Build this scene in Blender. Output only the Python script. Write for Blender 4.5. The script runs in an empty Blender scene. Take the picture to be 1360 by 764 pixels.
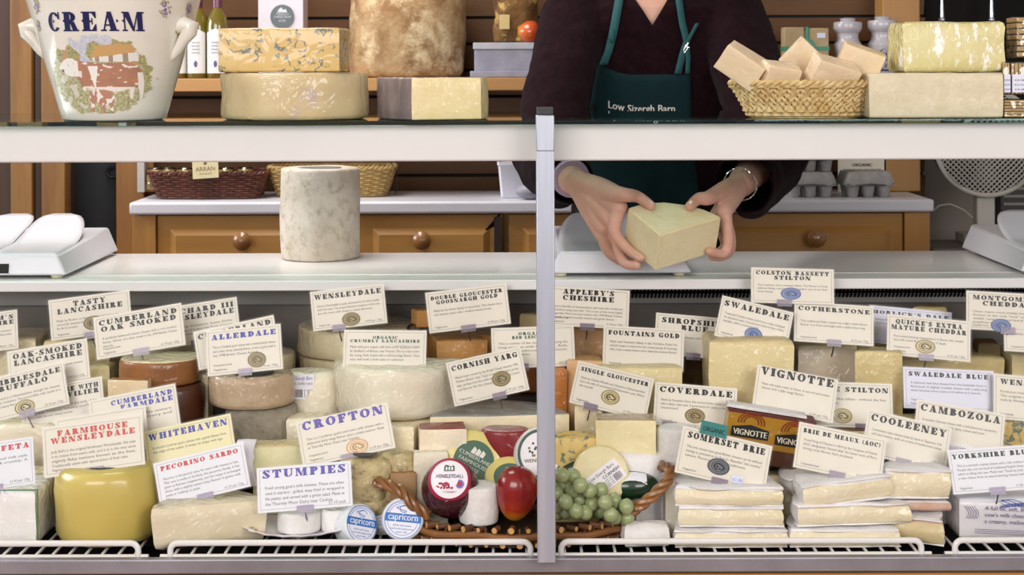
import bpy, bmesh, math, random
from mathutils import Vector, Matrix, noise
from mathutils.bvhtree import BVHTree
random.seed(7)
SC = bpy.context.scene
COL = SC.collection
PI = math.pi
F = 2000.0; CZ = 1.32; HY = 92.0; TH = 0.0037

def P(px, py, Y):
    """a photo pixel and a distance give a point in the room (metres; x right, y away, z up)"""
    u = px - (py - HY) * TH; v = py + (px - 680) * TH
    return Vector(((u - 680) / F * Y, Y, CZ - (v - HY) / F * Y))
def ray(px, py):
    return P(px, py, 1.0) - Vector((0, 0, CZ))
def hit(px, py, p0, n, off=0):
    d = ray(px, py); o = Vector((0, 0, CZ)); t = (p0 - o).dot(n) / d.dot(n)
    return o + d * t + n * off

# ---------------------------------------------------------------- materials
def lin(c):
    if isinstance(c, str):
        c = [int(c[i:i+2], 16) for i in (0, 2, 4)]
    return tuple(((x/255)/12.92 if x/255 <= .04045 else ((x/255+.055)/1.055)**2.4) for x in c) + (1,)
MC = {}
def mat(name, col, rough=.5, col2=None, scale=12, bump=0, bscale=60, coat=0, cbump=0, cscale=25, sss=0, metal=0,
        contrast=(.35, .65), stretch=(1, 1, 1), trans=0, ior=1.45, spec=.5, veins=None, vscale=30, vthr=.08, sheen=0, croma=.08, emit=0, col3=None, scale3=40, thr3=(.6,.7)):
    if name in MC: return MC[name]
    m = bpy.data.materials.new(name); m.use_nodes = True; MC[name] = m
    nt = m.node_tree; N = nt.nodes; L = nt.links
    b = N['Principled BSDF']
    b.inputs['Base Color'].default_value = lin(col); b.inputs['Roughness'].default_value = rough
    b.inputs['Metallic'].default_value = metal; b.inputs['Specular IOR Level'].default_value = spec
    b.inputs['Coat Weight'].default_value = coat; b.inputs['Coat Roughness'].default_value = croma
    b.inputs['Transmission Weight'].default_value = trans; b.inputs['IOR'].default_value = ior
    b.inputs['Sheen Weight'].default_value = sheen
    if sss:
        b.inputs['Subsurface Weight'].default_value = sss; b.inputs['Subsurface Radius'].default_value = (1, .82, .55)
        b.inputs['Subsurface Scale'].default_value = .006
    tc = N.new('ShaderNodeTexCoord'); mp = N.new('ShaderNodeMapping'); mp.inputs['Scale'].default_value = stretch
    L.new(tc.outputs['Object'], mp.inputs[0]); co = mp.outputs[0]
    cur = None
    def nz(s, det=6, rgh=.6):
        t = N.new('ShaderNodeTexNoise'); t.inputs['Scale'].default_value = s; t.inputs['Detail'].default_value = det
        t.inputs['Roughness'].default_value = rgh; L.new(co, t.inputs['Vector']); return t
    def ramp(fac, a, bb):
        r = N.new('ShaderNodeMapRange'); r.inputs[1].default_value = a; r.inputs[2].default_value = bb; L.new(fac, r.inputs[0]); return r.outputs[0]
    def mix(fac, a, c):
        x = N.new('ShaderNodeMix'); x.data_type = 'RGBA'; L.new(fac, x.inputs[0])
        if isinstance(a, tuple): x.inputs[6].default_value = a
        else: L.new(a, x.inputs[6])
        x.inputs[7].default_value = lin(c); return x.outputs[2]
    cur = lin(col)
    if col2: cur = mix(ramp(nz(scale).outputs[0], *contrast), cur, col2)
    if col3: cur = mix(ramp(nz(scale3, 8, .7).outputs[0], *thr3), cur, col3)
    if veins:
        a = nz(vscale, 3, .5); s1 = N.new('ShaderNodeMath'); s1.operation = 'SUBTRACT'; L.new(a.outputs[0], s1.inputs[0]); s1.inputs[1].default_value = .5
        ab = N.new('ShaderNodeMath'); ab.operation = 'ABSOLUTE'; L.new(s1.outputs[0], ab.inputs[0])
        r1 = ramp(ab.outputs[0], vthr, vthr*.3); r2 = ramp(nz(vscale*.7, 2).outputs[0], .5, .56)
        mm = N.new('ShaderNodeMath'); mm.operation = 'MULTIPLY'; L.new(r1, mm.inputs[0]); L.new(r2, mm.inputs[1]); cur = mix(mm.outputs[0], cur, veins)
    if not isinstance(cur, tuple): L.new(cur, b.inputs['Base Color'])
    if bump:
        bp = N.new('ShaderNodeBump'); bp.inputs['Strength'].default_value = bump; bp.inputs['Distance'].default_value = .004
        L.new(nz(bscale).outputs[0], bp.inputs['Height']); L.new(bp.outputs[0], b.inputs['Normal'])
    if cbump:
        bp = N.new('ShaderNodeBump'); bp.inputs['Strength'].default_value = cbump; bp.inputs['Distance'].default_value = .01
        t = nz(cscale, 2, .5); t.inputs['Distortion'].default_value = 1.5
        L.new(t.outputs[0], bp.inputs['Height']); L.new(bp.outputs[0], b.inputs['Coat Normal'])
    return m
def cheese(name, col, col2=None, wrap=.0, **k):
    def wm(c): r, g_, b = (int(c[i:i+2], 16) for i in (0, 2, 4)); return '%02x%02x%02x' % (min(255, r+2), g_, min(255, b+4)) if c else c
    col = wm(col) if col else col; col2 = wm(col2) if col2 else col2
    d = dict(rough=.5, col2=col2 or col, scale=16, bump=.25, bscale=90, sss=.15)
    if wrap: d.update(coat=min(1, wrap*1.8), cbump=1.6, cscale=30, croma=.1)
    d.update(k); return mat(name, col, **d)
def wood(name, a, b, axis='x', dark=None, rough=.5):
    if name in MC: return MC[name]
    st = {'x': (.12, 1, 1), 'z': (1, 1, .12), 'y': (1, .12, 1)}[axis]
    return mat(name, a, rough=rough, col2=b, scale=14, contrast=(.3, .7), stretch=st, bump=.15, bscale=60, col3=dark or b, scale3=5, thr3=(.66, .74), coat=.15, croma=.3)
def film(name='clear_film', gl=.12, rough=.08, tint='ffffff', bump=0):
    if name in MC: return MC[name]
    m = bpy.data.materials.new(name); m.use_nodes = True; MC[name] = m
    N = m.node_tree.nodes; L = m.node_tree.links; N.clear()
    o = N.new('ShaderNodeOutputMaterial'); t = N.new('ShaderNodeBsdfTransparent'); g = N.new('ShaderNodeBsdfGlossy'); x = N.new('ShaderNodeMixShader')
    t.inputs[0].default_value = lin(tint); g.inputs['Roughness'].default_value = rough
    f = N.new('ShaderNodeFresnel'); f.inputs[0].default_value = 1.45
    a = N.new('ShaderNodeMath'); a.operation = 'ADD'; a.use_clamp = True; L.new(f.outputs[0], a.inputs[0]); a.inputs[1].default_value = gl - .04
    L.new(a.outputs[0], x.inputs[0]); L.new(t.outputs[0], x.inputs[1]); L.new(g.outputs[0], x.inputs[2]); L.new(x.outputs[0], o.inputs[0])
    if bump:
        tc = N.new('ShaderNodeTexCoord'); n = N.new('ShaderNodeTexNoise'); n.inputs['Scale'].default_value = 30
        L.new(tc.outputs['Object'], n.inputs['Vector']); b = N.new('ShaderNodeBump'); b.inputs['Strength'].default_value = bump; b.inputs['Distance'].default_value = .01
        L.new(n.outputs[0], b.inputs['Height']); L.new(b.outputs[0], g.inputs['Normal'])
    return m
def paintmat(name='painted_glaze', coat=.5, rough=.4):
    if name in MC: return MC[name]
    m = bpy.data.materials.new(name); m.use_nodes = True; MC[name] = m
    b = m.node_tree.nodes['Principled BSDF']; v = m.node_tree.nodes.new('ShaderNodeVertexColor'); v.layer_name = 'Col'
    m.node_tree.links.new(v.outputs[0], b.inputs['Base Color']); b.inputs['Roughness'].default_value = rough; b.inputs['Coat Weight'].default_value = coat
    return m

# ---------------------------------------------------------------- mesh collecting
class G:
    def __init__(s): s.v = []; s.f = []; s.m = []
    def add(s, vs, fs, mi=0, T=None):
        o = len(s.v); s.v += [tuple(T @ Vector(v)) if T else tuple(v) for v in vs]
        s.f += [[i + o for i in f] for f in fs]; s.m += [mi] * len(fs) if isinstance(mi, int) else mi
        return s
    def box(s, x0, x1, y0, y1, z0, z1, mi=0, T=None):
        vs = [(x, y, z) for z in (z0, z1) for y in (y0, y1) for x in (x0, x1)]
        return s.add(vs, [(0, 2, 3, 1), (4, 5, 7, 6), (0, 1, 5, 4), (2, 6, 7, 3), (0, 4, 6, 2), (1, 3, 7, 5)], mi, T)
    def rings(s, R, mi=0, cap=True, T=None, closed=False):
        n = len(R[0]); vs = [p for r in R for p in r]; fs = []
        for i in range(len(R) - (0 if closed else 1)):
            a = i * n; b = ((i + 1) % len(R)) * n
            for j in range(n): fs.append((a + j, a + (j+1) % n, b + (j+1) % n, b + j))
        if cap and not closed: fs.append(tuple(range(n))[::-1]); fs.append(tuple(range((len(R)-1)*n, len(R)*n)))
        return s.add(vs, fs, mi, T)
    def lathe(s, prof, n=32, c=(0, 0, 0), mi=0, T=None, cap=True):
        return s.rings([[(c[0]+r*math.cos(2*PI*j/n), c[1]+r*math.sin(2*PI*j/n), c[2]+z) for j in range(n)] for r, z in prof], mi, cap, T)
    def tube(s, pts, rad, n=8, mi=0, closed=False, T=None, caps=True):
        pts = [Vector(p) for p in pts]
        if not hasattr(rad, '__len__'): rad = [rad] * len(pts)
        R = []; up = None; m = len(pts)
        for i, p in enumerate(pts):
            a = pts[(i-1) % m] if closed or i > 0 else p; b = pts[(i+1) % m] if closed or i < m-1 else p
            t = (b - a).normalized()
            if up is None:
                up = Vector((0, 0, 1)) if abs(t.z) < .9 else Vector((1, 0, 0))
            up = (up - t * up.dot(t)); up = up.normalized() if up.length > 1e-6 else t.orthogonal().normalized(); w = t.cross(up)
            R.append([p + (up * math.cos(2*PI*j/n) + w * math.sin(2*PI*j/n)) * rad[i] for j in range(n)])
        return s.rings(R, mi, caps, T, closed)
    def ball(s, c, r, n=12, mi=0, T=None, sc=(1, 1, 1)):
        pr = [(max(1e-4, r*math.sin(PI*i/n)), -r*math.cos(PI*i/n)) for i in range(n+1)]
        c = Vector(c); TT = (T or Matrix()) @ Matrix.Translation(c) @ Matrix.Diagonal((*sc, 1))
        return s.lathe(pr, n*2, mi=mi, T=TT)
    def build(s, name, mats, parent=None, smooth=True, ang=35, loc=None, mx=None, bevel=0, bseg=2):
        me = bpy.data.meshes.new(name); me.from_pydata(s.v, [], s.f)
        if not isinstance(mats, (list, tuple)): mats = [mats]
        for m in mats: me.materials.append(m)
        me.polygons.foreach_set('material_index', s.m)
        bm = bmesh.new(); bm.from_mesh(me); bmesh.ops.recalc_face_normals(bm, faces=bm.faces); bm.to_mesh(me); bm.free()
        if smooth:
            me.polygons.foreach_set('use_smooth', [True]*len(me.polygons)); me.set_sharp_from_angle(angle=math.radians(ang))
        o = bpy.data.objects.new(name, me); COL.objects.link(o)
        if loc is not None: o.location = loc
        if mx is not None: o.matrix_world = mx
        if parent is not None: o.parent = parent
        if bevel:
            b = o.modifiers.new('bevel', 'BEVEL'); b.width = bevel; b.segments = bseg; b.limit_method = 'ANGLE'; b.angle_limit = math.radians(40)
        return o
def tag(o, label, cat, group=None):
    o['label'] = label; o['category'] = cat
    if group: o['group'] = group
    return o
def plab(o, label): o['label'] = label; return o
def thing(name, label, cat, loc=(0, 0, 0), mx=None, group=None):
    o = bpy.data.objects.new(name, None); COL.objects.link(o); o.empty_display_size = .02
    o.location = loc
    if mx is not None: o.matrix_world = mx
    return tag(o, label, cat, group)
def struct(o): o['kind'] = 'structure'; return o
def frame(c, xa, za):
    """matrix with local x along xa, local z along za"""
    x = Vector(xa).normalized(); z = Vector(za); z = (z - x*z.dot(x)).normalized(); y = z.cross(x)
    M = Matrix((x, y, z)).transposed().to_4x4(); M.translation = Vector(c); return M
def rz(a): return Matrix.Rotation(a, 4, 'Z')

def remesh(g, voxel, it=4, fac=.5):
    me = bpy.data.meshes.new('t'); me.from_pydata(g.v, [], g.f)
    bm = bmesh.new(); bm.from_mesh(me); bmesh.ops.recalc_face_normals(bm, faces=bm.faces); bm.to_mesh(me); bm.free()
    o = bpy.data.objects.new('t', me); COL.objects.link(o)
    r = o.modifiers.new('r', 'REMESH'); r.mode = 'VOXEL'; r.voxel_size = voxel
    s = o.modifiers.new('s', 'SMOOTH'); s.iterations = it; s.factor = fac
    dg = bpy.context.evaluated_depsgraph_get(); out = bpy.data.meshes.new_from_object(o.evaluated_get(dg))
    bpy.data.objects.remove(o); return out
def meshobj(name, me, m, parent=None):
    me.materials.clear(); me.materials.append(m); me.polygons.foreach_set('use_smooth', [True]*len(me.polygons))
    o = bpy.data.objects.new(name, me); COL.objects.link(o); o.parent = parent; return o

# ---------------------------------------------------------------- small print (built-in font, one mesh per character, typeset here)
GC = {}; BAR0 = []
def glyph(ch):
    if ch in GC: return GC[ch]
    if not BAR0:
        BAR0.append(0.0); v0 = None
        cu = bpy.data.curves.new('g', 'FONT'); cu.body = '|'; cu.resolution_u = 1; o = bpy.data.objects.new('g', cu); COL.objects.link(o)
        dg = bpy.context.evaluated_depsgraph_get(); dg.update(); me = bpy.data.meshes.new_from_object(o.evaluated_get(dg)); BAR0[0] = max(v.co.x for v in me.vertices); bpy.data.objects.remove(o)
    cu = bpy.data.curves.new('g', 'FONT'); cu.body = ch + '|'; cu.resolution_u = 2; cu.size = 1
    o = bpy.data.objects.new('g', cu); COL.objects.link(o)
    dg = bpy.context.evaluated_depsgraph_get(); dg.update(); me = bpy.data.meshes.new_from_object(o.evaluated_get(dg))
    vs = [v.co.copy() for v in me.vertices]; fs = [tuple(p.vertices) for p in me.polygons]
    # the bar gives the advance
    cu.body = ch; dg = bpy.context.evaluated_depsgraph_get(); dg.update(); me2 = bpy.data.meshes.new_from_object(o.evaluated_get(dg))
    adv = max(.1, max(v.co.x for v in me.vertices) - BAR0[0])
    vs = [v.co.copy() for v in me2.vertices]; fs = [tuple(p.vertices) for p in me2.polygons]
    bpy.data.objects.remove(o); bpy.data.curves.remove(cu); bpy.data.meshes.remove(me); bpy.data.meshes.remove(me2)
    GC[ch] = (vs, fs, adv); return GC[ch]
def textw(t, size): return sum(glyph(c)[2] if c != ' ' else .3 for c in t) * size
def put_text(g, t, x, y, size, mi=0, fit=None, T=None, align='l', z=0, bold=0):
    w = textw(t, size); sx = 1
    if fit: sx = fit / w; w = fit
    if align == 'c': x -= w/2
    if align == 'r': x -= w
    for c in t:
        if c == ' ': x += .3*size*sx; continue
        vs, fs, adv = glyph(c)
        for k in range(2 if bold else 1):
            g.add([(x + v.x*size*sx + k*bold*size, y + v.y*size, z) for v in vs], fs, mi, T)
        x += adv*size*sx
    return g
# ---------------------------------------------------------------- wide fat-faced capitals for the headings
def _R(a, b, c, d): return ('q', [(a, b), (c, b), (c, d), (a, d)])
def _Q(*p): return ('q', list(p))
def _O(cx, cy, rx, ry, ix, iy, a0=0, a1=360): return ('o', (cx, cy, rx, ry, ix, iy, a0, a1))
def _st(x=.1, w=.38, sl=.1, sr=.1): return [_R(x, 0, x+w, 1), _R(x-sl, 0, x+w+sr, .08), _R(x-sl, .92, x+w+sr, 1)]
FAT = {
 'A': (1.05, [_Q((.12, 0), (.21, 0), (.52, 1), (.42, 1)), _Q((.58, 0), (.94, 0), (.64, 1), (.38, 1)), _R(.25, .27, .65, .35), _R(0, 0, .34, .08), _R(.48, 0, 1.05, .08)]),
 'B': (.95, _st() + [_O(.42, .745, .42, .255, .12, .18, -90, 90), _O(.42, .27, .5, .27, .16, .19, -90, 90)]),
 'C': (.98, [_O(.5, .5, .5, .5, .19, .42, 40, 320), _R(.84, .62, .93, 1), _Q((.66, .92), (.88, .8), (.88, .62), (.80, .66))]),
 'D': (1.0, _st() + [_O(.42, .5, .56, .5, .22, .42, -90, 90)]),
 'E': (.92, _st() + [_R(.4, .92, .88, 1), _R(.4, 0, .88, .08), _R(.4, .46, .66, .54), _R(.6, .34, .67, .66), _Q((.88, 1), (.88, .66), (.82, .66), (.62, .93)), _Q((.88, 0), (.88, .36), (.82, .36), (.62, .07))]),
 'F': (.88, _st() + [_R(.4, .92, .84, 1), _R(.4, .46, .66, .54), _R(.6, .34, .67, .66), _Q((.84, 1), (.84, .64), (.78, .64), (.58, .93))]),
 'G': (1.05, [_O(.5, .5, .5, .5, .19, .42, 40, 300), _R(.84, .64, .93, 1), _R(.62, 0, .93, .45), _R(.52, .38, 1.04, .46)]),
 'H': (1.2, _st() + _st(.72) + [_R(.4, .46, .76, .54)]),
 'I': (.54, _st()),
 'J': (.75, [_R(.3, .2, .62, 1), _R(.2, .92, .72, 1), _O(.32, .24, .3, .26, .1, .17, 180, 360)]),
 'K': (1.1, _st() + [_Q((.4, .4), (.48, .38), (.92, .96), (.8, .96)), _Q((.46, .54), (.66, .7), (1.04, 0), (.66, 0)), _R(.66, .92, 1.05, 1), _R(.58, 0, 1.1, .08)]),
 'L': (.9, _st() + [_R(.4, 0, .86, .08), _Q((.86, 0), (.86, .42), (.8, .42), (.6, .07))]),
 'M': (1.35, [_R(.1, 0, .19, 1), _Q((.05, 1), (.42, 1), (.74, 0), (.6, 0)), _Q((.6, 0), (.68, 0), (.98, 1), (.9, 1)), _R(.9, 0, 1.22, 1), _R(0, 0, .3, .08), _R(.8, 0, 1.33, .08), _R(.98, .92, 1.33, 1), _R(0, .92, .3, 1)]),
 'N': (1.15, [_R(.1, 0, .19, 1), _Q((.04, 1), (.44, 1), (1.0, 0), (.66, 0)), _R(.92, 0, 1.01, 1), _R(0, 0, .3, .08), _R(.8, .92, 1.13, 1)]),
 'O': (1.05, [_O(.52, .5, .52, .5, .2, .42)]),
 'P': (.93, _st() + [_O(.42, .71, .48, .29, .16, .21, -90, 90)]),
 'Q': (1.05, [_O(.52, .5, .52, .5, .2, .42), _Q((.5, .2), (.66, .24), (1.02, -.16), (.72, -.16))]),
 'R': (1.05, _st() + [_O(.42, .73, .44, .27, .14, .19, -90, 90), _Q((.46, .48), (.76, .5), (1.0, 0), (.68, 0)), _R(.62, 0, 1.05, .08)]),
 'S': (.85, [_O(.42, .73, .38, .27, .18, .19, 20, 200), _O(.42, .27, .4, .27, .2, .19, 200, 380), _Q((.04, .74), (.26, .9), (.82, .28), (.58, .08)), _R(.7, .66, .78, 1), _R(.02, 0, .1, .36)]),
 'T': (1.0, [_R(.34, 0, .66, 1), _R(.22, 0, .78, .08), _R(.02, .92, .98, 1), _Q((.02, 1), (.02, .62), (.08, .62), (.3, .93)), _Q((.98, 1), (.98, .62), (.92, .62), (.7, .93))]),
 'U': (1.08, [_R(.1, .3, .42, 1), _R(.86, .3, .95, 1), _O(.525, .32, .425, .32, .25-.0, .24, 180, 360), _Q((.1,.32),(.42,.32),(.46,.1),(.25,.05)), _R(0, .92, .52, 1), _R(.76, .92, 1.05, 1)]),
 'V': (1.05, [_Q((.1, 1), (.46, 1), (.62, 0), (.48, 0)), _Q((.5, 0), (.6, 0), (.94, 1), (.84, 1)), _R(0, .92, .56, 1), _R(.72, .92, 1.05, 1)]),
 'W': (1.5, [_Q((.08, 1), (.42, 1), (.56, 0), (.42, 0)), _Q((.44, 0), (.54, 0), (.76, 1), (.68, 1)), _Q((.62, 1), (.92, 1), (1.08, 0), (.94, 0)), _Q((.98, 0), (1.08, 0), (1.4, 1), (1.3, 1)), _R(0, .92, .5, 1), _R(1.18, .92, 1.5, 1)]),
 'X': (1.08, [_Q((.08, 1), (.44, 1), (1.0, 0), (.64, 0)), _Q((.1, 0), (.2, 0), (.92, 1), (.82, 1)), _R(0, .92, .5, 1), _R(.7, .92, 1.02, 1), _R(.54, 0, 1.08, .08), _R(0, 0, .32, .08)]),
 'Y': (1.08, [_Q((.08, 1), (.44, 1), (.68, .45), (.4, .45)), _Q((.56, .45), (.64, .45), (.94, 1), (.85, 1)), _R(.38, 0, .7, .48), _R(.28, 0, .8, .08), _R(0, .92, .52, 1), _R(.74, .92, 1.06, 1)]),
 'Z': (.95, [_Q((.5, .95), (.9, .95), (.42, .05), (.02, .05)), _R(.05, .92, .9, 1), _R(.02, 0, .9, .08), _Q((.05, 1), (.05, .64), (.11, .64), (.3, .93)), _Q((.9, 0), (.9, .38), (.84, .38), (.64, .07))]),
 "'": (.3, [_Q((.06, 1), (.24, 1), (.14, .64), (.08, .64))]), '-': (.4, [_R(.04, .4, .36, .54)]),
 '(': (.4, [_O(.5, .5, .44, .6, .28, .56, 115, 245)]), ')': (.4, [_O(-.1, .5, .44, .6, .28, .56, -65, 65)]), ' ': (.5, []),
}
def fatw(t): return sum(FAT[c][0] + .26 for c in t) - .26
def put_fat(g, t, x, y, h, width, mi=0, T=None, z=0, fn=None, spur=0):
    sx = width / fatw(t)
    cx = x
    for c in t:
        w, prims = FAT[c]
        if spur and c != ' ': prims = prims + [_Q((.02, .5), (.12, .58), (.2, .5), (.12, .42))] if c in 'REM' else prims + [_Q((.0, .5), (.08, .6), (.16, .5), (.08, .4))]
        for k, d in prims:
            if k == 'q': vs = d; fs = [tuple(range(len(d)))]
            else:
                a, b, rx, ry, ix, iy, a0, a1 = d; n = 14; vs = []; fs = []
                for i in range(n+1):
                    q = math.radians(a0 + (a1-a0)*i/n); cq, sq = math.cos(q), math.sin(q)
                    vs += [(a+rx*cq, b+ry*sq), (a+ix*cq, b+iy*sq)]
                fs = [(2*i, 2*i+1, 2*i+3, 2*i+2) for i in range(n)]
            for e in ((-.022, .022) if not fn else (0,)):
                pts = [(cx + v[0]*sx + e*h, y + v[1]*h + e*h, z + e*.001) for v in vs]
                if fn: pts = [fn(*p) for p in pts]
                g.add(pts, fs, mi, T)
        cx += (w + .26) * sx
    return g

# ---------------------------------------------------------------- cheese shapes
def outline(kind, w, d, n=48, arc=.5):
    """list of (x, y, tag); front of the piece towards -y.  tag r = rind side, c = cut side"""
    o = []
    if kind == 'wheel':
        for i in range(n): a = 2*PI*i/n; o.append((w/2*math.cos(a), d/2*math.sin(a), 'r'))
    elif kind == 'half':          # cut face to the front, rind curving behind
        for i in range(8): o.append((-w/2 + w*i/8, -d/2, 'c'))
        m = n//2
        for i in range(m): a = PI*i/m; o.append((w/2*math.cos(a), -d/2 + d*math.sin(a), 'r'))
    elif kind == 'halfback':      # rind to the front
        m = n//2
        for i in range(m): a = PI + PI*i/m; o.append((w/2*math.cos(a), d/2 + d*math.sin(a), 'r'))
        for i in range(8): o.append((w/2 - w*i/8, d/2, 'c'))
    elif kind == 'block':
        k = 6
        for i in range(k): o.append((-w/2+w*i/k, -d/2, 'c'))
        for i in range(k): o.append((w/2, -d/2+d*i/k, 'c'))
        for i in range(k): o.append((w/2-w*i/k, d/2, 'c'))
        for i in range(k): o.append((-w/2, d/2-d*i/k, 'c'))
    elif kind == 'wedge':         # point at the left, rind at the right
        a = (-w/2, -d/2*arc); k = 8
        A = (-w/2, -d*.1); B = (w*.38, -d/2); Cc = (w*.38, d/2)
        for i in range(k): t = i/k; o.append((A[0]+(B[0]-A[0])*t, A[1]+(B[1]-A[1])*t, 'c'))
        for i in range(k): t = i/k; o.append((w*.38 + w*.12*math.sin(PI*t), B[1]+(Cc[1]-B[1])*t, 'r'))
        for i in range(k): t = i/k; o.append((Cc[0]+(A[0]-Cc[0])*t, Cc[1]+(A[1]-Cc[1])*t, 'c'))
    elif kind == 'point':         # point towards the viewer
        k = 8
        for i in range(k): t = i/k; o.append((0+w/2*t, -d/2+d*.8*t, 'c'))
        for i in range(k): t = i/k; o.append((w/2-w*t, d*.3+d*.2*math.sin(PI*t), 'r'))
        for i in range(k): t = i/k; o.append((-w/2+w/2*t, d*.3-d*.8*t, 'c'))
    return o
def slab(g, out, h, r=.006, wob=.0015, z0=0, mis=(0, 1, 1), T=None, taper=1.0, sag=0, seed=0, bulge=0, nh=4):
    """extrude an outline with rounded rims; material slots: cut side, rind side, top"""
    n = len(out); pts = [Vector((x, y)) for x, y, _ in out]; tg = [t for *_, t in out]
    nor = []
    for i in range(n):
        e = pts[(i+1) % n] - pts[i-1]; nor.append(Vector((e.y, -e.x)).normalized())
    lev = [(-r, 0, 'b'), (-r*.3, r*.3, 'b'), (0, r, 's')]
    for k in range(1, nh): t = k/nh; lev.append((bulge*math.sin(PI*t), r + (h-2*r)*t, 's'))
    lev += [(0, h-r, 's'), (-r*.3, h-r*.3, 's'), (-r, h, 's')]
    R = []; rg = []
    for off, z, k in lev:
        row = []
        tt = 1 + (taper-1)*z/h
        for i in range(n):
            p = (pts[i] + nor[i]*off)*tt
            q = Vector((p.x, p.y, z)); ns = noise.noise(q*22 + Vector((seed*3.1, seed, 0)))*wob*2 + noise.noise(q*70 + Vector((seed, 0, 0)))*wob*.6
            row.append((p.x + nor[i].x*ns, p.y + nor[i].y*ns, z0 + z + (noise.noise(q*15+Vector((0, seed, 5)))*wob if k == 's' and z > h*.6 else 0)))
        R.append(row)
    for f in (.72, .45, .2):
        row = []
        for x, y, z in R[len(lev)-1]:
            q = Vector((x*f, y*f, 0)); row.append((x*f, y*f, z0 + h + noise.noise(q*25+Vector((seed, 2, 0)))*wob - sag*(1-f)))
        R.append(row)
    vs = [p for r_ in R for p in r_]; fs = []; ms = []
    for i in range(len(R)-1):
        for j in range(n):
            fs.append((i*n+j, i*n+(j+1) % n, (i+1)*n+(j+1) % n, (i+1)*n+j))
            ms.append(mis[2] if i >= len(lev)-2 else (mis[1] if tg[j] == 'r' else mis[0]))
    fs.append(tuple(range(n))[::-1]); ms.append(mis[2]); fs.append(tuple(range((len(R)-1)*n, len(R)*n))); ms.append(mis[2])
    return g.add(vs, fs, ms, T)
SEED = [0]
def piece(name, label, kind, x0, x1, ytop, Yf, zb, mats, depth=None, rot=0, r=.006, wob=.0015, zt=None, cat='cheese', tilt=0, taper=1., sag=0, bulge=0, group=None, arc=.5, n=48):
    """a cheese standing on height zb whose front upper rim shows at pixel row ytop; x0..x1 is its width in the photograph"""
    SEED[0] += 1
    a = P(x0, ytop, Yf); b = P(x1, ytop, Yf); w = b.x - a.x
    if depth is None: depth = w if kind == 'wheel' else w*.5
    top = P((x0+x1)/2, ytop, Yf).z if zt is None else zt
    g = G(); slab(g, outline(kind, w, depth, n), top - zb, r, wob, seed=SEED[0], taper=taper, sag=sag, bulge=bulge, mis=(0, 1, 2) if isinstance(mats, list) and len(mats) == 3 else (0, 1, 1))
    if not isinstance(mats, (list, tuple)): mats = [mats, mats]
    ra = abs(math.radians(rot)) if kind in ('block', 'half') else 0; back = Yf + depth/2 + (depth*math.cos(ra) + w*math.sin(ra))/2 + wob*2 + .001
    lim = 2.547 if zb < .639 else (2.707 if zb < .7299 else 2.927)
    if ytop > 380 and back > lim: Yf -= min(back-lim, .05)
    T = Matrix.Translation(((a.x+b.x)/2, Yf + depth/2, zb)) @ rz(math.radians(rot)) @ Matrix.Rotation(math.radians(tilt), 4, 'Y')
    o = g.build(name, mats, mx=T, ang=50); tag(o, label, cat, group); return o
# ================================================================ the room behind the counter
pine = wood('pine_golden', 'bd8a44', 'a37232', 'x', '6a4420'); pinez = wood('pine_upright', 'c08c4a', '9c6a34', 'z', '80512a')
shiplap = wood('shiplap_brown', '6a4a2e', '563a24', 'x', '342014'); panelz = wood('panel_boards', '9c7238', '6e4822', 'z', '4e3018')
darkwood = wood('dark_stained_wood', '4a3020', '38231a', 'z', '2a1a10'); orangepine = wood('orange_pine', 'b88a54', 'a87840', 'x', '8a5a2a')
white_lam = mat('white_laminate', 'e6e2e0', .3, 'dedad8', 3, coat=.3)
counterw = mat('white_worktop', 'dcdae2', .35, 'd2d0d8', 3)
dark = mat('near_black', '12100f', .7); taupe = mat('taupe_plaster', '8e8378', .8, '857a70', 6, bump=.1)
alu = mat('brushed_aluminium', 'c9cdd8', .38, 'b4b8c6', 30, stretch=(1, 1, .05), metal=.55, bump=.05)
steel = mat('dull_steel_rail', 'a9a7ae', .4, '96949a', 8, metal=.6)

g = G().box(-3.2, 3.2, -2.2, 4.4, -.05, 0); struct(g.build('floor', mat('quarry_tile_floor', '8a5a44', .6, '7a4c38', 8)))
g = G().box(-3.2, 3.2, -2.2, 4.4, 2.6, 2.65); struct(g.build('ceiling', mat('ceiling_paint', 'e8e4dc', .9)))
# back wall: horizontal overlapping boards, each with its own chamfer
g = G(); z = .2
g.box(-.955, 1.035, 3.80, 3.86, 0, 2.6, 1)
while z < 2.4:
    g.add([(-.955, 3.785, z), (1.035, 3.785, z), (1.035, 3.772, z+.058), (-.955, 3.772, z+.058), (-.955, 3.80, z), (1.035, 3.80, z), (1.035, 3.80, z+.058), (-.955, 3.80, z+.058)],
          [(0, 1, 2, 3), (4, 5, 6, 7), (0, 1, 5, 4), (3, 2, 6, 7)], 0); z += .066
struct(g.build('wall_back', [shiplap, dark], smooth=False))
g = G().box(1.035, 3.2, 3.95, 4.0, 0, 2.6); struct(g.build('wall_right', taupe))
g = G().box(-3.2, -.955, 4.05, 4.1, 0, 2.6); struct(g.build('wall_left', mat('dark_recess', '1a1614', .8)))
# upright panelling at the far left, irregular boards
g = G(); x = -1.9; k = 0; ws = [.055, .02, .06, .03, .05, .045, .022, .058]
while x < P(84, 200, 3.7).x - .02:
    w = ws[k % 8]; d = (0, .016, .004, .02, .0, .014)[k % 6]; g.box(x, x+w-.003, 3.66+d, 3.72, 0, 2.6, 0 if d < .01 else 1); x += w; k += 1
g.box(-1.9, x, 3.70, 3.74, 0, 2.6, 1)
struct(g.build('wall_panelling', [panelz, darkwood], smooth=False, bevel=.002))

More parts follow.
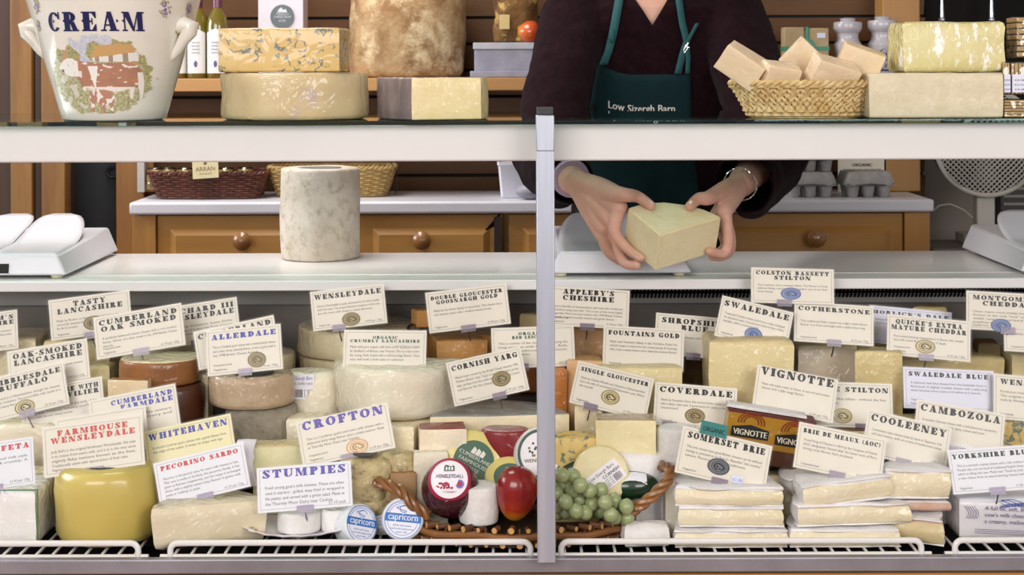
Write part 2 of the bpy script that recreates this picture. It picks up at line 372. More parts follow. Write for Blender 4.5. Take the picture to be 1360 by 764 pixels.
# ---- dresser: a tall pine unit with worktop, drawers and an upper shelf
xl = P(171, 265, 3.45).x; xr = P(1241, 262, 3.45).x; zt = P(700, 267, 3.45).z; tk = .029
D = thing('pine_dresser', 'golden pine dresser with white worktop and knobbed drawers behind the counter', 'dresser', (0, 3.6, 0))
def dp(g, name, m, **k):
    o = g.build(name, m, parent=D, **k); o.matrix_parent_inverse = Matrix.Translation((0, -3.6, 0)); return o
g = G().box(xl, xr, 3.45, 3.75, zt-tk, zt); dp(g, 'worktop', counterw, bevel=.006)
g = G().box(xl+.012, xr-.02, 3.50, 3.74, 0, zt-tk); dp(g, 'carcass', pine, smooth=False)
def front(x0, x1):
    z1 = zt-tk-.004; z0 = z1 - .19
    g = G().box(x0, x1, 3.474, 3.499, z0, z1)
    b = .022; cx = [x0+.03, x1-.03]; 
    g.add([(x0+.03, 3.474, z0+.03), (x1-.03, 3.474, z0+.03), (x1-.03, 3.474, z1-.03), (x0+.03, 3.474, z1-.03),
           (x0+.045, 3.462, z0+.045), (x1-.045, 3.462, z0+.045), (x1-.045, 3.462, z1-.045), (x0+.045, 3.462, z1-.045)],
          [(4, 5, 6, 7), (0, 1, 5, 4), (1, 2, 6, 5), (2, 3, 7, 6), (3, 0, 4, 7)])
    o = dp(g, 'drawer', pine, smooth=False, bevel=.002); return o
def knob(x, zz, par, r=.021):
    g = G(); pr = [(.008, 0), (.008, .012), (.014, .016), (r, .024), (r, .032), (.014, .040), (.004, .043)]
    T = Matrix.Translation((x, 3.462, zz)) @ Matrix.Rotation(PI/2, 4, 'X'); g.lathe(pr, 20, T=T)
    o = g.build('knob', mat('turned_knob', '9a6c42', .3, '85582f', 10, coat=.6)); o.parent = par; return o
dl, dr = P(209, 300, 3.45).x, P(480, 300, 3.45).x
for (a, b, kx, ky) in ((209, 470, 321, 321), (478, 668, 560, 320), (676, 940, 806, 320), (948, 1199, 1085, 317)):
    d = front(P(a, 300, 3.474).x, P(b, 300, 3.474).x); knob(P(kx, ky, 3.43).x, P(kx, ky, 3.43).z, d)
for (a, b) in ((176, 207), (1201, 1235)):
    g = G().box(P(a, 300, 3.47).x, P(b, 300, 3.47).x, 3.468, 3.5, 0, zt-tk-.002); dp(g, 'stile', wood('pine_upright', '', ''), smooth=False, bevel=.002)
g = G().box(P(176, 0, 3.74).x-.045, P(188, 0, 3.74).x, 3.752, 3.772, 0, 2.3); g.box(P(189, 0, 3.74).x, P(201, 0, 3.74).x, 3.752, 3.772, zt, 2.3); dp(g, 'upright', pinez, smooth=False)
g = G().box(P(180, 0, 3.72).x, P(189.5, 0, 3.72).x, 3.73, 3.752, zt+.001, 2.3); plab(dp(g, 'edge_strip', white_lam, smooth=False), 'white painted edge strip')
g = G().box(P(1172, 0, 3.66).x, P(1222, 0, 3.66).x, 3.66, 3.74, zt+.001, 2.3); dp(g, 'post', mat('pale_pine_post', 'ad8048', .5, '9b6f3a', 8, stretch=(1, 1, .1)), bevel=.003)
# upper shelf on the same dresser
us = P(700, 103, 3.52).z
g = G().box(P(120, 0, 3.52).x, P(1168, 0, 3.52).x, 3.52, 3.755, us-.030, us); sh = dp(g, 'upper_shelf', orangepine, smooth=False, bevel=.002)
# angle bracket of black iron on the middle drawer
g = G(); a = P(661, 300, 3.455); g.box(a.x-.008, a.x+.010, 3.452, 3.4615, a.z-.12, a.z+.02); g.add([(a.x-.008, 3.452, a.z+.012), (a.x-.028, 3.452, a.z-.008), (a.x-.028, 3.4615, a.z-.012), (a.x-.008, 3.4615, a.z-.002), (a.x+.004, 3.452, a.z+.03), (a.x+.01, 3.4615, a.z+.03)], [(0, 1, 2, 3), (0, 4, 5, 3), (0, 1, 4)])
plab(dp(g, 'iron_plate', mat('black_iron', '2a1c12', .6)), 'dark iron corner plate')

# ---- dark passage with a grey sack in it
g = G(); T0 = P(140, 235, 3.95)
pr = []
for i in range(13):
    t = i/12; pr.append([(T0.x + (.17+.02*math.sin(t*5))*math.cos(2*PI*j/20), T0.y - .05 + .07*math.sin(2*PI*j/20) - .05*math.sin(PI*t), .02 + 1.2*t + .01*math.sin(j*2)) for j in range(20)])
g.rings(pr)
sack = g.build('sack', mat('grey_sack', '242529', .7, '1c1c20', 8)); tag(sack, 'tall grey printed sack standing in the dark gap left of the dresser', 'sack')
g = G()
for cx, cy, rx, ry, a0, a1 in ((150, 229, 8, 6.5, 0, 360), (166, 227, 8, 7, 70, 300), (168, 245, 9, 5, 80, 200), (176, 232, 6, 8, 90, 270)):
    pts = [P(cx + rx*math.cos(math.radians(a0+(a1-a0)*i/16)), cy - ry*math.sin(math.radians(a0+(a1-a0)*i/16)), 3.80) for i in range(17)]
    g.tube(pts, .004, 5)
plab(g.build('scrawled_print', mat('ink_black', '15131a', .6), parent=sack), 'black scrawled lettering')


# ================================================================ the display counter
YF = 2.36
CT = thing('display_counter', 'white and aluminium refrigerated cheese display counter with glass top', 'counter', (0, 2.6, 0))
def cp(g, name, m, **k):
    o = g.build(name, m, parent=CT, **k); o.matrix_parent_inverse = Matrix.Translation((0, -2.6, 0)); return o
X0, X1 = -1.15, 1.15
zg = P(680, 160, 2.36).z
# glass
gl = bpy.data.materials.new('green_edged_glass'); gl.use_nodes = True; b = gl.node_tree.nodes['Principled BSDF']
b.inputs['Base Color'].default_value = lin('b8dcd0'); b.inputs['Roughness'].default_value = .0; b.inputs['Transmission Weight'].default_value = 1; b.inputs['IOR'].default_value = 1.5
g = G().box(X0, X1, 2.36, 2.86, zg-.0065, zg); plab(cp(g, 'glass_top', gl, smooth=False), 'clear glass shelf with a green edge')
zb = P(680, 214, 2.385).z
beamm = mat('cream_canopy', 'dbd8d5', .45, 'd6d3d0', 4)
g = G().box(X0, X1, 2.385, 2.52, zb, zg-.0075); cp(g, 'canopy', beamm, bevel=.003)
# rear serving ledge
zl = P(680, 364, 2.78).z
g = G().box(X0, X1, 2.781, 3.11, zl-.02, zl); plab(cp(g, 'serving_ledge', white_lam, bevel=.002), 'white laminate ledge for serving')
g = G().box(X0, X1, 2.705, 2.7795, zl-.019, zl-.0005); cp(g, 'ledge_lip', mat('white_lip', 'e2dfdd', .35), bevel=.002)
# body of the case
grey = mat('grey_steel_back', '8d8680', .35, '7f7972', 3, metal=.35); deckm = mat('dark_deck', '2a2624', .6)
zbk = P(680, 405, 2.93).z
g = G().box(X0, X1, 2.93, 2.945, .5, zbk); cp(g, 'back_panel', grey, smooth=False)
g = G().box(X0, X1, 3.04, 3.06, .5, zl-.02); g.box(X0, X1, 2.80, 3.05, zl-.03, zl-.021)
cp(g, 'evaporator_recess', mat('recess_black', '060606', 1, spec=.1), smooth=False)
g = G()
for a, b2, z0, z1 in ((2.36, 2.55, .50, .515), (2.55, 2.71, .50, .64), (2.71, 2.93, .50, .73)): g.box(X0, X1, a, b2, z0, z1)
cp(g, 'stepped_deck', deckm, smooth=False)
g = G().box(X0, X1, 2.345, 2.36, .535, P(680, 742, 2.345).z); plab(cp(g, 'front_rail', steel, bevel=.002), 'brushed metal front rail')
g = G().box(X0, X1, 2.345, 2.3585, .10, .532); plab(cp(g, 'plinth', orangepine, smooth=False), 'pine board plinth')
g = G().box(X0, X1, 2.95, 3.03, .10, zl-.021); cp(g, 'rear_panel', mat('rear_white', 'cfcac4', .5), smooth=False)
g = G().box(X0+.05, X1-.05, 2.42, 3.0, 0, .10); cp(g, 'kick_board', dark, smooth=False)
# black coiled hose in the recess
g = G(); pts = []
xa, xb, zc = P(838, 0, 2.92).x, 1.1, P(1000, 391, 2.92).z
n = int((xb-xa)/.0075)
for i in range(n*8): t = i/8; a = 2*PI*t; pts.append((xa + t*.0075 + .003*math.sin(a), 2.955 + .012*math.cos(a), zc + .012*math.sin(a)))
g.tube(pts, .0021, 5); g.tube([(xa, 2.955, zc), (xb, 2.955, zc)], .006, 8); cp(g, 'coiled_hose', mat('black_rubber', '0d0d0e', .5))
g = G().box(P(840, 0, 3.03).x, P(965, 0, 3.03).x, 3.030, 3.038, .86, .92); cp(g, 'lit_area_plate', mat('lit_area_plate', 'a8a6a4', .4, metal=.5), smooth=False)  # pale plate added to stand for the grey-lit area behind the hose
# post
xa, xb = P(712.5, 400, 2.335).x, P(736.5, 400, 2.335).x
g = G().box(xa, xb, 2.315, 2.343, .56, P(720, 200, 2.33).z, 0); g.box(xa, xb, 2.315, 2.3585, P(720, 200, 2.33).z, P(720, 153, 2.33).z)
po = plab(cp(g, 'post', alu, bevel=.0015), 'aluminium upright post')
g = G().box(xa+.001, xb-.001, 2.325, 2.358, P(720, 153, 2.33).z+.0005, P(720, 142, 2.33).z)
o = g.build('end_cap', film('smoky_cap', .25, .15, '7a6660'), smooth=False, bevel=.002); o.parent = po

# ---- wire racks
rackm = mat('white_plastic_coating', 'e4e0dc', .35, coat=.3)
zr = .5605; zlip = P(680, 721, 2.362).z
def rack(x0, x1, label):
    a, b = P(x0, 737, 2.362).x, P(x1, 737, 2.362).x
    R = thing('wire_rack', label, 'wire rack', ((a+b)/2, 2.45, zr-.006)); INV = Matrix.Translation((-(a+b)/2, -2.45, -zr+.006))
    def rp(g, n):
        o = g.build(n, rackm, parent=R); o.matrix_parent_inverse = INV; return o
    rr = .0042; pts = [(a+.004, 2.3665, zr-.004)]
    for i in range(7): q = PI - PI/2*i/6; pts.append((a+.004+.012+.012*math.cos(q), 2.3665, zlip-.012+.012*math.sin(q)))
    for i in range(7): q = PI/2 - PI/2*i/6; pts.append((b-.004-.012+.012*math.cos(q), 2.3665, zlip-.012+.012*math.sin(q)))
    pts.append((b-.004, 2.3665, zr-.004)); g = G().tube(pts, rr*1.15, 10); rp(g, 'lip_rail')
    g = G().tube([(a-.012, 2.3675, zr-.005), (b+.012, 2.3675, zr-.005)], rr*.95, 10); g.tube([(a-.01, 2.54, zr-.006), (b+.01, 2.54, zr-.006)], rr*.9, 8); rp(g, 'frame_rail')
    n = round((b-a-.02)/.0262); g = G()
    for i in range(n+1):
        x = a+.01+(b-a-.02)*i/n; g.tube([(x, 2.366, zr-.010+.004), (x, 2.372, zr-.0025), (x, 2.40, zr-.0025), (x, 2.54, zr-.0025)], .0024, 6)
    rp(g, 'cross_wires')
rack(-160, 186, 'white wire rack under the yellow waxed cheese, leftmost of the four')
rack(222, 708, 'long white wire rack under the plate and wicker tray, left of the post')
rack(742, 1228, 'long white wire rack under the brie stacks, right of the post')
rack(1266, 1600, 'white wire rack at the right corner, under the wrapped blue cheese pack')
# ================================================================ price cards
ink = mat('printed_black', '17140f', .6); grey_ink = mat('small_print', '48443d', .7)
blue_ink = mat('printed_blue', '3a3fa4', .6); red_ink = mat('printed_red', 'c8322c', .6); purple_ink = mat('printed_purple', '5a46a8', .6); green_ink = mat('printed_green', '2a5a34', .6)
cream = mat('cream_card', 'e1d9ca', .6, 'ded5c5', 5); white_card = mat('white_card', 'e2e0e4', .6); yellow_card = mat('yellow_card', 'e4daac', .6); lilac_card = mat('lilac_card', 'd8d6e2', .6)
gold_seal = mat('gold_seal', 'a08a52', .45); gold_dark = mat('seal_print', '4a3c20', .5); blue_seal = mat('blue_seal', '7c8cb4', .5); blue_dark = mat('seal_print_blue', '3a4876', .5)
pale_seal = mat('pale_seal', 'd2c08c', .5); silver_seal = mat('silver_seal', '66656c', .4); pink_seal = mat('peach_seal', 'eec8a4', .5)
sleeve = film('card_sleeve', .015, .22, bump=.15); clipm = film('clip_plastic', .07, .3, 'dcd4e0')
def card(name_lines, TL, TR, BL, Y, label, ink_=None, paper=None, body=(), price='', seal=None, veg='Vegetarian', hw=.8, hh=.125, top=.17, tilt=16, clip=.5, fs=.076, align='c', group=None, by=None, pin=.05, extra=None):
    TL, TR, BL = Vector(TL), Vector(TR), Vector(BL)
    ink_ = ink_ or ink; paper = paper or cream
    tilt = 10 if min(TL.y, TR.y) < 392 else tilt
    wpx = (TR-TL).length; hpx = (BL-TL).length; c = (TR+BL)/2
    roll = -math.atan2(TR.y-TL.y, TR.x-TL.x) - TH
    t = math.radians(tilt); w = wpx*Y/F; h = hpx / (F/Y*math.cos(t) + (c.y-HY)/Y*math.sin(t))
    R = Matrix.Rotation(PI/2 - t, 4, 'X') @ Matrix.Rotation(roll, 4, 'Z')
    M = Matrix.Translation(P(c.x, c.y, Y)) @ R @ Matrix.Translation((0, -h/2, 0))
    root = thing('price_card', label, 'price card', mx=M, group=group)
    g = G(); r = .0015
    g.box(-w/2, w/2, 0, h, -.0006, 0); g.build('card', paper, parent=root, smooth=False)
    # printed border
    g = G(); b = .028*w; q = .00035
    for x0, x1, y0, y1 in ((-w/2+b, w/2-b, h-b-q, h-b), (-w/2+b, w/2-b, b, b+q), (-w/2+b, -w/2+b+q, b, h-b), (w/2-b-q, w/2-b, b, h-b)): g.add([(x0, y0, .0002), (x1, y0, .0002), (x1, y1, .0002), (x0, y1, .0002)], [(0, 1, 2, 3)])
    hh = hh*.88; y = h*(1-top)
    fsz = h*fs
    yb = h*(1-top) - len(name_lines)*h*(hh+.03) - fsz*1.2 if by is None else h*(1-by)
    for i, ln in enumerate(body):
        last = i == len(body)-1
        fit = w*.84 if not last else min(w*.84, textw(ln, fsz))
        put_text(g, ln, -w*.42, yb - i*fsz*1.22, fsz, 0, fit=fit, z=.0002)
    if veg:
        for i, ln in enumerate(reversed(veg.split('/'))): put_text(g, ln, -w*.42, h*.10 + i*fsz*1.3, fsz*.92, z=.0002)
    if price: put_text(g, price, w*.43, h*.085, fsz*.92, z=.0002, align='r')
    g.build('small_print', grey_ink, parent=root, smooth=False)
    g = G(); H = h*hh
    yy = y - H + H*.6
    for k, ln in enumerate(name_lines):
        if isinstance(ln, tuple): ln, wf, al = ln
        else: wf, al = hw if len(name_lines) == 1 else hw*min(1, fatw(ln)/max(fatw(l if isinstance(l, str) else l[0]) for l in name_lines)), align
        W = w*wf; x = -W/2 if al == 'c' else (-w*.42 if al == 'l' else w*.45 - W)
        put_fat(g, ln, x, yy - k*(H*1.28), H, W, z=.0003)
    g.build('heading', ink_, parent=root, smooth=False)
    if seal:
        sx, sy, kind = seal; ms = {'g': (gold_seal, gold_dark), 'b': (blue_seal, blue_dark), 'p': (pale_seal, gold_dark), 's': (silver_seal, ink), 'k': (pink_seal, gold_seal)}[kind]
        g = G(); cx, cy = -w/2+sx*w, h*(1-sy); rx, ry = w*.125, h*.175
        g.lathe([(1, 0), (1, .5), (.97, 1)], 28, T=Matrix.Translation((cx, cy, .0002)) @ Matrix.Diagonal((rx, ry, .0005, 1)), mi=0)
        def ring(a, b_, z, m, a0=0, a1=2*PI, dx=0, dy=0):
            n = 24; v = []
            for i in range(n+1):
                an = a0+(a1-a0)*i/n; v += [(cx+dx+rx*a*math.cos(an), cy+dy+ry*a*math.sin(an), z), (cx+dx+rx*b_*math.cos(an), cy+dy+ry*b_*math.sin(an), z)]
            g.add(v, [(2*i, 2*i+1, 2*i+3, 2*i+2) for i in range(n)], m)
        ring(.93, .86, .0009, 1); ring(.62, .57, .0009, 1); ring(.45, .28, .0009, 1, .3, 4.6); ring(.3, .16, .0009, 1, 3.6, 7.6, rx*.25, -ry*.05); ring(.12, .0, .0009, 1, dx=-rx*.1)
        for i in range(26):
            an = 2*PI*i/26; put_text(g, 'O', cx+rx*.67*math.cos(an), cy+ry*.70*math.sin(an)-ry*.06, ry*.2, 1, z=.0009)
        g.build('seal', list(ms), parent=root, smooth=False)
    g = G(); e = .0022
    g.box(-w/2-e, w/2+e, -e, h+e, .0014, .0017); g.build('sleeve', sleeve, parent=root, smooth=False)
    if clip is not None:
        g = G(); cx = -w/2 + clip*w; cw = w*.09; ch = .0095
        g.box(cx-cw, cx+cw, -ch*.55, ch*.75, .0022, .0034); g.box(cx-cw, cx+cw, -ch*.55, -ch*.45, -.0022, .0021)
        g.tube([(cx, -ch*.5, 0), (cx, -ch*.5-pin*.35, -pin*.4)], .0012, 6)
        g.build('clip', clipm, parent=root, smooth=False)
    return root

LO = ['Made by traditional methods in the Dales this', 'moist cheese has a clean and open texture with', 'a mild flavour and buttery edge.']
cards = [
 # row nearest the front
 dict(n=["FETA"], TL=(-62, 595), TR=(40, 580), BL=(-53, 657), Y=2.405, c='red', paper='white', body=['made with fresh local milk style', 'cheese. Creamy & crumbly. A', 'good cheese for salads'], price='£1.90 per 125g', hw=(("FETA", .36, 'r'),), label='white price card headed FETA in red, cut off at the left edge'),
 dict(n=["FARMHOUSE", "WENSLEYDALE"], TL=(54, 568), TR=(186, 550), BL=(62, 635), Y=2.43, c='red', body=["Judy Bell's is the original farmhouse Wensleydale. She uses", "it to create from ewe's milk, and it is in the very same", 'slightly flaky texture known as the best.', "Traditionally eaten with spiced piece of fruit cake."], hw=.84, label="cream price card headed FARMHOUSE WENSLEYDALE in red"),
 dict(n=["PECORINO SARDO"], TL=(204, 615), TR=(322, 587), BL=(214, 675), Y=2.43, c='red', paper='white', body=["Pecorino is the general name for ewe's milk cheeses in Italy.", 'This one is made in Sardinia, the pecorino family. It has', 'given us Romano (vegetarian), and the recipe is unchanged', 'since, with a slightly sweet nutty flavour! It grates well,', 'pasta or melting on pizza.'], price='£1.55 per 125g', veg='', hw=.86, hh=.115, by=.42, label='white price card headed PECORINO SARDO in red'),
 dict(n=["STUMPIES"], TL=(341, 622), TR=(466, 612), BL=(343, 682), Y=2.405, c='purple', paper='white', body=["Fresh young goat's milk cheeses. These are often", 'used in starters - grilled, deep fried or wrapped in', 'filo pastry, and served with a green salad. Made at', 'the Thornby Moor Dairy near Carlisle.'], price='£1.10 each', veg='', hh=.2, hw=.88, fs=.098, label='white price card headed STUMPIES in purple'),
 dict(n=["SOMERSET BRIE"], TL=(907, 565), TR=(1025, 592), BL=(897, 628), Y=2.425, body=['This brie shows how good British cheeses can be without', 'having to pretend to be French. Beautiful "old country"', 'texture. Flavours of grass and mushrooms.'], price='per 125g', seal=(.46, .68, 's'), hw=.86, hh=.15, label='cream price card headed SOMERSET BRIE with a dark oval seal', extra='organic'),
 dict(n=["BRIE DE MEAUX (AOC)"], TL=(1062, 560), TR=(1177, 583), BL=(1054, 621), Y=2.43, body=['Voted King of Cheeses in 1814 by the Congress of Vienna.', 'AOC designated. Named after the lesser town of Paris.', 'Strong nutty flavour, farm produced.'], price='£1.58 per 125g', veg='Unpasteurised', hw=.88, hh=.105, label='cream price card headed BRIE DE MEAUX (AOC)'),
 dict(n=["COOLEENEY"], TL=(1154, 543), TR=(1263, 568), BL=(1145, 603), Y=2.47, body=['Camembert style cheese made by hand in Tipperary. Full,', 'soft and creamy, with an aroma of mushrooms when', 'ripe.'], price='£1.42 per 125g', veg='', hw=.9, hh=.17, label='cream price card headed COOLEENEY'),
 dict(n=["YORKSHIRE BLUE"], TL=(1261, 598), TR=(1378, 590), BL=(1263, 657), Y=2.42, paper='white', body=['This is a smooth creamy cheese with a full, mellow taste.', 'People who are not fond of traditional English blues often', 'admit to liking this one. Made near Thirsk by Judy Bell is', 'a new cheese from an award-winning cheese maker.'], price='£1.80 per 125g', hw=.92, hh=.12, label='white price card headed YORKSHIRE BLUE at the right edge'),
 dict(n=["CROFTON"], TL=(392, 561), TR=(513, 535), BL=(405, 621), Y=2.475, c='purple', body=["This is a Cumbrian goat's and cow's milk cheese with a", 'distinctive fairly tangy flavour and a creamy texture. Made', 'at Thornby Moor Dairy near Carlisle.'], price='£1.59 per 125g', veg='Unpasteurised/Vegetarian', seal=(.6, .80, 'k'), hw=.88, hh=.21, top=.14, label='cream price card headed CROFTON in purple'),
 dict(n=["WHITEHAVEN"], TL=(190, 573), TR=(305, 549), BL=(200, 635), Y=2.475, c='blue', paper='yellow', body=["A smooth Cumbrian goat's cheese with a gentle flavour from", 'the edge of the Lakes. It keeps its shape with age.'], hw=.9, hh=.15, label='yellow price card headed WHITEHAVEN in blue'),
 # second row
 dict(n=["", ("MATURE", .42, 'r')], TL=(72, 557), TR=(191, 538), BL=(80, 615), Y=2.50, c='blue', body=['Mature version, a'], veg='', hw=.8, hh=.1, label='cream price card with MATURE in blue, behind the farmhouse card'),
 dict(n=[("CUMBERLAND", .7, 'r'), ("FARMDALE", .6, 'r')], TL=(117, 532), TR=(231, 509), BL=(127, 592), Y=2.525, c='blue', body=['made from fresh double texture', 'is by the Thornby Dairy and', 'their gently matured'], veg='', hh=.12, label='cream price card with a blue two-line heading, above the farmhouse card'),
 dict(n=[("RIBBLESDALE", .8, 'r'), ("BUFFALO", .58, 'c')], TL=(-28, 506), TR=(81, 480), BL=(-16, 563), Y=2.55, body=['buffalo herd is in Warwickshire, though the cheeses', 'are set in Yorkshire. The pure buffalo milk results in a', 'rich & creamy flavour.'], price='£2.10 per 125g', seal=(.48, .83, 'p'), veg='', hh=.13, label='cream price card headed RIBBLESDALE BUFFALO'),
 dict(n=[("LANCASHIRE WITH", .88, 'r'), ("CHEVILIER", .62, 'r')], TL=(26, 518), TR=(133, 500), BL=(34, 575), Y=2.57, body=['A mild curd with fine herbs in the early of the', 'garlic taste. Traditional Yorkshire, curd flavour,', 'has a real rise and cheesy corner.'], veg='', hh=.12, label='cream price card with WITH in its heading, behind the buffalo card'),
 dict(n=["OAK-SMOKED", "LANCASHIRE"], TL=(9, 467), TR=(114, 449), BL=(15, 520), Y=2.60, body=['Hand-made by Carron Lodge in Lancashire, gently smoked'], price='£1.60 per 125g', hw=.86, hh=.15, veg='', label='cream price card headed OAK-SMOKED LANCASHIRE'),
 dict(n=["CUMBERLAND", "OAK SMOKED"], TL=(123, 422), TR=(239, 402), BL=(131, 478), Y=2.62, body=['A perfectly balanced mature cheese with a rich smoked', 'flavour. Winner of a silver medal in the 1999 British Cheese', 'Awards.'], price='£1.70 per 125g', veg='Unpasteurised/Vegetarian', hw=.88, hh=.135, label='cream price card headed CUMBERLAND OAK SMOKED'),
 dict(n=["ALLERDALE"], TL=(272, 440), TR=(371, 430), BL=(278, 500), Y=2.57, c='blue', body=["This is a Cumbrian goat's cheese with a sweet brackish texture", 'and a clean, honey, almondy flavour. It won a gold medal in', 'the 1998 British Cheese Awards.'], price='£1.79 per 125g', veg='Unpasteurised/Vegetarian', seal=(.66, .74, 'g'), hw=.86, hh=.13, label='cream price card headed ALLERDALE in blue'),
 dict(n=["SINGLE GLOUCESTER"], TL=(768, 479), TR=(869, 503), BL=(756, 535), Y=2.56, body=['Made by Charles Martell near Dymock in Gloucestershire', 'from the milk of rare breed Old Gloucester cows. Mild in', 'the mouth!'], price='£1.70 per 125g', seal=(.5, .66, 'p'), hw=.88, hh=.105, clip=.28, label='cream price card headed SINGLE GLOUCESTER'),
 dict(n=["COVERDALE"], TL=(870, 507), TR=(979, 516), BL=(868, 564), Y=2.56, body=['Made by Fountains Dairy this revived Dales recipe is mild', 'with a sharp, clean taste. A good choice for salads, or for the', 'cheese board.'], seal=(.5, .72, 'g'), hw=.88, hh=.15, clip=.2, label='cream price card headed COVERDALE'),
 dict(n=["VIGNOTTE"], TL=(1006, 484), TR=(1112, 504), BL=(1000, 542), Y=2.55, body=['Made with triple cream, in France. A very rich and creamy', 'cheese with a light tangy flavour.'], price='£1.91 per 125g', veg='', hw=.9, hh=.2, top=.13, label='cream price card headed VIGNOTTE above the gold box'),
 dict(n=[("BLUE STILTON", .9, 'r')], TL=(1078, 506), TR=(1186, 510), BL=(1077, 566), Y=2.58, body=['the king of blue stilton - without the fuss', 'from creamery.'], seal=(.38, .75, 'p'), hh=.12, clip=.62, label='cream price card headed BLUE STILTON, half hidden by the vignotte card', veg=''),
 dict(n=["CAMBOZOLA"], TL=(1219, 530), TR=(1335, 550), BL=(1213, 590), Y=2.51, body=['A modern German cheese with a well-deserved reputation.', 'Soft, creamy and mildly spicy, sweet and sour.'], veg='', hw=.9, hh=.17, label='cream price card headed CAMBOZOLA'),
 # third row
 dict(n=["CORNISH YARG"], TL=(592, 482), TR=(691, 460), BL=(604, 540), Y=2.58, body=['Mixed recipe revived by the British Cheese Awards 1998', "'Modern British' class. Yarg's crusty outer with a pretty", 'edge, perhaps from the nettle wrapping. Preserved culture', 'and flavour for the cheese board.'], price='£1.75 per 125g', seal=(.67, .62, 'g'), hw=.88, hh=.13, clip=.6, label='cream price card headed CORNISH YARG'),
 dict(n=[("ORGANIC", .30, 'c'), ("CRUMBLY LANCASHIRE", .84, 'c')], TL=(457, 438), TR=(567, 439), BL=(455, 498), Y=2.62, body=['Made with pure organic milk from LOW SIZERGH FARM', 'by Sandham\'s of Barton, near Preston. This is a very crum-', 'bly, young, fresh cheese with a mild but tangy flavour. Goes', 'very well with a fruit cake or oatbread.'], price='£0.90 per 125g', veg='Vegetarian/Pasteurised', hh=.07, by=.40, c='green', clip=.48, label='cream price card headed ORGANIC CRUMBLY LANCASHIRE in green'),
 dict(n=[("ORGANIC", .34, 'c'), ("RED LEICESTER", .5, 'c')], TL=(652, 436), TR=(762, 432), BL=(654, 490), Y=2.66, body=['This is mother of the cheeses made using the', 'long process with fresh milk. Rich,', 'recipe of traditional Red Leicester,', 'free of artificial additives.'], price='per 125g', hh=.08, c='green', by=.42, clip=.35, label='cream price card headed ORGANIC RED LEICESTER behind the post'),
 dict(n=["FOUNTAINS GOLD"], TL=(802, 432), TR=(909, 438), BL=(800, 488), Y=2.64, body=['Made near Fountains Abbey in the Yorkshire Dales this', 'revived recipe is made from rich creamy Jersey & Guernsey', 'milk. It has a sweet mature and a distinctive buttery flavour.'], price='£1.35 per 125g', hw=.88, hh=.12, clip=.48, label='cream price card headed FOUNTAINS GOLD'),
 dict(n=["SWALEDALE BLUE"], TL=(1200, 487), TR=(1320, 493), BL=(1200, 542), Y=2.60, paper='lilac', body=['A delicious semi blue cheese from the Swaledale Dairy in', 'Richmond. A slightly crumbly cheese with a salty tang', 'which becomes more creamy and mellow as it matures.'], veg='Vegetarian/Pasteurised', hw=.88, hh=.12, clip=None, label='lilac-white price card headed SWALEDALE BLUE'),
 dict(n=[("WENSLEYDALE", .9, 'l')], TL=(1322, 496), TR=(1432, 506), BL=(1318, 556), Y=2.58, body=['Farmhouse cheese-making from Hawes in Dales.', 'The original recipe first introduced and', 'made by Wensleydale Creamery.'], hh=.13, label='cream price card at the right edge beginning WENS'),
 # back row
 dict(n=[("FARM'S", .5, 'r'), ("CHESHIRE", .6, 'r')], TL=(-80, 424), TR=(21, 411), BL=(-76, 476), Y=2.70, body=['creamy one of the early character', 'an original from the hillside', 'a very rich flavour by the tin.'], price='£1.80 per 125g', hh=.12, veg='', label='cream price card cut off by the left edge, uppermost there'),
 dict(n=["TASTY", "LANCASHIRE"], TL=(64, 399), TR=(171, 385), BL=(69, 453), Y=2.675, body=['Made by Butlers on their farm in Inglewhite this is a', 'smooth textured cheese with the flavour', 'for 8-12 months.'], seal=(.53, .69, 'g'), hw=.8, hh=.14, label='cream price card headed TASTY LANCASHIRE'),
 dict(n=[("RICHARD III", .78, 'r'), ("WENSLEYDALE", .86, 'r')], TL=(205, 411), TR=(314, 394), BL=(210, 465), Y=2.70, body=['Hawes, North Yorkshire, Suzan Stirke', 'revives this recipe. It is more like those of history', 'and goes back to the fifteenth century.'], hh=.14, veg='', label='cream price card headed RICHARD III WENSLEYDALE'),
 dict(n=["CUMBERLAND"], TL=(257, 441), TR=(363, 418), BL=(265, 492), Y=2.60, body=[], veg='', hw=.9, hh=.15, clip=None, label='cream price card headed CUMBERLAND, hidden behind the Allerdale card'),
 dict(n=["WENSLEYDALE"], TL=(410, 388), TR=(508, 377), BL=(418, 440), Y=2.675, body=['Famous Wensleydale is justly renowned for its mild, crumbly', 'and fresh taste. The unique limestone meadows of the area', 'give the cow\'s milk cheese a sweet aftertaste.'], price='£0.99 per 125g', seal=(.52, .80, 'g'), hw=.9, hh=.14, clip=.35, label='cream price card headed WENSLEYDALE above the stacked pale wheels'),
 dict(n=["DOUBLE GLOUCESTER", "GOOSNARGH GOLD"], TL=(564, 389), TR=(672, 376), BL=(571, 443), Y=2.675, body=['Made by the Butler family in Lancashire. This cheese has a', 'rich buttery taste with a mellow sweet aroma.'], price='£1.40 per 125g', hw=.88, hh=.1, by=.5, clip=.48, label='cream price card headed DOUBLE GLOUCESTER GOOSNARGH GOLD'),
 dict(n=[("APPLEBY'S", .62, 'c'), ("CHESHIRE", .62, 'c')], TL=(727, 380), TR=(836, 386), BL=(726, 432), Y=2.675, body=['Only a handful of cheesemakers still make this traditional', 'Cheshire using raw milk. This is one of the most highly', 'regarded. Won a bronze medal in the 1999 British Cheese', 'Awards. A good crumbly texture and gentle flavour.'], price='£1.50 per 125g', veg='Unpasteurised/Vegetarian', hh=.14, top=.12, fs=.075, clip=.5, label="cream price card headed APPLEBY'S CHESHIRE, right of the post"),
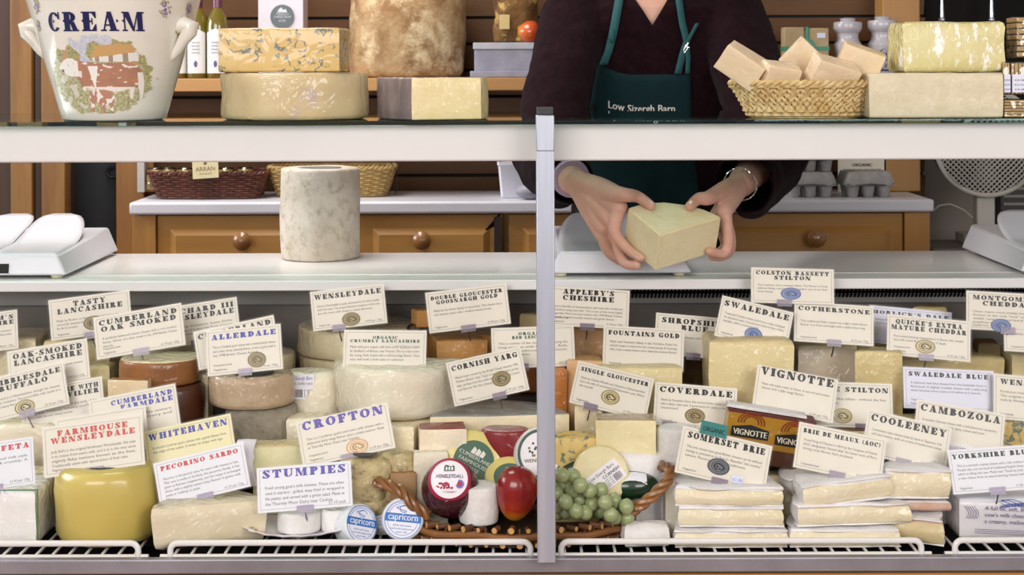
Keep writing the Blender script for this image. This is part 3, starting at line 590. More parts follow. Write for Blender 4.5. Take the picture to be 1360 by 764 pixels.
 dict(n=[("SHROPSHIRE", .84, 'c'), ("BLUE", .34, 'c')], TL=(871, 415), TR=(975, 424), BL=(869, 470), Y=2.70, body=['veined creamery cheese with natural colour and', 'a nutty tone.'], hh=.14, veg='', clip=.5, label='buff price card headed SHROPSHIRE BLUE'),
 dict(n=["SWALEDALE"], TL=(960, 392), TR=(1054, 415), BL=(949, 446), Y=2.64, body=['Traditional Yorkshire cheese made from a recipe unchanged', 'for thousands’ made. Crisp and more textured than a Wens-'.replace('’', ''), 'leydale, with a richness mild.'], price='£1.74 per 125g', seal=(.52, .76, 'b'), hw=.9, hh=.15, clip=.42, label='cream price card headed SWALEDALE with a blue seal'),
 dict(n=[("COLSTON BASSETT", .88, 'c'), ("STILTON", .44, 'c')], TL=(998, 355), TR=(1108, 358), BL=(997, 402), Y=2.67, body=['The creamiest, most consistent Stilton. The flavour is strong', 'without being overpowering, altogether one of our best', 'loved cheeses.'], seal=(.48, .72, 'b'), hh=.12, veg='', clip=.4, top=.15, label='cream price card headed COLSTON BASSETT STILTON, topmost in the case', pin=.08),
 dict(n=["COTHERSTONE"], TL=(1057, 400), TR=(1162, 407), BL=(1053, 453), Y=2.66, body=['This traditional Dales cheese has a light cream bloom', 'flavour. It is fresh and bright with a slight citrus tang.'], price='£2.20 per 125g', veg='Unpasteurised', hw=.9, hh=.12, by=.5, clip=.5, label='cream price card headed COTHERSTONE'),
 dict(n=[("HORLICK'S DALE", .92, 'c')], TL=(1156, 405), TR=(1265, 415), BL=(1153, 455), Y=2.74, paper='lilac', body=['made in Horlick style for', 'small farmhouse tradition'], hh=.1, veg='', clip=None, label="white price card headed HORLICK'S, behind the Quicke's card"),
 dict(n=[("QUICKE'S EXTRA", .8, 'c'), ("MATURE CHEDDAR", .9, 'c')], TL=(1181, 417), TR=(1291, 427), BL=(1176, 471), Y=2.66, body=['From award-winning cheesemakers in Devon, this cheddar', 'has a full round flavour with lots of depth.'], price='£1.41 per 125g', veg='Unpasteurised/Vegetarian', seal=(.46, .72, 'p'), hh=.125, clip=.47, label="cream price card headed QUICKE'S EXTRA MATURE CHEDDAR"),
 dict(n=[("MONTGOMERY", .84, 'c'), ("CHEDDAR", .6, 'c')], TL=(1286, 386), TR=(1395, 392), BL=(1281, 437), Y=2.675, body=['Classic organic round cheddar from Somerset.', 'Known as the only "true" one. A farm', 'with unpasteurised milk, a', 'strong flavour with'], seal=(.42, .86, 'b'), veg='Unpasteurised', hh=.13, fs=.075, label='cream price card headed MONTGOMERY CHEDDAR'),
 dict(n=[("KEEN'S CHEDDAR", .92, 'l')], TL=(1336, 413), TR=(1446, 420), BL=(1331, 466), Y=2.67, body=['Unusual hard cheddar cheese', 'a delicious very tangy in', 'the British Isles.'], veg='Unpasteurised', hh=.12, label='cream price card at the right edge beginning KE'),
]
INK = {'red': red_ink, 'blue': blue_ink, 'purple': purple_ink, 'green': green_ink, None: ink}; PAPER = {None: cream, 'white': white_card, 'yellow': yellow_card, 'lilac': lilac_card}
for k in cards:
    k = dict(k); n = k.pop('n'); hw = k.get('hw')
    if isinstance(hw, tuple): n = list(hw); k.pop('hw')
    ex = k.get('extra')
    r = card([x for x in n if x != ""] if n[0] != "" else [(" ", .1, 'c'), n[1]], k.pop('TL'), k.pop('TR'), k.pop('BL'), k.pop('Y'), k.pop('label'), INK[k.pop('c', None)], PAPER[k.pop('paper', None)], **k)
    if ex:
        g = G(); w, h = .143*1.02, .077
        T = Matrix.Translation((-.026, .078, .0025))
        g.box(-.020, .024, -.009, .012, 0, .0006, 0, T); put_text(g, 'ORGANIC', .002, -.0035, .0105, 1, fit=.036, z=.0009, T=T, align='c', bold=.04)
        plab(g.build('organic_sticker', [mat('teal_sticker', '2f7a74', .6), mat('sticker_ink', '10302e', .6)], parent=r, smooth=False), 'teal sticker marked ORGANIC')
        g = G().box(.018, .036, .006, .016, .0020, .0023); put_text(g, '£1.50', .0195, .008, .007, 1, z=.0026)
        plab(g.build('price_sticker', [mat('pale_blue_sticker', 'd4dcf0', .6), blue_ink], parent=r, smooth=False), 'pale blue price sticker')
# ================================================================ cheeses in the case
Z0, Z1, Z2 = .5605, .6405, .7305
pale = cheese('pale_paste', 'e4d8b4', 'dccfa6', .4); palerind = cheese('pale_rind', 'e0d2ac', 'd6c69c', .45, bump=.4)
ivory = cheese('ivory_paste', 'e4dcc2', 'dcd3b6', .45); ivrind = cheese('ivory_rind', 'ddd3b2', 'd4c9a4', .45)
yellow = cheese('yellow_paste', 'e0d19c', 'd8c88e', .4); yrind = cheese('yellow_rind', 'd8c896', 'c8b584', .3)
wax = mat('yellow_wax', 'cdb967', .32, 'c5af5a', 5, coat=.5, croma=.15, bump=.3, bscale=14, sss=.2)
orange = cheese('orange_paste', 'd8a25a', 'ce954c', .35); deep = cheese('deep_orange_paste', 'c47a28', 'b86c20', .35); pord = cheese('peach_paste', 'dbb07a', 'd2a46c', .3)
smoked = mat('smoked_rind', 'a06a38', .4, '84522a', 9, coat=.5, cbump=.5, bump=.2); brownr = mat('dark_smoked_rind', '5a3018', .4, '462410', 9, coat=.3)
greyr = mat('mould_grey_rind', 'a39a88', .85, '857c6c', 22, bump=.8, bscale=120, col3='6a6254', scale3=70, thr3=(.58, .72)); yargr = mat('nettle_grey_rind', 'a8a5a4', .6, '88857f', 25, bump=.6, bscale=90, coat=.5, cbump=1)
beiger = cheese('beige_rind', 'bfa888', 'b09878', .5); whitem = mat('white_mould', 'e8e4e2', .8, 'd8d2cc', 30, bump=.5, bscale=140, sheen=.2)
white_soft = cheese('white_paste', 'ecebe4', 'e4e2d8', .5); briep = cheese('brie_paste', 'e4dbba', 'dcd0a8', .5, bump=.4, bscale=60); brier = mat('brie_bloom', 'efecec', .8, 'e6e1df', 16, bump=.5, bscale=80, coat=.25, cbump=1, croma=.15, col3='cbb894', scale3=14, thr3=(.6, .75))
greenish = cheese('greenish_cheddar', 'd8c68a', 'c8b478', .4); stil = mat('stilton_rind', '8a6a48', .8, '5e4228', 20, bump=.8, bscale=90); bluev = mat('blue_veined_paste', 'dcc078', .5, 'd2ac5c', 14, veins='6a7c6c', vscale=55, vthr=.07, bump=.3, coat=.3, cbump=1)
herb = mat('herb_crust', 'cbb987', .7, 'a8946a', 30, bump=1, bscale=90, col3='7c7458', scale3=60, thr3=(.54, .62), coat=.6, cbump=1.2, cscale=30); pinkw = mat('pinkish_wrap', 'dcccb4', .4, 'cfbba4', 12, coat=.5, cbump=1); plast = film('cling_wrap', .10, .12, bump=1.2)
redw = mat('red_wax', '8e2a2c', .3, '761e22', 6, coat=.6, cbump=.8); purw = mat('plum_wax', '4a1422', .25, '36101a', 6, coat=.8, cbump=.9); greenw = mat('dark_green_wax', '1e4028', .3, '16301e', 6, coat=.7); seald = mat('dark_seal', '3c3e42', .5)
paperw = mat('label_white', 'e8e6ee', .5)
PC = piece
# ---- back row
PC('cheese_wedge', 'pale cheese wedge at the left edge under the cut-off card', 'block', -30, 44, 450, 2.735, Z2, [pale, palerind], depth=.12, rot=4)
PC('cheese_block', 'tall pale yellow cheese block behind the oak-smoked Lancashire card', 'block', 62, 152, 452, 2.735, Z2, [yellow, yrind], depth=.13, rot=-6)
PC('round_cheese', 'pale cream wheel behind the smoked wheel, under the Richard III card', 'wheel', 196, 272, 440, 2.74, Z2, pale)
PC('round_cheese', 'small pale wheel peeping out behind the Allerdale card', 'wheel', 290, 385, 476, 2.73, Z2, palerind)
lw = PC('round_cheese', 'lower pale cheese wheel under the Wensleydale wheel', 'wheel', 388, 548, 480, 2.715, Z2, palerind)
zz = P(460, 480, 2.715).z + .001
PC('round_cheese', 'upper pale cheese wheel carrying the Wensleydale card', 'wheel', 386, 547, 441, 2.715, zz, [palerind, palerind], wob=.002)
PC('cheese_block', 'orange cheese block under the Double Gloucester card', 'block', 566, 634, 452, 2.735, Z2, [orange, orange], depth=.15, rot=14, r=.004)
PC('cheese_block', 'second orange cheese block right behind the Double Gloucester one', 'block', 630, 654, 446, 2.84, Z2, [orange, orange], depth=.07, rot=0)
g = G(); slab(g, outline('block', .030, .03), .032, .004, .001); T = Matrix.Translation(P(560, 428, 2.76)) @ rz(.4); T.translation.z = P(560, 434, 2.76).z
a = thing('cheese_offcut', 'small orange cheese offcut in film left of the Double Gloucester card', 'cheese', mx=T); g.build('paste', orange, parent=a)
g = G(); g.ball((-.012, 0, -.002), .016, 8, sc=(1, 1, .6)); g.build('film_twist', film('film_twist', .3, .1, bump=1), parent=a)
PC('cheese_block', 'yellow cheese piece behind the post, above the Red Leicester card', 'wedge', 690, 745, 420, 2.78, Z2, [yellow, yrind], depth=.09)
PC('cheese_block', 'deep orange cheese block under the Organic Red Leicester card', 'block', 655, 712, 470, 2.735, Z2, [deep, deep], depth=.12)
PC('cheese_block', "peach coloured cheese block beneath the Appleby's card", 'block', 748, 802, 437, 2.735, Z2, [pord, pord], depth=.14, r=.004)
PC('cheese_block', "deep orange block right of the post, below the Appleby's cheese", 'block', 726, 752, 486, 2.66, Z1, [deep, deep], depth=.08, r=.003)
PC('cheese_block', "peach cheese block under the Appleby's block, behind the Single Gloucester card", 'block', 752, 800, 476, 2.66, Z1, [pord, pord], depth=.07, r=.004)
PC('round_cheese', 'brown-rinded wheel beneath the Shropshire Blue card', 'wheel', 862, 944, 470, 2.74, Z2, [stil, stil], wob=.003, r=.01)
PC('cheese_slab', 'flat yellow cheese slab below the Fountains Gold card', 'half', 792, 906, 488, 2.60, Z1, [yellow, yrind], depth=.10)
PC('cheese_block', 'tall rounded yellow cheese block under the Swaledale card', 'block', 942, 1054, 452, 2.60, Z1, [yellow, yrind], depth=.10, r=.012, wob=.003)
PC('cheese_block', 'pinkish pale wrapped cheese block under the Cotherstone card', 'block', 1062, 1146, 460, 2.72, Z2, [pinkw, yellow], depth=.12, r=.012, wob=.003, rot=-3)
PC('cheese_wedge', 'olive-cream cheddar wedge left of the Swaledale Blue card', 'block', 1138, 1198, 464, 2.66, Z1, [greenish, greenish], depth=.06, rot=-14, r=.004)
PC('cheese_slab', "long cheddar slab under the Quicke's card", 'half', 1196, 1334, 474, 2.73, Z2, [greenish, greenish], depth=.14)
o = PC('cheese_wedge', "small golden cheese wedge poking up above the Quicke's card", 'wedge', 1212, 1258, 409, 2.80, Z2, [greenish, greenish], depth=.06, rot=20)
PC('cheese_wedge', "little wrapped cheese corner left of the Quicke's card", 'wedge', 1156, 1190, 444, 2.79, Z2, [bluev, yrind], depth=.05)
PC('cheese_block', 'olive brown cheese block in the shade under the Montgomery card', 'block', 1303, 1331, 456, 2.76, Z2, [mat('aged_rind', '7c6a44', .7, '6a5838', 12, bump=.4), stil], depth=.06, rot=-8)
PC('cheese_block', "yellow cheese block at the right edge under the Keen's card", 'block', 1344, 1440, 470, 2.735, Z2, [yellow, yrind], depth=.12)
PC('cheese_wedge', 'blue-veined golden wedge at the right edge below the WENS card', 'block', 1332, 1420, 556, 2.585, Z1, [bluev, yrind], depth=.10)
# ---- smoked stack
b1 = PC('round_cheese', 'dark smoked wheel beneath the orange-brown smoked wheel', 'wheel', 150, 262, 517, 2.585, Z1, brownr, depth=.125, r=.008)
PC('round_cheese', 'orange-brown smoked cheese wheel under the Cumberland Oak Smoked card', 'wheel', 147, 257, 482, 2.585, P(205, 517, 2.585).z+.001, [smoked, smoked, palerind], depth=.125, r=.006)
PC('cheese_wedge', 'small beige wedge with brown rind in front of the smoked wheel', 'wedge', 198, 140, 502, 2.553, Z1, [cheese('beige_paste', 'dcc8a0', 'd2bc90', .3), smoked], depth=.028, zt=None) if False else PC('cheese_wedge', 'small beige wedge with brown rind in front of the smoked wheel', 'block', 143, 196, 505, 2.556, Z1, [cheese('beige_paste', 'dcc8a0', 'd2bc90', .3), smoked], depth=.026, r=.004)
PC('cheese_block', 'pale yellow cheese block behind the card with WITH in its heading', 'block', 84, 146, 486, 2.66, Z1, [yellow, yrind], depth=.045)
PC('cheese_block', 'large beige wrapped cheese block under the buffalo card', 'block', -40, 72, 562, 2.555, Z1, [ivory, ivrind], depth=.14, r=.01)
PC('cheese_block', 'beige cheese slab low behind the yellow waxed cheese', 'block', -40, 62, 628, 2.49, Z0, [pale, palerind], depth=.05)
PC('cheese_wedge', 'cream cheese wedge between the buffalo and farmhouse cards', 'block', 20, 120, 575, 2.50, Z0, [ivory, ivrind], depth=.045) if False else None
# ---- Allerdale stack
PC('round_cheese', 'grey mouldy cheese wheel below the wrapped Allerdale wheel', 'wheel', 290, 390, 548, 2.553, Z1, greyr, depth=.12, wob=.003, r=.01)
PC('round_cheese', 'beige wrapped wheel under the Allerdale card', 'wheel', 270, 383, 503, 2.553, P(330, 548, 2.553).z+.001, [beiger, beiger], depth=.12, r=.01, wob=.002)
g = G(); g.lathe([(.001, 0), (.034, 0), (.034, .0008), (.001, .0009)], 28); sd = g.build('dark_paper_disc', seald, mx=Matrix.Translation((P(335, 500, 2.58).x, 2.60, P(330, 503, 2.553).z+.0022))); tag(sd, 'dark oval paper disc on top of the Allerdale wheel', 'label')
o = PC('cheese_round', 'cream wrapped cheese with a barcode sticker beside the Allerdale wheel', 'wheel', 372, 452, 496, 2.64, Z1, ivory, depth=.065, r=.014, wob=.003)
g = G(); R = Matrix.Translation(P(399, 514, 2.636)) @ Matrix.Rotation(PI/2-.05, 4, 'X')
w, h = .048, .043; g.box(-w/2, w/2, -h/2, h/2, 0, .0006)
put_text(g, 'Low Sizergh Barn', 0, h*.28, .009, 1, fit=w*.9, z=.0008, align='c'); put_text(g, 'ORGANIC CRUMBLY LANCS', 0, h*.08, .006, 2, fit=w*.9, z=.0008, align='c')
rnd = random.Random(3); x = -w*.42
while x < w*.08: q = rnd.choice((.0006, .001, .0014)); g.add([(x, -h*.42, .0008), (x+q, -h*.42, .0008), (x+q, -h*.1, .0008), (x, -h*.1, .0008)], [(0, 1, 2, 3)], 2); x += q + rnd.choice((.0006, .001))
for i in range(2): g.tube([(w*(.16+.15*i), -h*.4, .0008), (w*(.28+.15*i), -h*.4, .0008), (w*(.28+.15*i), -h*.12, .0008), (w*(.16+.15*i), -h*.12, .0008)], .0004, 4, 2, closed=True)
st = g.build('barcode_label', [paperw, purple_ink, grey_ink], smooth=False, mx=R); st.parent = o; st.matrix_parent_inverse = o.matrix_basis.inverted()
plab(st, 'lilac-white sticker with barcode')
# organic crumbly lancashire : two stacked half wheels
PC('half_round_cheese', 'lower pale half wheel under the crumbly Lancashire cheese', 'halfback', 440, 612, 562, 2.553, Z1, [pale, palerind], depth=.13)
PC('half_round_cheese', 'big pale wrapped half wheel under the Organic Crumbly Lancashire card', 'halfback', 432, 612, 494, 2.553, P(520, 562, 2.553).z+.001, [pale, ivory], depth=.13, r=.011, wob=.003)
o = PC('half_round_cheese', 'grey-rinded half wheel with pale cut face under the Cornish Yarg card', 'half', 566, 752, 552, 2.56, Z1, [pale, yargr], depth=.12, r=.004, rot=6)
o.data.materials[1] = yargr
PC('cheese_wedge', 'pale greenish wedge behind the Stumpies card', 'block', 335, 404, 592, 2.49, Z0, [cheese('green_cream', 'd8d2a4', 'ccc694', .3), yrind], depth=.055, rot=4)
PC('cheese_block', 'pale cream block right behind the Crofton card', 'block', 500, 552, 566, 2.515, Z0, [pale, palerind], depth=.03, rot=-8)
PC('cheese_round', 'white-moulded bumpy round behind the wicker tray handle', 'wheel', 502, 552, 604, 2.46, Z0+.05, herb, depth=.045, r=.01, wob=.004)
PC('cheese_block', 'brown-edged cheese block under the white-moulded round', 'block', 518, 552, 628, 2.455, Z0, [mat('tan_paste', '9c7a50', .6), smoked], depth=.05, r=.003)
# crumpled greaseproof paper
g = G(); R_ = []
for i in range(9):
    t = i/8; R_.append([(.016*math.cos(a*PI/8)*(1+.3*noise.noise(Vector((a, t*4, 1))))-.008*math.sin(t*3), .006*math.sin(a*PI/8), .075*t+.004*noise.noise(Vector((a, i, 0)))) for a in range(16)])
g.rings(R_); tag(g.build('greaseproof_paper', mat('greaseproof', 'e2e0e4', .5, bump=.5), loc=(P(329, 640, 2.47).x, 2.475, P(329, 646, 2.47).z)), 'crumpled white paper standing behind the Pecorino Sardo card', 'paper')

# ---- front row
f = PC('feta_block', 'white wrapped feta block at the left edge of the case', 'block', -40, 47, 652, 2.40, Z0, [white_soft, white_soft], depth=.10, r=.008, wob=.002)
g = G(); g.box(.054, .0555, -.050, -.046, .004, P(0, 652, 2.40).z-Z0+.002); g.box(-.05, .0555, -.0508, -.048, P(0, 652, 2.40).z-Z0, P(0, 652, 2.40).z-Z0+.0016)
st = g.build('green_band', mat('green_band', '5c8a60', .4, coat=.4), smooth=False); st.parent = f; plab(st, 'green printed edge of the wrapper')
fw = PC('round_cheese', 'yellow waxed drum-shaped cheese under the Farmhouse Wensleydale card', 'wheel', 58, 196, 630, 2.385, Z0, [wax, wax], r=.016, wob=.002, bulge=.002, n=64)
g = G(); g.lathe([(.001, 0), (.022, 0), (.022, .0008), (.001, .0009)], 24, T=Matrix.Diagonal((1.1, .7, 1, 1))); st = g.build('paper_disc', seald); st.parent = fw; st.location = (.0, -.032, P(0, 630, 2.385).z - Z0 - .0002)
pe = PC('half_round_cheese', 'cream half wheel with pale rind under the Pecorino Sardo card', 'half', 196, 340, 668, 2.395, Z0, [cheese('pecorino_paste', 'ddd2b2', 'd4c8a4', .4), cheese('pecorino_rind', 'cfc4a4', 'beb290', .6)], depth=.085, rot=17, r=.014, taper=1.08)
# plate with stumpies
pc = P(398, 708, 2.45); pc.y = 2.435; g = G(); n = 72; R_ = []
for r, z, fl in ((.03, 0, 0), (.03, .002, 0), (.045, .004, 0), (.072, .012, .01), (.088, .017, .05), (.090, .019, .05), (.087, .0195, .05), (.070, .015, .01), (.044, .007, 0), (.001, .006, 0)):
    R_.append([((r*(1+fl*math.cos(18*2*PI*j/n)*.5))*math.cos(2*PI*j/n), (r*(1+fl*math.cos(18*2*PI*j/n)*.5))*math.sin(2*PI*j/n)*.8, z) for j in range(n)])
g.rings(R_); pl = g.build('plate', mat('china_white', 'eceaf0', .2, coat=.6), loc=(pc.x, pc.y, Z0+.009)); tag(pl, 'fluted white china plate with a floral rim under the stumpies', 'plate')
g = G(); rnd = random.Random(5)
for i in range(16):
    a = math.radians(150 + 9*i) if i < 10 else math.radians(rnd.uniform(100, 260)); r = .078
    for k in range(4): g.ball((r*math.cos(a)+rnd.uniform(-.004, .004), (r*math.sin(a))*.8+rnd.uniform(-.003, .003), .0178), .0022, 5, k % 3, sc=(1, 1, .15))
st = g.build('floral_rim', [mat('petal_orange', 'd8945c', .5), mat('petal_pink', 'c8909c', .5), mat('leaf_grey', '8a9484', .5)]); st.parent = pl
def stumpy(name, label, px0, px1, y0, y1, Y, zb, m=None, rx=0, rzz=0, wob=.0012, r=.004, mxx=None, **k):
    SEED[0] += 1; a = P(px0, y0, Y); b = P(px1, y1, Y); w = b.x-a.x; g = G(); h = k.get('h') or a.z - zb
    slab(g, outline('wheel', w, w), h, r, wob, seed=SEED[0]); T = Matrix.Translation(((a.x+b.x)/2, Y+w/2, zb)) @ rz(rzz) @ Matrix.Rotation(rx, 4, 'X')
    return tag(g.build(name, m or whitem, mx=T, ang=50), label, 'cheese')
stumpy('goat_cheese', 'white cylindrical goat cheese in the middle of the china plate', 364, 424, 686, 716, 2.40, Z0+.0168)
stumpy('goat_cheese', 'low white goat cheese at the back of the china plate, under its card', 384, 432, 680, 700, 2.468, Z0+.0168)
stumpy('goat_cheese', 'white wrapped goat cheese leaning at the right of the plate', 426, 458, 680, 712, 2.41, Z0+.0168, white_soft)
# blue-and-white wrapped goat cheese rounds
wrapg = mat('glossy_white_wrap', 'e6e8ea', .4, 'dadde2', 18, coat=.8, cbump=1.2, cscale=40, croma=.1); bl = mat('blue_print', '2f74c0', .5)
def capricorn(label, px, py, Y, r, th, tx, tz, roll, parent_group=None):
    """a wrapped round standing nearly on edge, its printed face to the viewer"""
    c = P(px, py, Y); M = Matrix.Translation(c) @ rz(tz) @ Matrix.Rotation(PI/2 - tx, 4, 'X') @ Matrix.Rotation(roll, 4, 'Z')
    SEED[0] += 1; root = thing('goat_cheese_round', label, 'cheese', mx=M, group='blue-labelled wrapped goat cheeses'); g = G()
    g.rings([[(rr*(1+.02*noise.noise(Vector((math.cos(a), math.sin(a), SEED[0]+z*40))))*math.cos(a), rr*(1+.02*noise.noise(Vector((math.cos(a), math.sin(a), SEED[0]+z*40))))*math.sin(a), z) for a in [2*PI*j/40 for j in range(40)]] for rr, z in ((r*.7, -th), (r*.93, -th*.96), (r, -th*.85), (r*1.01, -th*.5), (r, -th*.15), (r*.95, -.001), (r*.9, 0), (r*.5, 0), (.0005, 0))])
    g.build('round', wrapg, parent=root)
    g = G(); g.lathe([(.0005, .0012), (r*.9, .0012), (r*.9, .0004)], 36, mi=0)
    for a, b_ in ((.88, .85), (.74, .72)):
        v = []
        for i in range(49): q = 2*PI*i/48; v += [(r*a*math.cos(q), r*a*math.sin(q), .0016), (r*b_*math.cos(q), r*b_*math.sin(q), .0016)]
        g.add(v, [(2*i, 2*i+1, 2*i+3, 2*i+2) for i in range(48)], 1)
    g.add([(-r*.86, -.12*r, .0017), (r*.86, -.12*r, .0017), (r*.84, .26*r, .0017), (-r*.84, .26*r, .0017)], [(0, 1, 2, 3)], 1)
    put_text(g, 'capricorn', 0, -.04*r, r*.46, 2, fit=r*1.45, z=.0020, align='c', bold=.03)
    for i in range(22):
        q = PI*.08 + PI*.84*i/21; put_text(g, 'SOMERSETGOATSCHEESEMILK'[i], 0, r*.77, r*.1, 1, z=.0017, T=Matrix.Rotation(PI/2-q+PI*0, 4, 'Z'), align='c')
    g.tube([(r*(.22*math.cos(t)+.03), r*(.48+.16*math.sin(t)), .0017) for t in [i*.4 for i in range(14)]], .0005, 4, 1)
    g.tube([(r*.25*math.cos(t)-r*.1, r*(.36+.3*t/6), .0017) for t in [i*.5 for i in range(12)]], .0005, 4, 1)
    for k in range(3): put_text(g, ['full fat soft cheese', "made with pasteurised", "goats' milk"][k], 0, -r*(.32+.15*k), r*.12, 1, z=.0017, align='c')
    g.build('round_label', [paperw, bl, mat('label_white2', 'f4f4f8', .5)], parent=root, smooth=False); return root
capricorn('wrapped goat cheese round leaning back at the far left, its blue label turned right', 480, 696, 2.41, .033, .036, .35, .75, -.35)
capricorn('wrapped goat cheese round with an upright blue label, nearest the wicker tray', 535, 690, 2.405, .0335, .032, .28, .10, -.12)
capricorn('wrapped goat cheese round lying behind and between the other two', 508, 678, 2.462, .032, .026, .85, .2, .1)
# crofton cheese and its neighbours
o = PC('cheese_round', 'herb-crusted round in cling film left of the tray handle, under the Crofton card', 'wheel', 448, 518, 612, 2.44, Z0+.052, herb, depth=.075, r=.018, wob=.005)
g = G(); g.lathe([(.001, 0), (.020, 0), (.020, .0008), (.001, .0009)], 24); st = g.build('dark_disc', seald); st.parent = o; st.location = (.0, -.014, P(0, 612, 2.44).z - Z0 - .049)
PC('cheese_round', 'lower herb-crusted round beneath the Crofton cheese', 'wheel', 444, 516, 657, 2.445, Z0, herb, depth=.07, r=.014, wob=.004)
# single gloucester etc.
PC('cheese_block', 'square-cut pale cheese block in film under the Single Gloucester card', 'block', 792, 871, 556, 2.50, Z0+.052, [cheese('sg_paste', 'e9dfae', 'ddd098', .35), beiger], depth=.055, r=.003, rot=-2)
PC('round_cheese', 'white-veined soft wheel supporting the square-cut block', 'wheel', 800, 886, 604, 2.475, Z0, [mat('washed_rind', 'cfc3a6', .7, 'e4dfd4', 20, bump=.6, bscale=50, stretch=(1, 1, 3)), brier], depth=.07, r=.012, wob=.003)
PC('cheese_wedge', 'pale cheese wedge behind the Single Gloucester block', 'block', 764, 800, 540, 2.565, Z1, [palerind, palerind], depth=.06, r=.004)
PC('blue_cheese_slab', 'golden blue-veined cheese slab right of the post above the green waxed cheese', 'half', 726, 800, 582, 2.49, Z0+.07, [bluev, bluev], depth=.05, r=.004)
PC('cheese_block', 'pale block under the golden blue-veined slab', 'block', 730, 796, 604, 2.50, Z0, [mat('shade_rind', 'b49c68', .7), palerind], depth=.04)
PC('cheese_drum', 'white upright cheese drum below the Coverdale card', 'wheel', 874, 930, 572, 2.475, Z0, whitem, depth=.06, r=.006)
PC('round_cheese', 'white rinded wheel tucked behind the Somerset Brie card', 'block', 884, 930, 640, 2.43, Z0, [mat('film_grey_cheese', 'c6c0ae', .5, 'b8b09a', 14, coat=.7, cbump=1.3), brier], depth=.035, r=.006)
g = G(); sg = tag(PC('cheese_log', 'small white paper-wrapped cheese log in front of the tray at right', 'block', 828, 888, 698, 2.385, Z0, [whitem, whitem], depth=.035, r=.010, wob=.003, rot=4), 'small white paper-wrapped cheese log in front of the tray at right', 'cheese')

# ---- brie: layered wedges
def brie(label, x0, x1, y0, y1, Y, zb, depth=.135, rot=0, kind='half', mats=None, wob=.0048, r=.004, tiltx=0):
    SEED[0] += 1; a = P(x0, y0, Y); b = P(x1, y0, Y); w = b.x-a.x; h = a.z - P(x0, y1, Y).z
    root = thing('brie_wedge', label, 'cheese', mx=Matrix.Translation(((a.x+b.x)/2, Y+depth/2, zb)) @ rz(math.radians(rot)) @ Matrix.Rotation(math.radians(tiltx), 4, 'Y'), group=None)
    o = outline(kind, w, depth)
    g = G(); slab(g, o, h*.86, r, wob*.6, z0=h*.05, mis=(0, 1, 1), seed=SEED[0], bulge=.003); g.build('paste', mats or [briep, brier], parent=root, ang=60)
    o2 = outline(kind, w*1.006, depth*1.006); g = G(); slab(g, o2, h*.12, h*.05, wob, z0=h*.89, mis=(0, 0, 0), seed=SEED[0]+.3); slab(g, o2, h*.07, h*.03, wob*.5, z0=0, mis=(0, 0, 0), seed=SEED[0]+.6)
    g.build('rind', brier, parent=root, ang=60); return root
zb3 = Z0
h3 = P(0, 706, 2.385).z - Z0
brie('bottom wedge of the three-layer brie stack under the Somerset Brie card', 897, 1046, 706, 729, 2.385, Z0, rot=0)
z2 = P(0, 706, 2.385).z + .001
brie('middle wedge of the three-layer brie stack under the Somerset Brie card', 905, 1042, 680, 706, 2.39, z2, rot=-2)
z3 = z2 + (P(0, 680, 2.39).z - P(0, 706, 2.39).z) + .001
brie('top wedge of the three-layer brie stack under the Somerset Brie card', 901, 1042, 655, 680, 2.392, z3, rot=-3)
brie('bottom brie wedge of the right-hand stack, on the rack', 1050, 1196, 705, 728, 2.385, Z0, rot=0)
z2 = P(0, 705, 2.385).z + .001
brie('slumping brie wedge in the middle of the right-hand stack', 1052, 1203, 678, 706, 2.392, z2, rot=6)
z3 = z2 + (P(0, 678, 2.39).z - P(0, 706, 2.39).z) + .001
brie('top brie wedge with a tilted bloomy rind under the Brie de Meaux card', 1056, 1180, 648, 678, 2.395, z3, rot=9, tiltx=-4)
brie('small brie end propped up left of the Brie de Meaux wedge', 1040, 1075, 640, 662, 2.47, z3, depth=.05, rot=30, tiltx=-18)
brie('pinkish-rinded soft wedge under the Cooleeney piece', 1190, 1268, 690, 724, 2.40, Z0, depth=.09, rot=-24, mats=[cheese('washed_paste', 'd2c290', 'c6b482', .25), mat('pink_washed_rind', 'd8c8c0', .7, 'c49c84', 12, bump=.5)])
z4 = P(0, 690, 2.40).z + .018
PC('brie_riser', 'pale washed-rind wedge carrying the Cooleeney cheese', 'half', 1176, 1264, 667, 2.42, P(0, 690, 2.40).z+.001, [mat('pink_washed_rind', '', .7), brier], depth=.08, rot=-4, wob=.003)
brie('thick yellow soft cheese piece under the Cooleeney card', 1178, 1262, 628, 667, 2.415, P(0, 667, 2.42).z+.001, depth=.09, rot=-2)
PC('round_cheese', 'white-rinded wheel deep behind the Cooleeney card', 'wheel', 1200, 1330, 590, 2.50, Z0, [brier, brier], depth=.045)
# wrapped blue cheese pack with print
g = G(); a = P(1274, 706, 2.40); w = .165; M = Matrix.Translation((a.x+w/2, 2.44, Z0)) @ rz(-.02)
pk = PC('cheese_pack', 'wrapped blue cheese pack with printed text at the right corner', 'block', 1274, 1412, 664, 2.42, Z0, [mat('pack_wrap', 'dcd8d8', .4, 'd0ccd0', 10, coat=.6, cbump=.7), paperw], depth=.09, r=.008, wob=.001)
g = G(); T = Matrix.Translation((0, -.0475, .012)) @ Matrix.Rotation(PI/2, 4, 'X') @ Matrix.Rotation(-.05, 4, 'Z')
for i, ln in enumerate(['A full fat, soft, blue veined', "cow's milk cheese with", 'a creamy, mellow taste']): put_text(g, ln, -.045, .035-.0105*i, .0095, 0, z=.001, T=T)
for i in range(3): g.add([(-.06, .004-.003*i, .001), (.07, .004-.003*i, .001), (.07, .0034-.003*i, .001), (-.06, .0034-.003*i, .001)], [(0, 1, 2, 3)], 0, T)
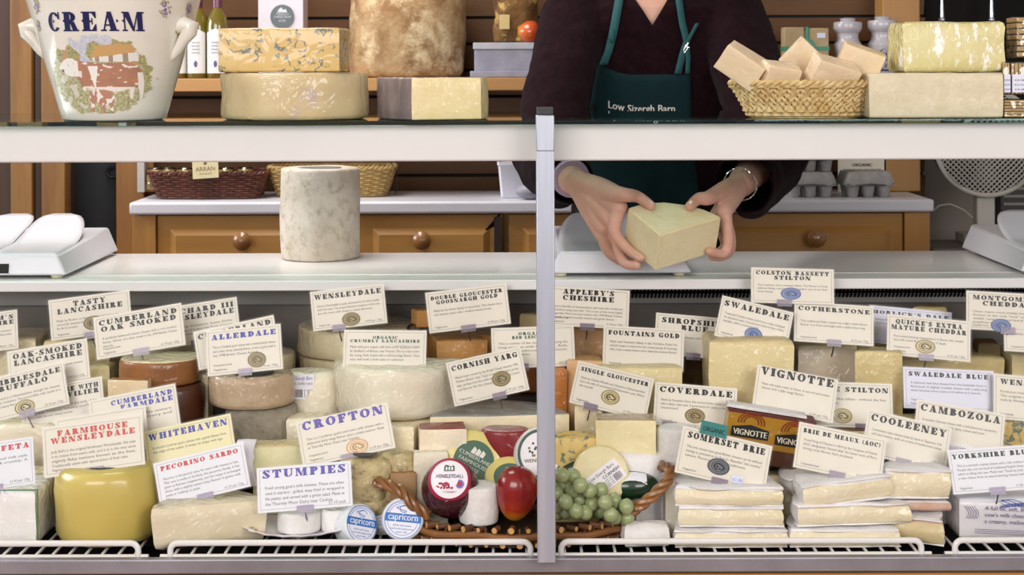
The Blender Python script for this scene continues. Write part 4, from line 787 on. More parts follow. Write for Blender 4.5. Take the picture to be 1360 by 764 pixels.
for k in range(5): g.tube([T @ Vector((-.075+.004*k+.004*math.sin(t), .02+.005*t, .001)) for t in [i*.5 for i in range(9)]], .0004, 4, 0)
for k in range(7): g.tube([T @ Vector((-.02+.012*t, .050+.004*math.sin(t*1.2+k)-.0012*k, .0012)) for t in [i*.6 for i in range(12)]], .0006, 4, 1)
st = g.build('pack_print', [mat('violet_ink', '4c3e72', .5), mat('wave_blue', '5a6cae', .5)], smooth=False); st.parent = pk; plab(st, 'violet printed text and blue waves')
PC('cheese_block', 'pale block behind the wrapped blue cheese pack', 'block', 1270, 1400, 640, 2.50, Z0, [pale, palerind], depth=.045)
# gold patterned vignotte box with white cheese on top
goldp = mat('gold_foil', 'b98a2a', .35, 'a87820', 6, metal=.3, coat=.5, cbump=.5); browng = mat('brown_foil', '5a3216', .4, '4a2812', 6, coat=.4)
M = Matrix.Translation(P(1016, 600, 2.502)) @ rz(-.06) @ Matrix.Rotation(.15, 4, 'Y'); M.translation.z = .662
bx = thing('cheese_box', 'gold and brown patterned box of vignotte under its card', 'box', mx=M)
g = G(); g.box(-.072, .072, -.005, .045, 0, .082, 0); g.box(-.0725, .0725, -.0055, .045, .0, .026, 1); g.box(-.0728, .0728, -.0058, .045, .079, .083, 2); g.build('carton', [goldp, browng, mat('maroon_edge', '5c1c1c', .5)], parent=bx, smooth=False)
g = G(); TT = Matrix.Translation((0, -.0062, 0)) @ Matrix.Rotation(PI/2, 4, 'X')
for cx, cy in ((-.033, .050), (.040, .046)):
    g.add([(cx-.031, cy-.010, 0), (cx+.031, cy-.010, 0), (cx+.031, cy+.006, 0), (cx, cy+.012, 0), (cx-.031, cy+.006, 0)], [(0, 1, 2, 3, 4)], 0, TT)
    put_text(g, 'VIGNOTTE', cx, cy-.006, .014, 1, fit=.056, z=.0006, T=TT, align='c', bold=.05)
    for k in range(3): g.tube([TT @ Vector((cx+(.012+.005*k)*math.cos(t), cy+.016+(.010+.003*k)*math.sin(t), 0)) for t in [i*.35-.2 for i in range(11)]], .0011, 4, 2)
g.build('box_print', [ink, mat('print_cream', 'e8e0c8', .5), mat('print_rust', '8c3a1a', .5)], parent=bx, smooth=False)
vz = .662+.084
o = PC('cheese_round', 'white bloomy cheese piece lying on top of the vignotte box', 'block', 966, 1072, 545, 2.506, vz, [whitem, brier], depth=.038, r=.004, wob=.0015, rot=-3.4, tilt=8.6); 
PC('cheese_block', 'pale block supporting the vignotte box', 'block', 966, 1062, 632, 2.498, Z0, [palerind, palerind], depth=.04)
PC('cheese_wedge', 'dark-edged pale wedge under the Blue Stilton card', 'block', 1090, 1172, 572, 2.555, Z1, [mat('stilt_face', 'ddd0a8', .6, veins='6a7468', vscale=26), stil], depth=.10)
# ---- grouped filler pieces seen in the gaps
PC('cheese_block', 'pale wrapped piece in the gap left of the Allerdale stack', 'block', 232, 276, 498, 2.66, Z1, [palerind, palerind], depth=.045)
PC('cheese_block', 'pale cheese block in the gap right of the barcode cheese', 'block', 380, 432, 556, 2.555, Z1, [ivory, palerind], depth=.05)
PC('cheese_block', 'ivory block behind the Whitehaven card', 'block', 190, 290, 585, 2.555, Z1, [ivory, palerind], depth=.03) if False else None
PC('cheese_block', 'cream block low between the yellow waxed cheese and the pecorino', 'block', 150, 262, 628, 2.505, Z0, [pale, palerind], depth=.04)
PC('cheese_block', 'broad pale block behind the Coverdale and Vignotte cards', 'block', 884, 1000, 540, 2.56, Z1, [yellow, yrind], depth=.035)
PC('cheese_block', 'olive-cream block behind the Cambozola card', 'block', 1186, 1330, 560, 2.57, Z1, [pale, greenish], depth=.07)
# ================================================================ wicker tray with its contents
cane = mat('dark_cane', '94602e', .4, '6e441e', 18, coat=.5, croma=.2); caned = mat('brown_twig', '6e4424', .6, '50301a', 20); cut_end = mat('twig_end', 'c89a5c', .7)
tcx = P(690, 700, 2.47).x; tcy = 2.457; ta, tb = P(840, 700, 2.46).x - tcx, .080
TR = thing('wicker_tray', 'oval brown cane tray with twisted handles holding small cheeses and fruit', 'basket', (tcx, tcy, Z0)); ztr = .020
def el(a, sx=1., z=0.): return Vector((ta*sx*math.cos(a), tb*sx*math.sin(a), z))
g = G(); g.tube([el(2*PI*i/64, 1, ztr+.002*math.sin(i*.9)) for i in range(64)], .0062, 10, closed=True); g.build('rim', cane, parent=TR)
for row, dz in ((0, .0118), (1, -.0115)):
    g = G()
    for i in range(46):
        a = 2*PI*(i+.5*row)/46; p = el(a, .9, ztr+dz); q = el(a, 1.0, ztr+dz) + el(a, 1, 0).normalized()*.006
        rr = .0046 + .0008*math.sin(i*2.1); g.tube([p, q], rr, 9, 0, caps=False); d = (q-p).normalized(); g.tube([q, q+d*.0006], rr*.98, 9, 1)
    g.build('twig_ends', [caned, cut_end], parent=TR)
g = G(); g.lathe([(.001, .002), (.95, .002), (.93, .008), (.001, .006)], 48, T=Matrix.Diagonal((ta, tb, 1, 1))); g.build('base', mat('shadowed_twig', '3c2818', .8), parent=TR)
g = G()
for i in range(60):
    a = 2*PI*i/60
    g.tube([el(a, .93, .004), el(a, .97, ztr-.003), el(a, .94, ztr+.012)], .0022, 5)
g.build('side_weave', caned, parent=TR)
def handle(sx, pts):
    g = G(); n = len(pts)
    from math import sin, cos
    cur = []
    for i in range(n-1):
        for k in range(8): t = k/8; cur.append(Vector(pts[i]).lerp(Vector(pts[i+1]), t))
    cur.append(Vector(pts[-1]))
    for it in range(3): cur = [cur[0]] + [(cur[i-1]+cur[i]*2+cur[i+1])/4 for i in range(1, len(cur)-1)] + [cur[-1]]
    for s in range(3):
        st = []
        for i, p in enumerate(cur):
            t = (cur[min(i+1, len(cur)-1)] - cur[max(i-1, 0)]).normalized(); u = t.orthogonal().normalized(); u = Vector((0, 0, 1)) - t*t.z; u.normalize(); v = t.cross(u); a = i*.42 + s*2*PI/3
            st.append(p + (u*math.cos(a) + v*math.sin(a))*.0052)
        g.tube(st, .0048, 7)
    return g.build('handle', cane, parent=TR)
L = lambda px, py, Y: P(px, py, Y) - Vector((tcx, tcy, Z0))
handle(-1, [L(568, 686, 2.415), L(550, 672, 2.41), L(530, 650, 2.42), L(503, 640, 2.435), L(500, 640, 2.47), L(522, 644, 2.51), L(550, 654, 2.53), L(570, 676, 2.53)])
handle(1, [L(828, 684, 2.415), L(845, 676, 2.41), L(866, 660, 2.415), L(886, 640, 2.42), L(892, 624, 2.44), L(880, 618, 2.48), L(860, 630, 2.52), L(838, 650, 2.53)])

zt0 = Z0 + .010
def disc_cheese(name, label, px, py, Y, r, th, tx, tz, m, labelcol=None, edge=None, lr=.62, texts=(), sy=1, roll=0, cat='cheese', lab2=None, txcol=None, emb=None):
    """flattened round leaning back; its flat face looks at (tz, tx); printed disc on the face"""
    c = P(px, py, Y); M = Matrix.Translation(c) @ rz(tz) @ Matrix.Rotation(PI/2 - tx, 4, 'X') @ Matrix.Rotation(roll, 4, 'Z') @ Matrix.Diagonal((1, sy, 1, 1))
    root = thing(name, label, cat, mx=M); g = G()
    g.lathe([(.0005, -th), (r*.7, -th), (r*.9, -th*.94), (r*.985, -th*.75), (r, -th*.5), (r*.985, -th*.25), (r*.93, -th*.07), (r*.82, 0), (r*.4, .0006), (.0005, .0008)], 48)
    g.build('round', m, parent=root)
    if labelcol:
        g = G(); g.lathe([(.0004, .0020), (r*lr*.98, .0018), (r*lr, .0006)], 40, mi=0)
        def ring(a, b_, z, mi):
            v = []
            for i in range(49): q = 2*PI*i/48; v += [(a*math.cos(q), a*math.sin(q), z), (b_*math.cos(q), b_*math.sin(q), z)]
            g.add(v, [(2*i, 2*i+1, 2*i+3, 2*i+2) for i in range(48)], mi)
        if edge: ring(r*lr, r*lr*.88, .0023, 1)
        for (t, y, s, mi) in texts: put_text(g, t, 0, y*r, s*r, mi, z=.0025, align='c', bold=.03, fit=None)
        if emb: emb(g, r)
        g.build('printed_label', [labelcol, edge or labelcol, txcol or ink, lab2 or paperw], parent=root, smooth=False)
    return root
yel = mat('pale_yellow_wax', 'e2d283', .3, 'd8c66e', 6, coat=.5, croma=.15); greenl = mat('label_green', '4c6b58', .5); whl = mat('label_offwhite', 'ece6ea', .5)
def sheep(g, r):
    for k in range(3): g.add([(r*(-.22+.15*k), r*.20, .0026), (r*(-.08+.15*k), r*.20, .0026), (r*(-.06+.15*k), r*.36, .0026), (r*(-.17+.15*k), r*.42, .0026)], [(0, 1, 2, 3)], 2)
disc_cheese('waxed_cheese', 'larger yellow waxed round with a green printed label, behind the plum ball', 629, 613, 2.487, .053, .030, .32, .12, yel, greenl, None, .64, [('CUMBERLAND', .06, .17, 2), ('FARMHOUSE', -.12, .17, 2), ('CHEESE', -.3, .17, 2)], txcol=mat('label_cream_ink', 'e6e4d8', .5), roll=-.5, emb=sheep)
disc_cheese('waxed_cheese', 'yellow waxed oval with a green label, behind the red mango', 678, 634, 2.475, .045, .028, .5, .0, yel, greenl, None, .62, [], sy=.82, roll=-.1, txcol=mat('label_cream_ink', '', .5), emb=sheep)
disc_cheese('waxed_cheese', 'white-labelled round glimpsed behind the yellow oval', 662, 604, 2.525, .034, .018, .30, -.1, whitem, whl, redw, .9, [('CHEESE', .2, .2, 2)], txcol=brownr)
def bush(g, r):
    rnd = random.Random(4)
    for k in range(26): x, y = rnd.uniform(-.5, .5)*r, rnd.uniform(-.1, .45)*r; g.ball((x, y, .0026), r*.05, 4, 1 if k % 3 else 2, sc=(1, 1, .1))
disc_cheese('boxed_cheese', 'white round with a green-ringed painted label, half hidden by the post', 718, 603, 2.49, .043, .022, .25, .25, whitem, whl, mat('label_green2', '3c5c48', .5), .93, [('WENSLEYDALE', -.3, .2, 2)], txcol=mat('leaf_brown', '8a7a4a', .5), emb=bush)
# plum ball with label
o = disc_cheese('plum_waxed_ball', 'plum-red waxed ball with a round Wensleydale cranberry label', 597, 638, 2.405, .043, .060, .42, .0, purw) ; bpy.data.objects.remove(o.children[0])
g = G(); g.ball((0, -.008, -.034), .047, 16, sc=(1, 1, .95)); g.build('ball', purw, parent=o)
g = G(); r = .0345; 
g.rings([[(rr*math.cos(2*PI*j/40), rr*math.sin(2*PI*j/40), z) for j in range(40)] for rr, z in ((r, .0005), (r*.88, .0068), (r*.5, .0105), (.0004, .0115))], 0, cap=False)
def dome(x, y): return .0125 - .012*((x*x+y*y)/(r*r))**1.25
for a, b_ in ((1.0, .86),):
    v = []
    for i in range(49): q = 2*PI*i/48; v += [(r*a*math.cos(q), r*a*math.sin(q), .0012), (r*b_*math.cos(q), r*b_*math.sin(q), .0078)]
    g.add(v, [(2*i, 2*i+1, 2*i+3, 2*i+2) for i in range(48)], 1)
def lt(t, y, s, fit, mi, b=.02):
    n0 = len(g.v); put_text(g, t, 0, y*r, s*r, mi, fit=fit*r, z=0, align='c', bold=b)
    for i in range(n0, len(g.v)): x, yy, z = g.v[i]; g.v[i] = (x, yy, dome(x, yy)+.0006)
lt('WENSLEYDALE', .05, .24, 1.36, 3); lt('WITH CRANBERRIES', -.62, .12, .8, 1)
rnd = random.Random(9)
for k in range(24): x, y = rnd.uniform(-.55, .2)*r, rnd.uniform(-.42, -.16)*r; g.ball((x, y, dome(x, y)), r*.055, 4, 1, sc=(1, 1, .3))
g.lathe([(.2*r, 0), (.2*r, .0006), (.001, .0006)], 18, c=(.48*r, -.22*r, dome(.48*r, -.22*r)), mi=4); g.lathe([(.12*r, 0), (.12*r, .001), (.001, .001)], 18, c=(.48*r, -.22*r, dome(.48*r, -.22*r)), mi=1)
g.add([(-.24*r, .36*r, dome(0, .36*r)+.0006), (.24*r, .36*r, dome(0, .36*r)+.0006), (.24*r, .58*r, dome(0, .58*r)+.0006), (.12*r, .7*r, dome(0, .7*r)+.0006), (-.12*r, .7*r, dome(0, .7*r)+.0006), (-.24*r, .58*r, dome(0, .58*r)+.0006)], [(0, 1, 2, 3, 4, 5)], 5)
for k in range(3): g.add([(-.17*r+.13*k*r, .40*r, dome(0, .4*r)+.001), (-.09*r+.13*k*r, .40*r, dome(0, .4*r)+.001), (-.09*r+.13*k*r, .55*r, dome(0, .55*r)+.001), (-.17*r+.13*k*r, .55*r, dome(0, .55*r)+.001)], [(0, 1, 2, 3)], 0)
g.build('printed_label', [whl, mat('label_crimson', 'a82648', .5), ink, mat('label_navy', '3c4470', .5), mat('label_blue', '6a70b8', .5), mat('label_green', '', .5)], parent=o, smooth=False)
stumpy('goat_cheese', 'small white cylindrical cheese between the plum ball and the mango', 609, 661, 653, 690, 2.395, Z0+.031, whitem, h=P(0, 653, 2.395).z-Z0-.031)
# mango : egg with a gradient of its own skin (red over yellow)
def fruit_mat(name, a, b_, c_):
    m = mat(name, a, .25, coat=.5); nt = m.node_tree; N = nt.nodes; L_ = nt.links; tc = N.new('ShaderNodeTexCoord'); s = N.new('ShaderNodeSeparateXYZ'); L_.new(tc.outputs['Object'], s.inputs[0])
    n = N.new('ShaderNodeTexNoise'); n.inputs['Scale'].default_value = 40; L_.new(tc.outputs['Object'], n.inputs[0])
    ad = N.new('ShaderNodeMath'); ad.operation = 'MULTIPLY_ADD'; L_.new(n.outputs[0], ad.inputs[0]); ad.inputs[1].default_value = .018; L_.new(s.outputs[2], ad.inputs[2])
    mr = N.new('ShaderNodeMapRange'); mr.inputs[1].default_value = -.03; mr.inputs[2].default_value = .02; L_.new(ad.outputs[0], mr.inputs[0])
    r = N.new('ShaderNodeValToRGB'); e = r.color_ramp.elements; e[0].color = lin(c_); e[1].color = lin(a); e[1].position = .75; x = e.new(.35); x.color = lin(b_); L_.new(mr.outputs[0], r.inputs[0]); L_.new(r.outputs[0], N['Principled BSDF'].inputs['Base Color']); return m
def mango(label, c, h, w, m, T=None, name='mango'):
    g = G(); pr = []
    for i in range(21):
        t = i/20; a = PI*t; rr = w*math.sin(a)**.85*(1 + .20*math.cos(a)*-1) if 0 < t < 1 else .0003; pr.append((max(rr, .0003), -h*math.cos(a)))
    g.lathe(pr, 32); g.tube([(0, 0, h*.98), (.001, 0, h*1.05)], .0015, 6)
    return tag(g.build(name, m, mx=Matrix.Translation(c) @ (T or Matrix())), label, 'fruit')
mango('shiny red and yellow mango in the wicker tray left of the post', P(686, 656, 2.42), .043, .033, fruit_mat('mango_skin', '8c1c1a', 'a8341a', 'cf8a1e'), Matrix.Rotation(.12, 4, 'Y'))
# red wrapped cheese at the back
o = PC('red_waxed_cheese', 'dark red waxed cheese in clinging film below the Cornish Yarg', 'wheel', 640, 703, 570, 2.505, Z0+.03, [redw, redw, mat('film_over_red', 'b89090', .4, '9a5c60', 20, coat=.8, cbump=1.5)], depth=.05, r=.007, wob=.002)
# red-rind wedge and white block
o = PC('cheese_wedge', 'cream wedge with a red waxed rind behind the plum ball', 'block', 556, 618, 568, 2.50, Z0+.03, [cheese('wedge_cream', 'ebdfc0', 'e2d4b2', .4), redw], depth=.05, r=.003, rot=6)
for i, p in enumerate(o.data.polygons):
    if p.normal.z > .7: p.material_index = 1
PC('cheese_block', 'tall white wrapped block left of the plum ball', 'block', 548, 594, 602, 2.465, Z0+.012, [ivory, ivory], depth=.03, r=.004, rot=4)
# green waxed cheese pieces
g = G(); g.ball((0, 0, 0), .045, 14, sc=(1.05, .62, .52)); o = tag(g.build('green_waxed_cheese', greenw, mx=Matrix.Translation(P(838, 645, 2.47))), 'dark green waxed oval cheese at the right end of the tray', 'cheese')
g = G(); R_ = []
for i in range(7):
    u = -.022+.044*i/6; row = []
    for j in range(4):
        v = -.006+.016*j/3; x = u*1.3-.004; z = .0215+v*.2 - .2*u*u*8; y = -.016+v*1.1; 
        # point on ellipsoid
        xx = x; yy = y; zz = .0234*math.sqrt(max(.02, 1-(xx/.04725)**2-(yy/.0279)**2)) + .0006; row.append((xx, yy, zz))
    R_.append(row)
vs = [p for r_ in R_ for p in r_]; g.add(vs, [(i*4+j, i*4+j+1, (i+1)*4+j+1, (i+1)*4+j) for i in range(6) for j in range(3)]); st = g.build('paper_label', paperw); st.parent = o
g = G(); g.ball((0, 0, 0), .042, 14, sc=(1.05, .5, .50)); o = tag(g.build('green_waxed_cheese', greenw, mx=Matrix.Translation(P(772, 622, 2.50)) @ Matrix.Rotation(-.25, 4, 'Y')), 'dark green waxed cheese behind the speckled cream round and grapes', 'cheese')
o = disc_cheese('cream_cheese_round', 'cream coloured round with a slanted paper label behind the grapes', 799, 630, 2.45, .047, .026, .32, .05, cheese('speckled_cream', 'e6dcac', 'dccf98', .3))
g = G(); T = Matrix.Translation((.006, -.006, .0014)) @ Matrix.Rotation(.62, 4, 'Z'); g.box(-.031, .031, -.0175, .0175, 0, .0005, 0, T)
put_text(g, 'Low Sizergh Barn', -.026, .008, .008, 1, fit=.05, z=.0008, T=T); put_text(g, 'CORNISH', -.004, -.001, .0075, 2, z=.0008, T=T, bold=.04)
for k in range(4): put_text(g, 'ingredients milk salt rennet', -.024, -.005-.0034*k, .0038, 1, fit=.046, z=.0008, T=T)
for k in range(8): g.add([(.012+.0018*k, -.014, .0009), (.0128+.0018*k, -.014, .0009), (.0128+.0018*k, -.004, .0009), (.012+.0018*k, -.004, .0009)], [(0, 1, 2, 3)], 1, T)
g.build('paper_label', [whl, grey_ink, ink], parent=o, smooth=False)
# grapes
gm = mat('grape_skin', 'b0ba8c', .35, 'a2ac78', 30, trans=.15, sss=.4, coat=.4, croma=.2)
GR = thing('grape_bunch', 'bunch of pale green grapes spilling over the tray rim right of the post', 'fruit', P(780, 665, 2.42))
gp = [(746, 631), (738, 656), (762, 633), (747, 646), (733, 640), (759, 652), (771, 645), (768, 663), (740, 672), (751, 667), (783, 652), (778, 664), (782, 653), (798, 651), (786, 669), (765, 679), (777, 681), (741, 681), (804, 668), (816, 665), (796, 679), (811, 684), (832, 673), (833, 689), (816, 687), (830, 674), (806, 682), (755, 640), (752, 680), (790, 660)]
proto = None; placed = []
for i, (px, py) in enumerate(gp):
    Y = 2.385 + .012*((i*7) % 3); 
    for q in placed:
        if (P(px, py, Y)-q).length < .019: Y = Y+.019
    if any((P(px, py, Y)-q).length < .0195 for q in placed): Y += .016
    c = P(px, py, Y); placed.append(c)
    if proto is None: g = G(); g.ball((0, 0, 0), .0122, 10, sc=(.97, .97, 1.04)); g.tube([(0, 0, .0118), (0, .002, .0135)], .001, 5); proto = g.build('grape', gm, parent=GR); o = proto
    else: o = proto.copy(); COL.objects.link(o); o.parent = GR
    o.location = c - GR.location; o.rotation_euler = (random.uniform(-1, 1), random.uniform(-1, 1), 0)
g = G(); pts = [P(738, 640, 2.44), P(760, 655, 2.425), P(785, 668, 2.42), P(815, 680, 2.415)]; g.tube([p - GR.location for p in pts], .0018, 6); g.build('stem', mat('grape_stem', '7a7a40', .6), parent=GR)
# ================================================================ things on the glass top
zt_ = zg + .0006
glaze = mat('cream_glaze', 'e8e3d8', .25, 'e0dacc', 6, coat=.8, croma=.06, bump=.08, bscale=14, stretch=(.3, .3, 3)); navy = mat('navy_glaze', '1c2252', .3, coat=.6)
pcx, pcy = P(150, 160, 2.45).x, 2.46
POT = thing('cream_pot', 'large white glazed pot lettered CREAM with a painted cow and calf', 'pot', (pcx, pcy, zt_))
prof = [(.001, 0), (.078, 0), (.083, .003), (.088, .02), (.108, .09), (.128, .16), (.144, .215), (.150, .238), (.156, .242), (.157, .250), (.150, .253), (.143, .247), (.124, .165), (.084, .02), (.001, .012)]
def prad(z):
    for (r0, z0), (r1, z1) in zip(prof[2:], prof[3:]):
        if z0 <= z <= z1: return r0 + (r1-r0)*(z-z0)/(z1-z0)
    return prof[2][0]
g = G(); g.lathe(prof, 96); g.build('body', glaze, parent=POT, ang=60)
def potpt(x, z, off=.0012):
    """wrap a flat design (x across, z up, metres) round the pot, facing the viewer"""
    r = prad(z) + off; a = x / max(.1, r); return (r*math.sin(a), -r*math.cos(a), z)
# measured in the photo: pixel -> design coordinates on the pot
def pd(px, py):
    Y = pcy - .11; p = P(px, py, Y); z = p.z - zt_; r = prad(max(0, min(.25, z))); s = max(-.97, min(.97, (p.x - pcx)/r)); return (math.asin(s)*r, z)
g = G(); x0, z0 = pd(63, 41); x1, z1 = pd(191, 15); hL = .029
cx = x0; txt = 'CREAM'; W_ = x1 - x0
def fn(x, y, z): return potpt(x, y, .0012)
hts = (z1-z0)*1.0
sxs = W_/(fatw(txt)-.06*4)
for c in txt:
    w, prims = FAT[c]; g2 = G(); put_fat(g2, c, cx, z0 - .001, hts, w*sxs, fn=fn); 
    for (hx, hy) in ((.26 if c != 'A' else .78, .5),): 
        for s in (-1, 1): g2.add([fn(cx+(hx+s*.14)*sxs, z0+hts*(hy+.10), 0), fn(cx+(hx+s*.28)*sxs, z0+hts*hy, 0), fn(cx+(hx+s*.14)*sxs, z0+hts*(hy-.10), 0)], [(0, 1, 2)])
    g.add(g2.v, g2.f); cx += (w+.20)*sxs
plab(g.build('lettering', navy, parent=POT, smooth=False), 'navy blue capitals reading CREAM')
# painted picture, sampled finely and stored as colour on a thin glaze layer
def inpoly(x, y, P_):
    c = False; j = len(P_)-1
    for i in range(len(P_)):
        if (P_[i][1] > y) != (P_[j][1] > y) and x < (P_[j][0]-P_[i][0])*(y-P_[i][1])/(P_[j][1]-P_[i][1])+P_[i][0]: c = not c
        j = i
    return c
COW = [(73, 90), (77, 84), (84, 78), (93, 77), (98, 80), (110, 82), (125, 84), (150, 83), (172, 83), (180, 88), (184, 100), (184, 134), (181, 134), (179, 118), (174, 112), (173, 132), (169, 132), (168, 118), (155, 122), (135, 122), (118, 119), (112, 116), (110, 122), (106, 120), (103, 108), (98, 102), (90, 102), (82, 98), (76, 95)]
CALF = [(115, 122), (120, 119), (135, 119), (147, 122), (150, 132), (147, 140), (148, 149), (144, 149), (142, 140), (136, 140), (137, 151), (133, 151), (130, 140), (122, 136), (120, 150), (116, 148), (114, 132)]
TREE1 = [(62, 70), (60, 55), (68, 48), (76, 56), (84, 60), (92, 60), (106, 72), (106, 84), (90, 80), (75, 84)]
TREE2 = [(114, 72), (118, 58), (126, 54), (136, 60), (148, 60), (152, 48), (166, 44), (180, 52), (186, 66), (196, 68), (192, 86), (198, 96), (188, 108), (184, 86), (150, 82), (120, 80)]
ROOF = [(120, 76), (130, 60), (180, 58), (184, 69), (122, 77)]
BARN = [(122, 77), (180, 69), (180, 82), (124, 82)]
def pcol(x, y):
    n = noise.noise(Vector((x*.09, y*.09, 3))); n2 = noise.noise(Vector((x*.35, y*.35, 7))); e = 62 + n*7 + n2*3
    dx = (x-128)/66; dy = (y-102)/56; 
    if dx*dx + dy*dy > 1 + n*.35 + n2*.15: return None
    if y > 150+n*6: return None
    X, Y_ = x+n2*1.2, y+n2*1.2
    if inpoly(X, Y_, CALF): return (176, 122, 96) if noise.noise(Vector((x*.16, y*.16, 5))) > -.12 else (236, 230, 222)
    if inpoly(X, Y_, COW):
        if x < 102 and y < 102 and n2 > -.6: return (238, 234, 226) if not (76 < x < 81 and y > 92) else (120, 80, 70)
        if abs(x-123-(y-100)*.05) < 7-(y-88)*.22 and 88 < y < 116: return (240, 236, 228)
        if y > 116 or (x > 178 and y > 96): return (236, 228, 218)
        if noise.noise(Vector((x*.12, y*.22, 11))) > .34: return (232, 222, 212)
        return (168-int(24*n), 112-int(14*n), 86)
    if inpoly(X, Y_, BARN): return (226, 224, 216) if int(x/6) % 3 else (150, 130, 110)
    if inpoly(X, Y_, ROOF): return (196, 148, 86)
    if inpoly(X, Y_, TREE2) or inpoly(X, Y_, TREE1): return (150+int(60*n2), 148+int(40*n2), 92) if n > -.15 else (184, 140, 92)
    if y < 82: return (190+int(40*n2), 194+int(30*n2), 208)
    if y < 92: return (176, 170, 130)
    return (166+int(70*n2), 164+int(60*n2), 118+int(60*n2)) if n > -.25 else (206, 202, 184)
g = G(); cols = []; nx, ny = 150, 120
idx = {}
for j in range(ny+1):
    for i in range(nx+1):
        px = 60+140*i/nx; py = 42+112*j/ny; u, v = pd(px, py); idx[(i, j)] = len(g.v); g.v.append(potpt(u, v, .0007))
for j in range(ny):
    for i in range(nx):
        c = pcol(60+140*(i+.5)/nx, 42+112*(j+.5)/ny); c = c and tuple(int(q*.86+.14*w_) for q, w_ in zip(c, (226, 220, 212)))
        if c: g.f.append([idx[(i, j)], idx[(i+1, j)], idx[(i+1, j+1)], idx[(i, j+1)]]); g.m.append(0); cols.append(c)
def paint(o, cols):
    a = o.data.color_attributes.new('Col', 'FLOAT_COLOR', 'CORNER')
    buf = []
    for p, c in zip(o.data.polygons, cols): buf += list(lin(tuple(max(0, min(255, q)) for q in c)))*len(p.vertices)
    a.data.foreach_set('color', buf)
pic = g.build('painted_scene', paintmat(), parent=POT, smooth=True, ang=180); paint(pic, cols); plab(pic, 'painted brown and white cow with her calf before a barn')
rnd = random.Random(12)
for (fx, fy, s) in ((44, 8, 1), (215, 10, 1.2), (245, 10, 1), (226, 39, 1), (42, 33, .7)):
    g = G(); u0, v0 = pd(fx, fy)
    for k in range(46):
        r_ = rnd.random()**.6*.010*s; a = rnd.uniform(0, 6.28); mi = 2 if r_ > .007*s else (0 if rnd.random() < .6 else (1 if rnd.random() < .5 else 3)); uu, vv = u0+r_*math.cos(a), v0+r_*math.sin(a)*1.2; q = .0013
        g.add([potpt(uu-q, vv-q, .0012), potpt(uu+q, vv-q, .0012), potpt(uu+q, vv+q, .0012), potpt(uu-q, vv+q, .0012)], [(0, 1, 2, 3)], mi)
    g.build('flower_sprig', [mat('petal_violet', '9c84a8', .4), mat('petal_pale', 'd8cce0', .4), mat('leaf_olive', 'a8a060', .4), mat('petal_dark', '6c4c78', .4)], parent=POT, smooth=False)
for s in (-1, 1):
    g = G(); r1 = prad(.15); th = math.radians(18 if s > 0 else 0)
    pts = [(s*(prad(.10)-.005), 0, .098), (s*(prad(.11)+.006), 0, .112), (s*(prad(.125)+.014), 0, .130), (s*(prad(.14)+.020), 0, .142), (s*(prad(.145)+.022), 0, .150), (s*(prad(.15)+.010), 0, .154), (s*(prad(.15)-.006), 0, .150)]
    if s > 0: pts = [(x*math.cos(-.35), x*math.sin(-.35)*1.0, z) for x, _, z in pts]
    g.tube([Vector(p) for p in pts], [.005, .008, .010, .0125, .013, .013, .012], 14)
    g.build('handle', glaze, parent=POT)

# half wheel and blue cheese
fwrap = mat('wrapped_cheddar_rind', 'd2bf96', .5, 'c8b284', 6, coat=.8, cbump=1.4, cscale=18, croma=.12, col3='a893a8', scale3=5, thr3=(.6, .72))
bh = PC('round_cheese', 'wide film-wrapped pale cheese with violet stamp marks on the glass top', 'wheel', 278, 480, 97, 2.372, zt_, [fwrap, fwrap], depth=.21, r=.008, wob=.002, n=72)
zz = P(380, 97, 2.372).z + .0015
bv = cheese('blue_veined_golden', 'd8bc78', 'd0b068', .35, cbump=.7, cscale=14, veins='6e7468', vscale=60, vthr=.055)
PC('blue_cheese_block', 'golden blue-veined cheese block on top of the wide film-wrapped cheese', 'block', 291, 453, 37, 2.41, zz, [bv, cheese('blue_block_rind', 'c8b48c', 'b8a280', .5)], depth=.10, r=.004, rot=-3)
# dark rinded wedge with cut face
g = G(); a = P(493, 160, 2.45); ztop = P(547, 103, 2.375).z; c0 = P(547, 160, 2.372); c1 = P(639, 157, 2.40); c2 = P(640, 157, 2.52)
out = []
for i in range(8): t = i/8; out.append((c0.x+(c1.x-c0.x)*t, c0.y+(c1.y-c0.y)*t, 'c'))
for i in range(6): t = i/6; out.append((c1.x+(.01)*math.sin(PI*t), c1.y+.10*t, 'c'))
for i in range(8): t = i/8; out.append((c1.x+(a.x+.01-c1.x)*t, c1.y+.10, 'r'))
for i in range(12): t = i/12; out.append((a.x+.008-.008*math.sin(PI*t)+(c0.x-a.x-.008)*t**1.6, c1.y+.10+(c0.y-c1.y-.10)*t, 'r'))
ox, oy = sum(p[0] for p in out)/len(out), sum(p[1] for p in out)/len(out)
drk = mat('purple_grey_rind', '8a7c78', .6, '5c5054', 14, bump=.8, bscale=60, coat=.6, cbump=1.2, stretch=(1, 1, .3), col3='b4a48c', scale3=18, thr3=(.55, .66))
slab(g, [(p[0]-ox, p[1]-oy, p[2]) for p in out], ztop-zt_, .003, .0012, seed=77); tag(g.build('cheese_wedge', [cheese('lanc_paste', 'e6d8a4', 'dccb90', .3), drk], loc=(ox, oy, zt_), ang=50), 'cut cheese wedge with dark grey rind on the glass top, left of the post', 'cheese')

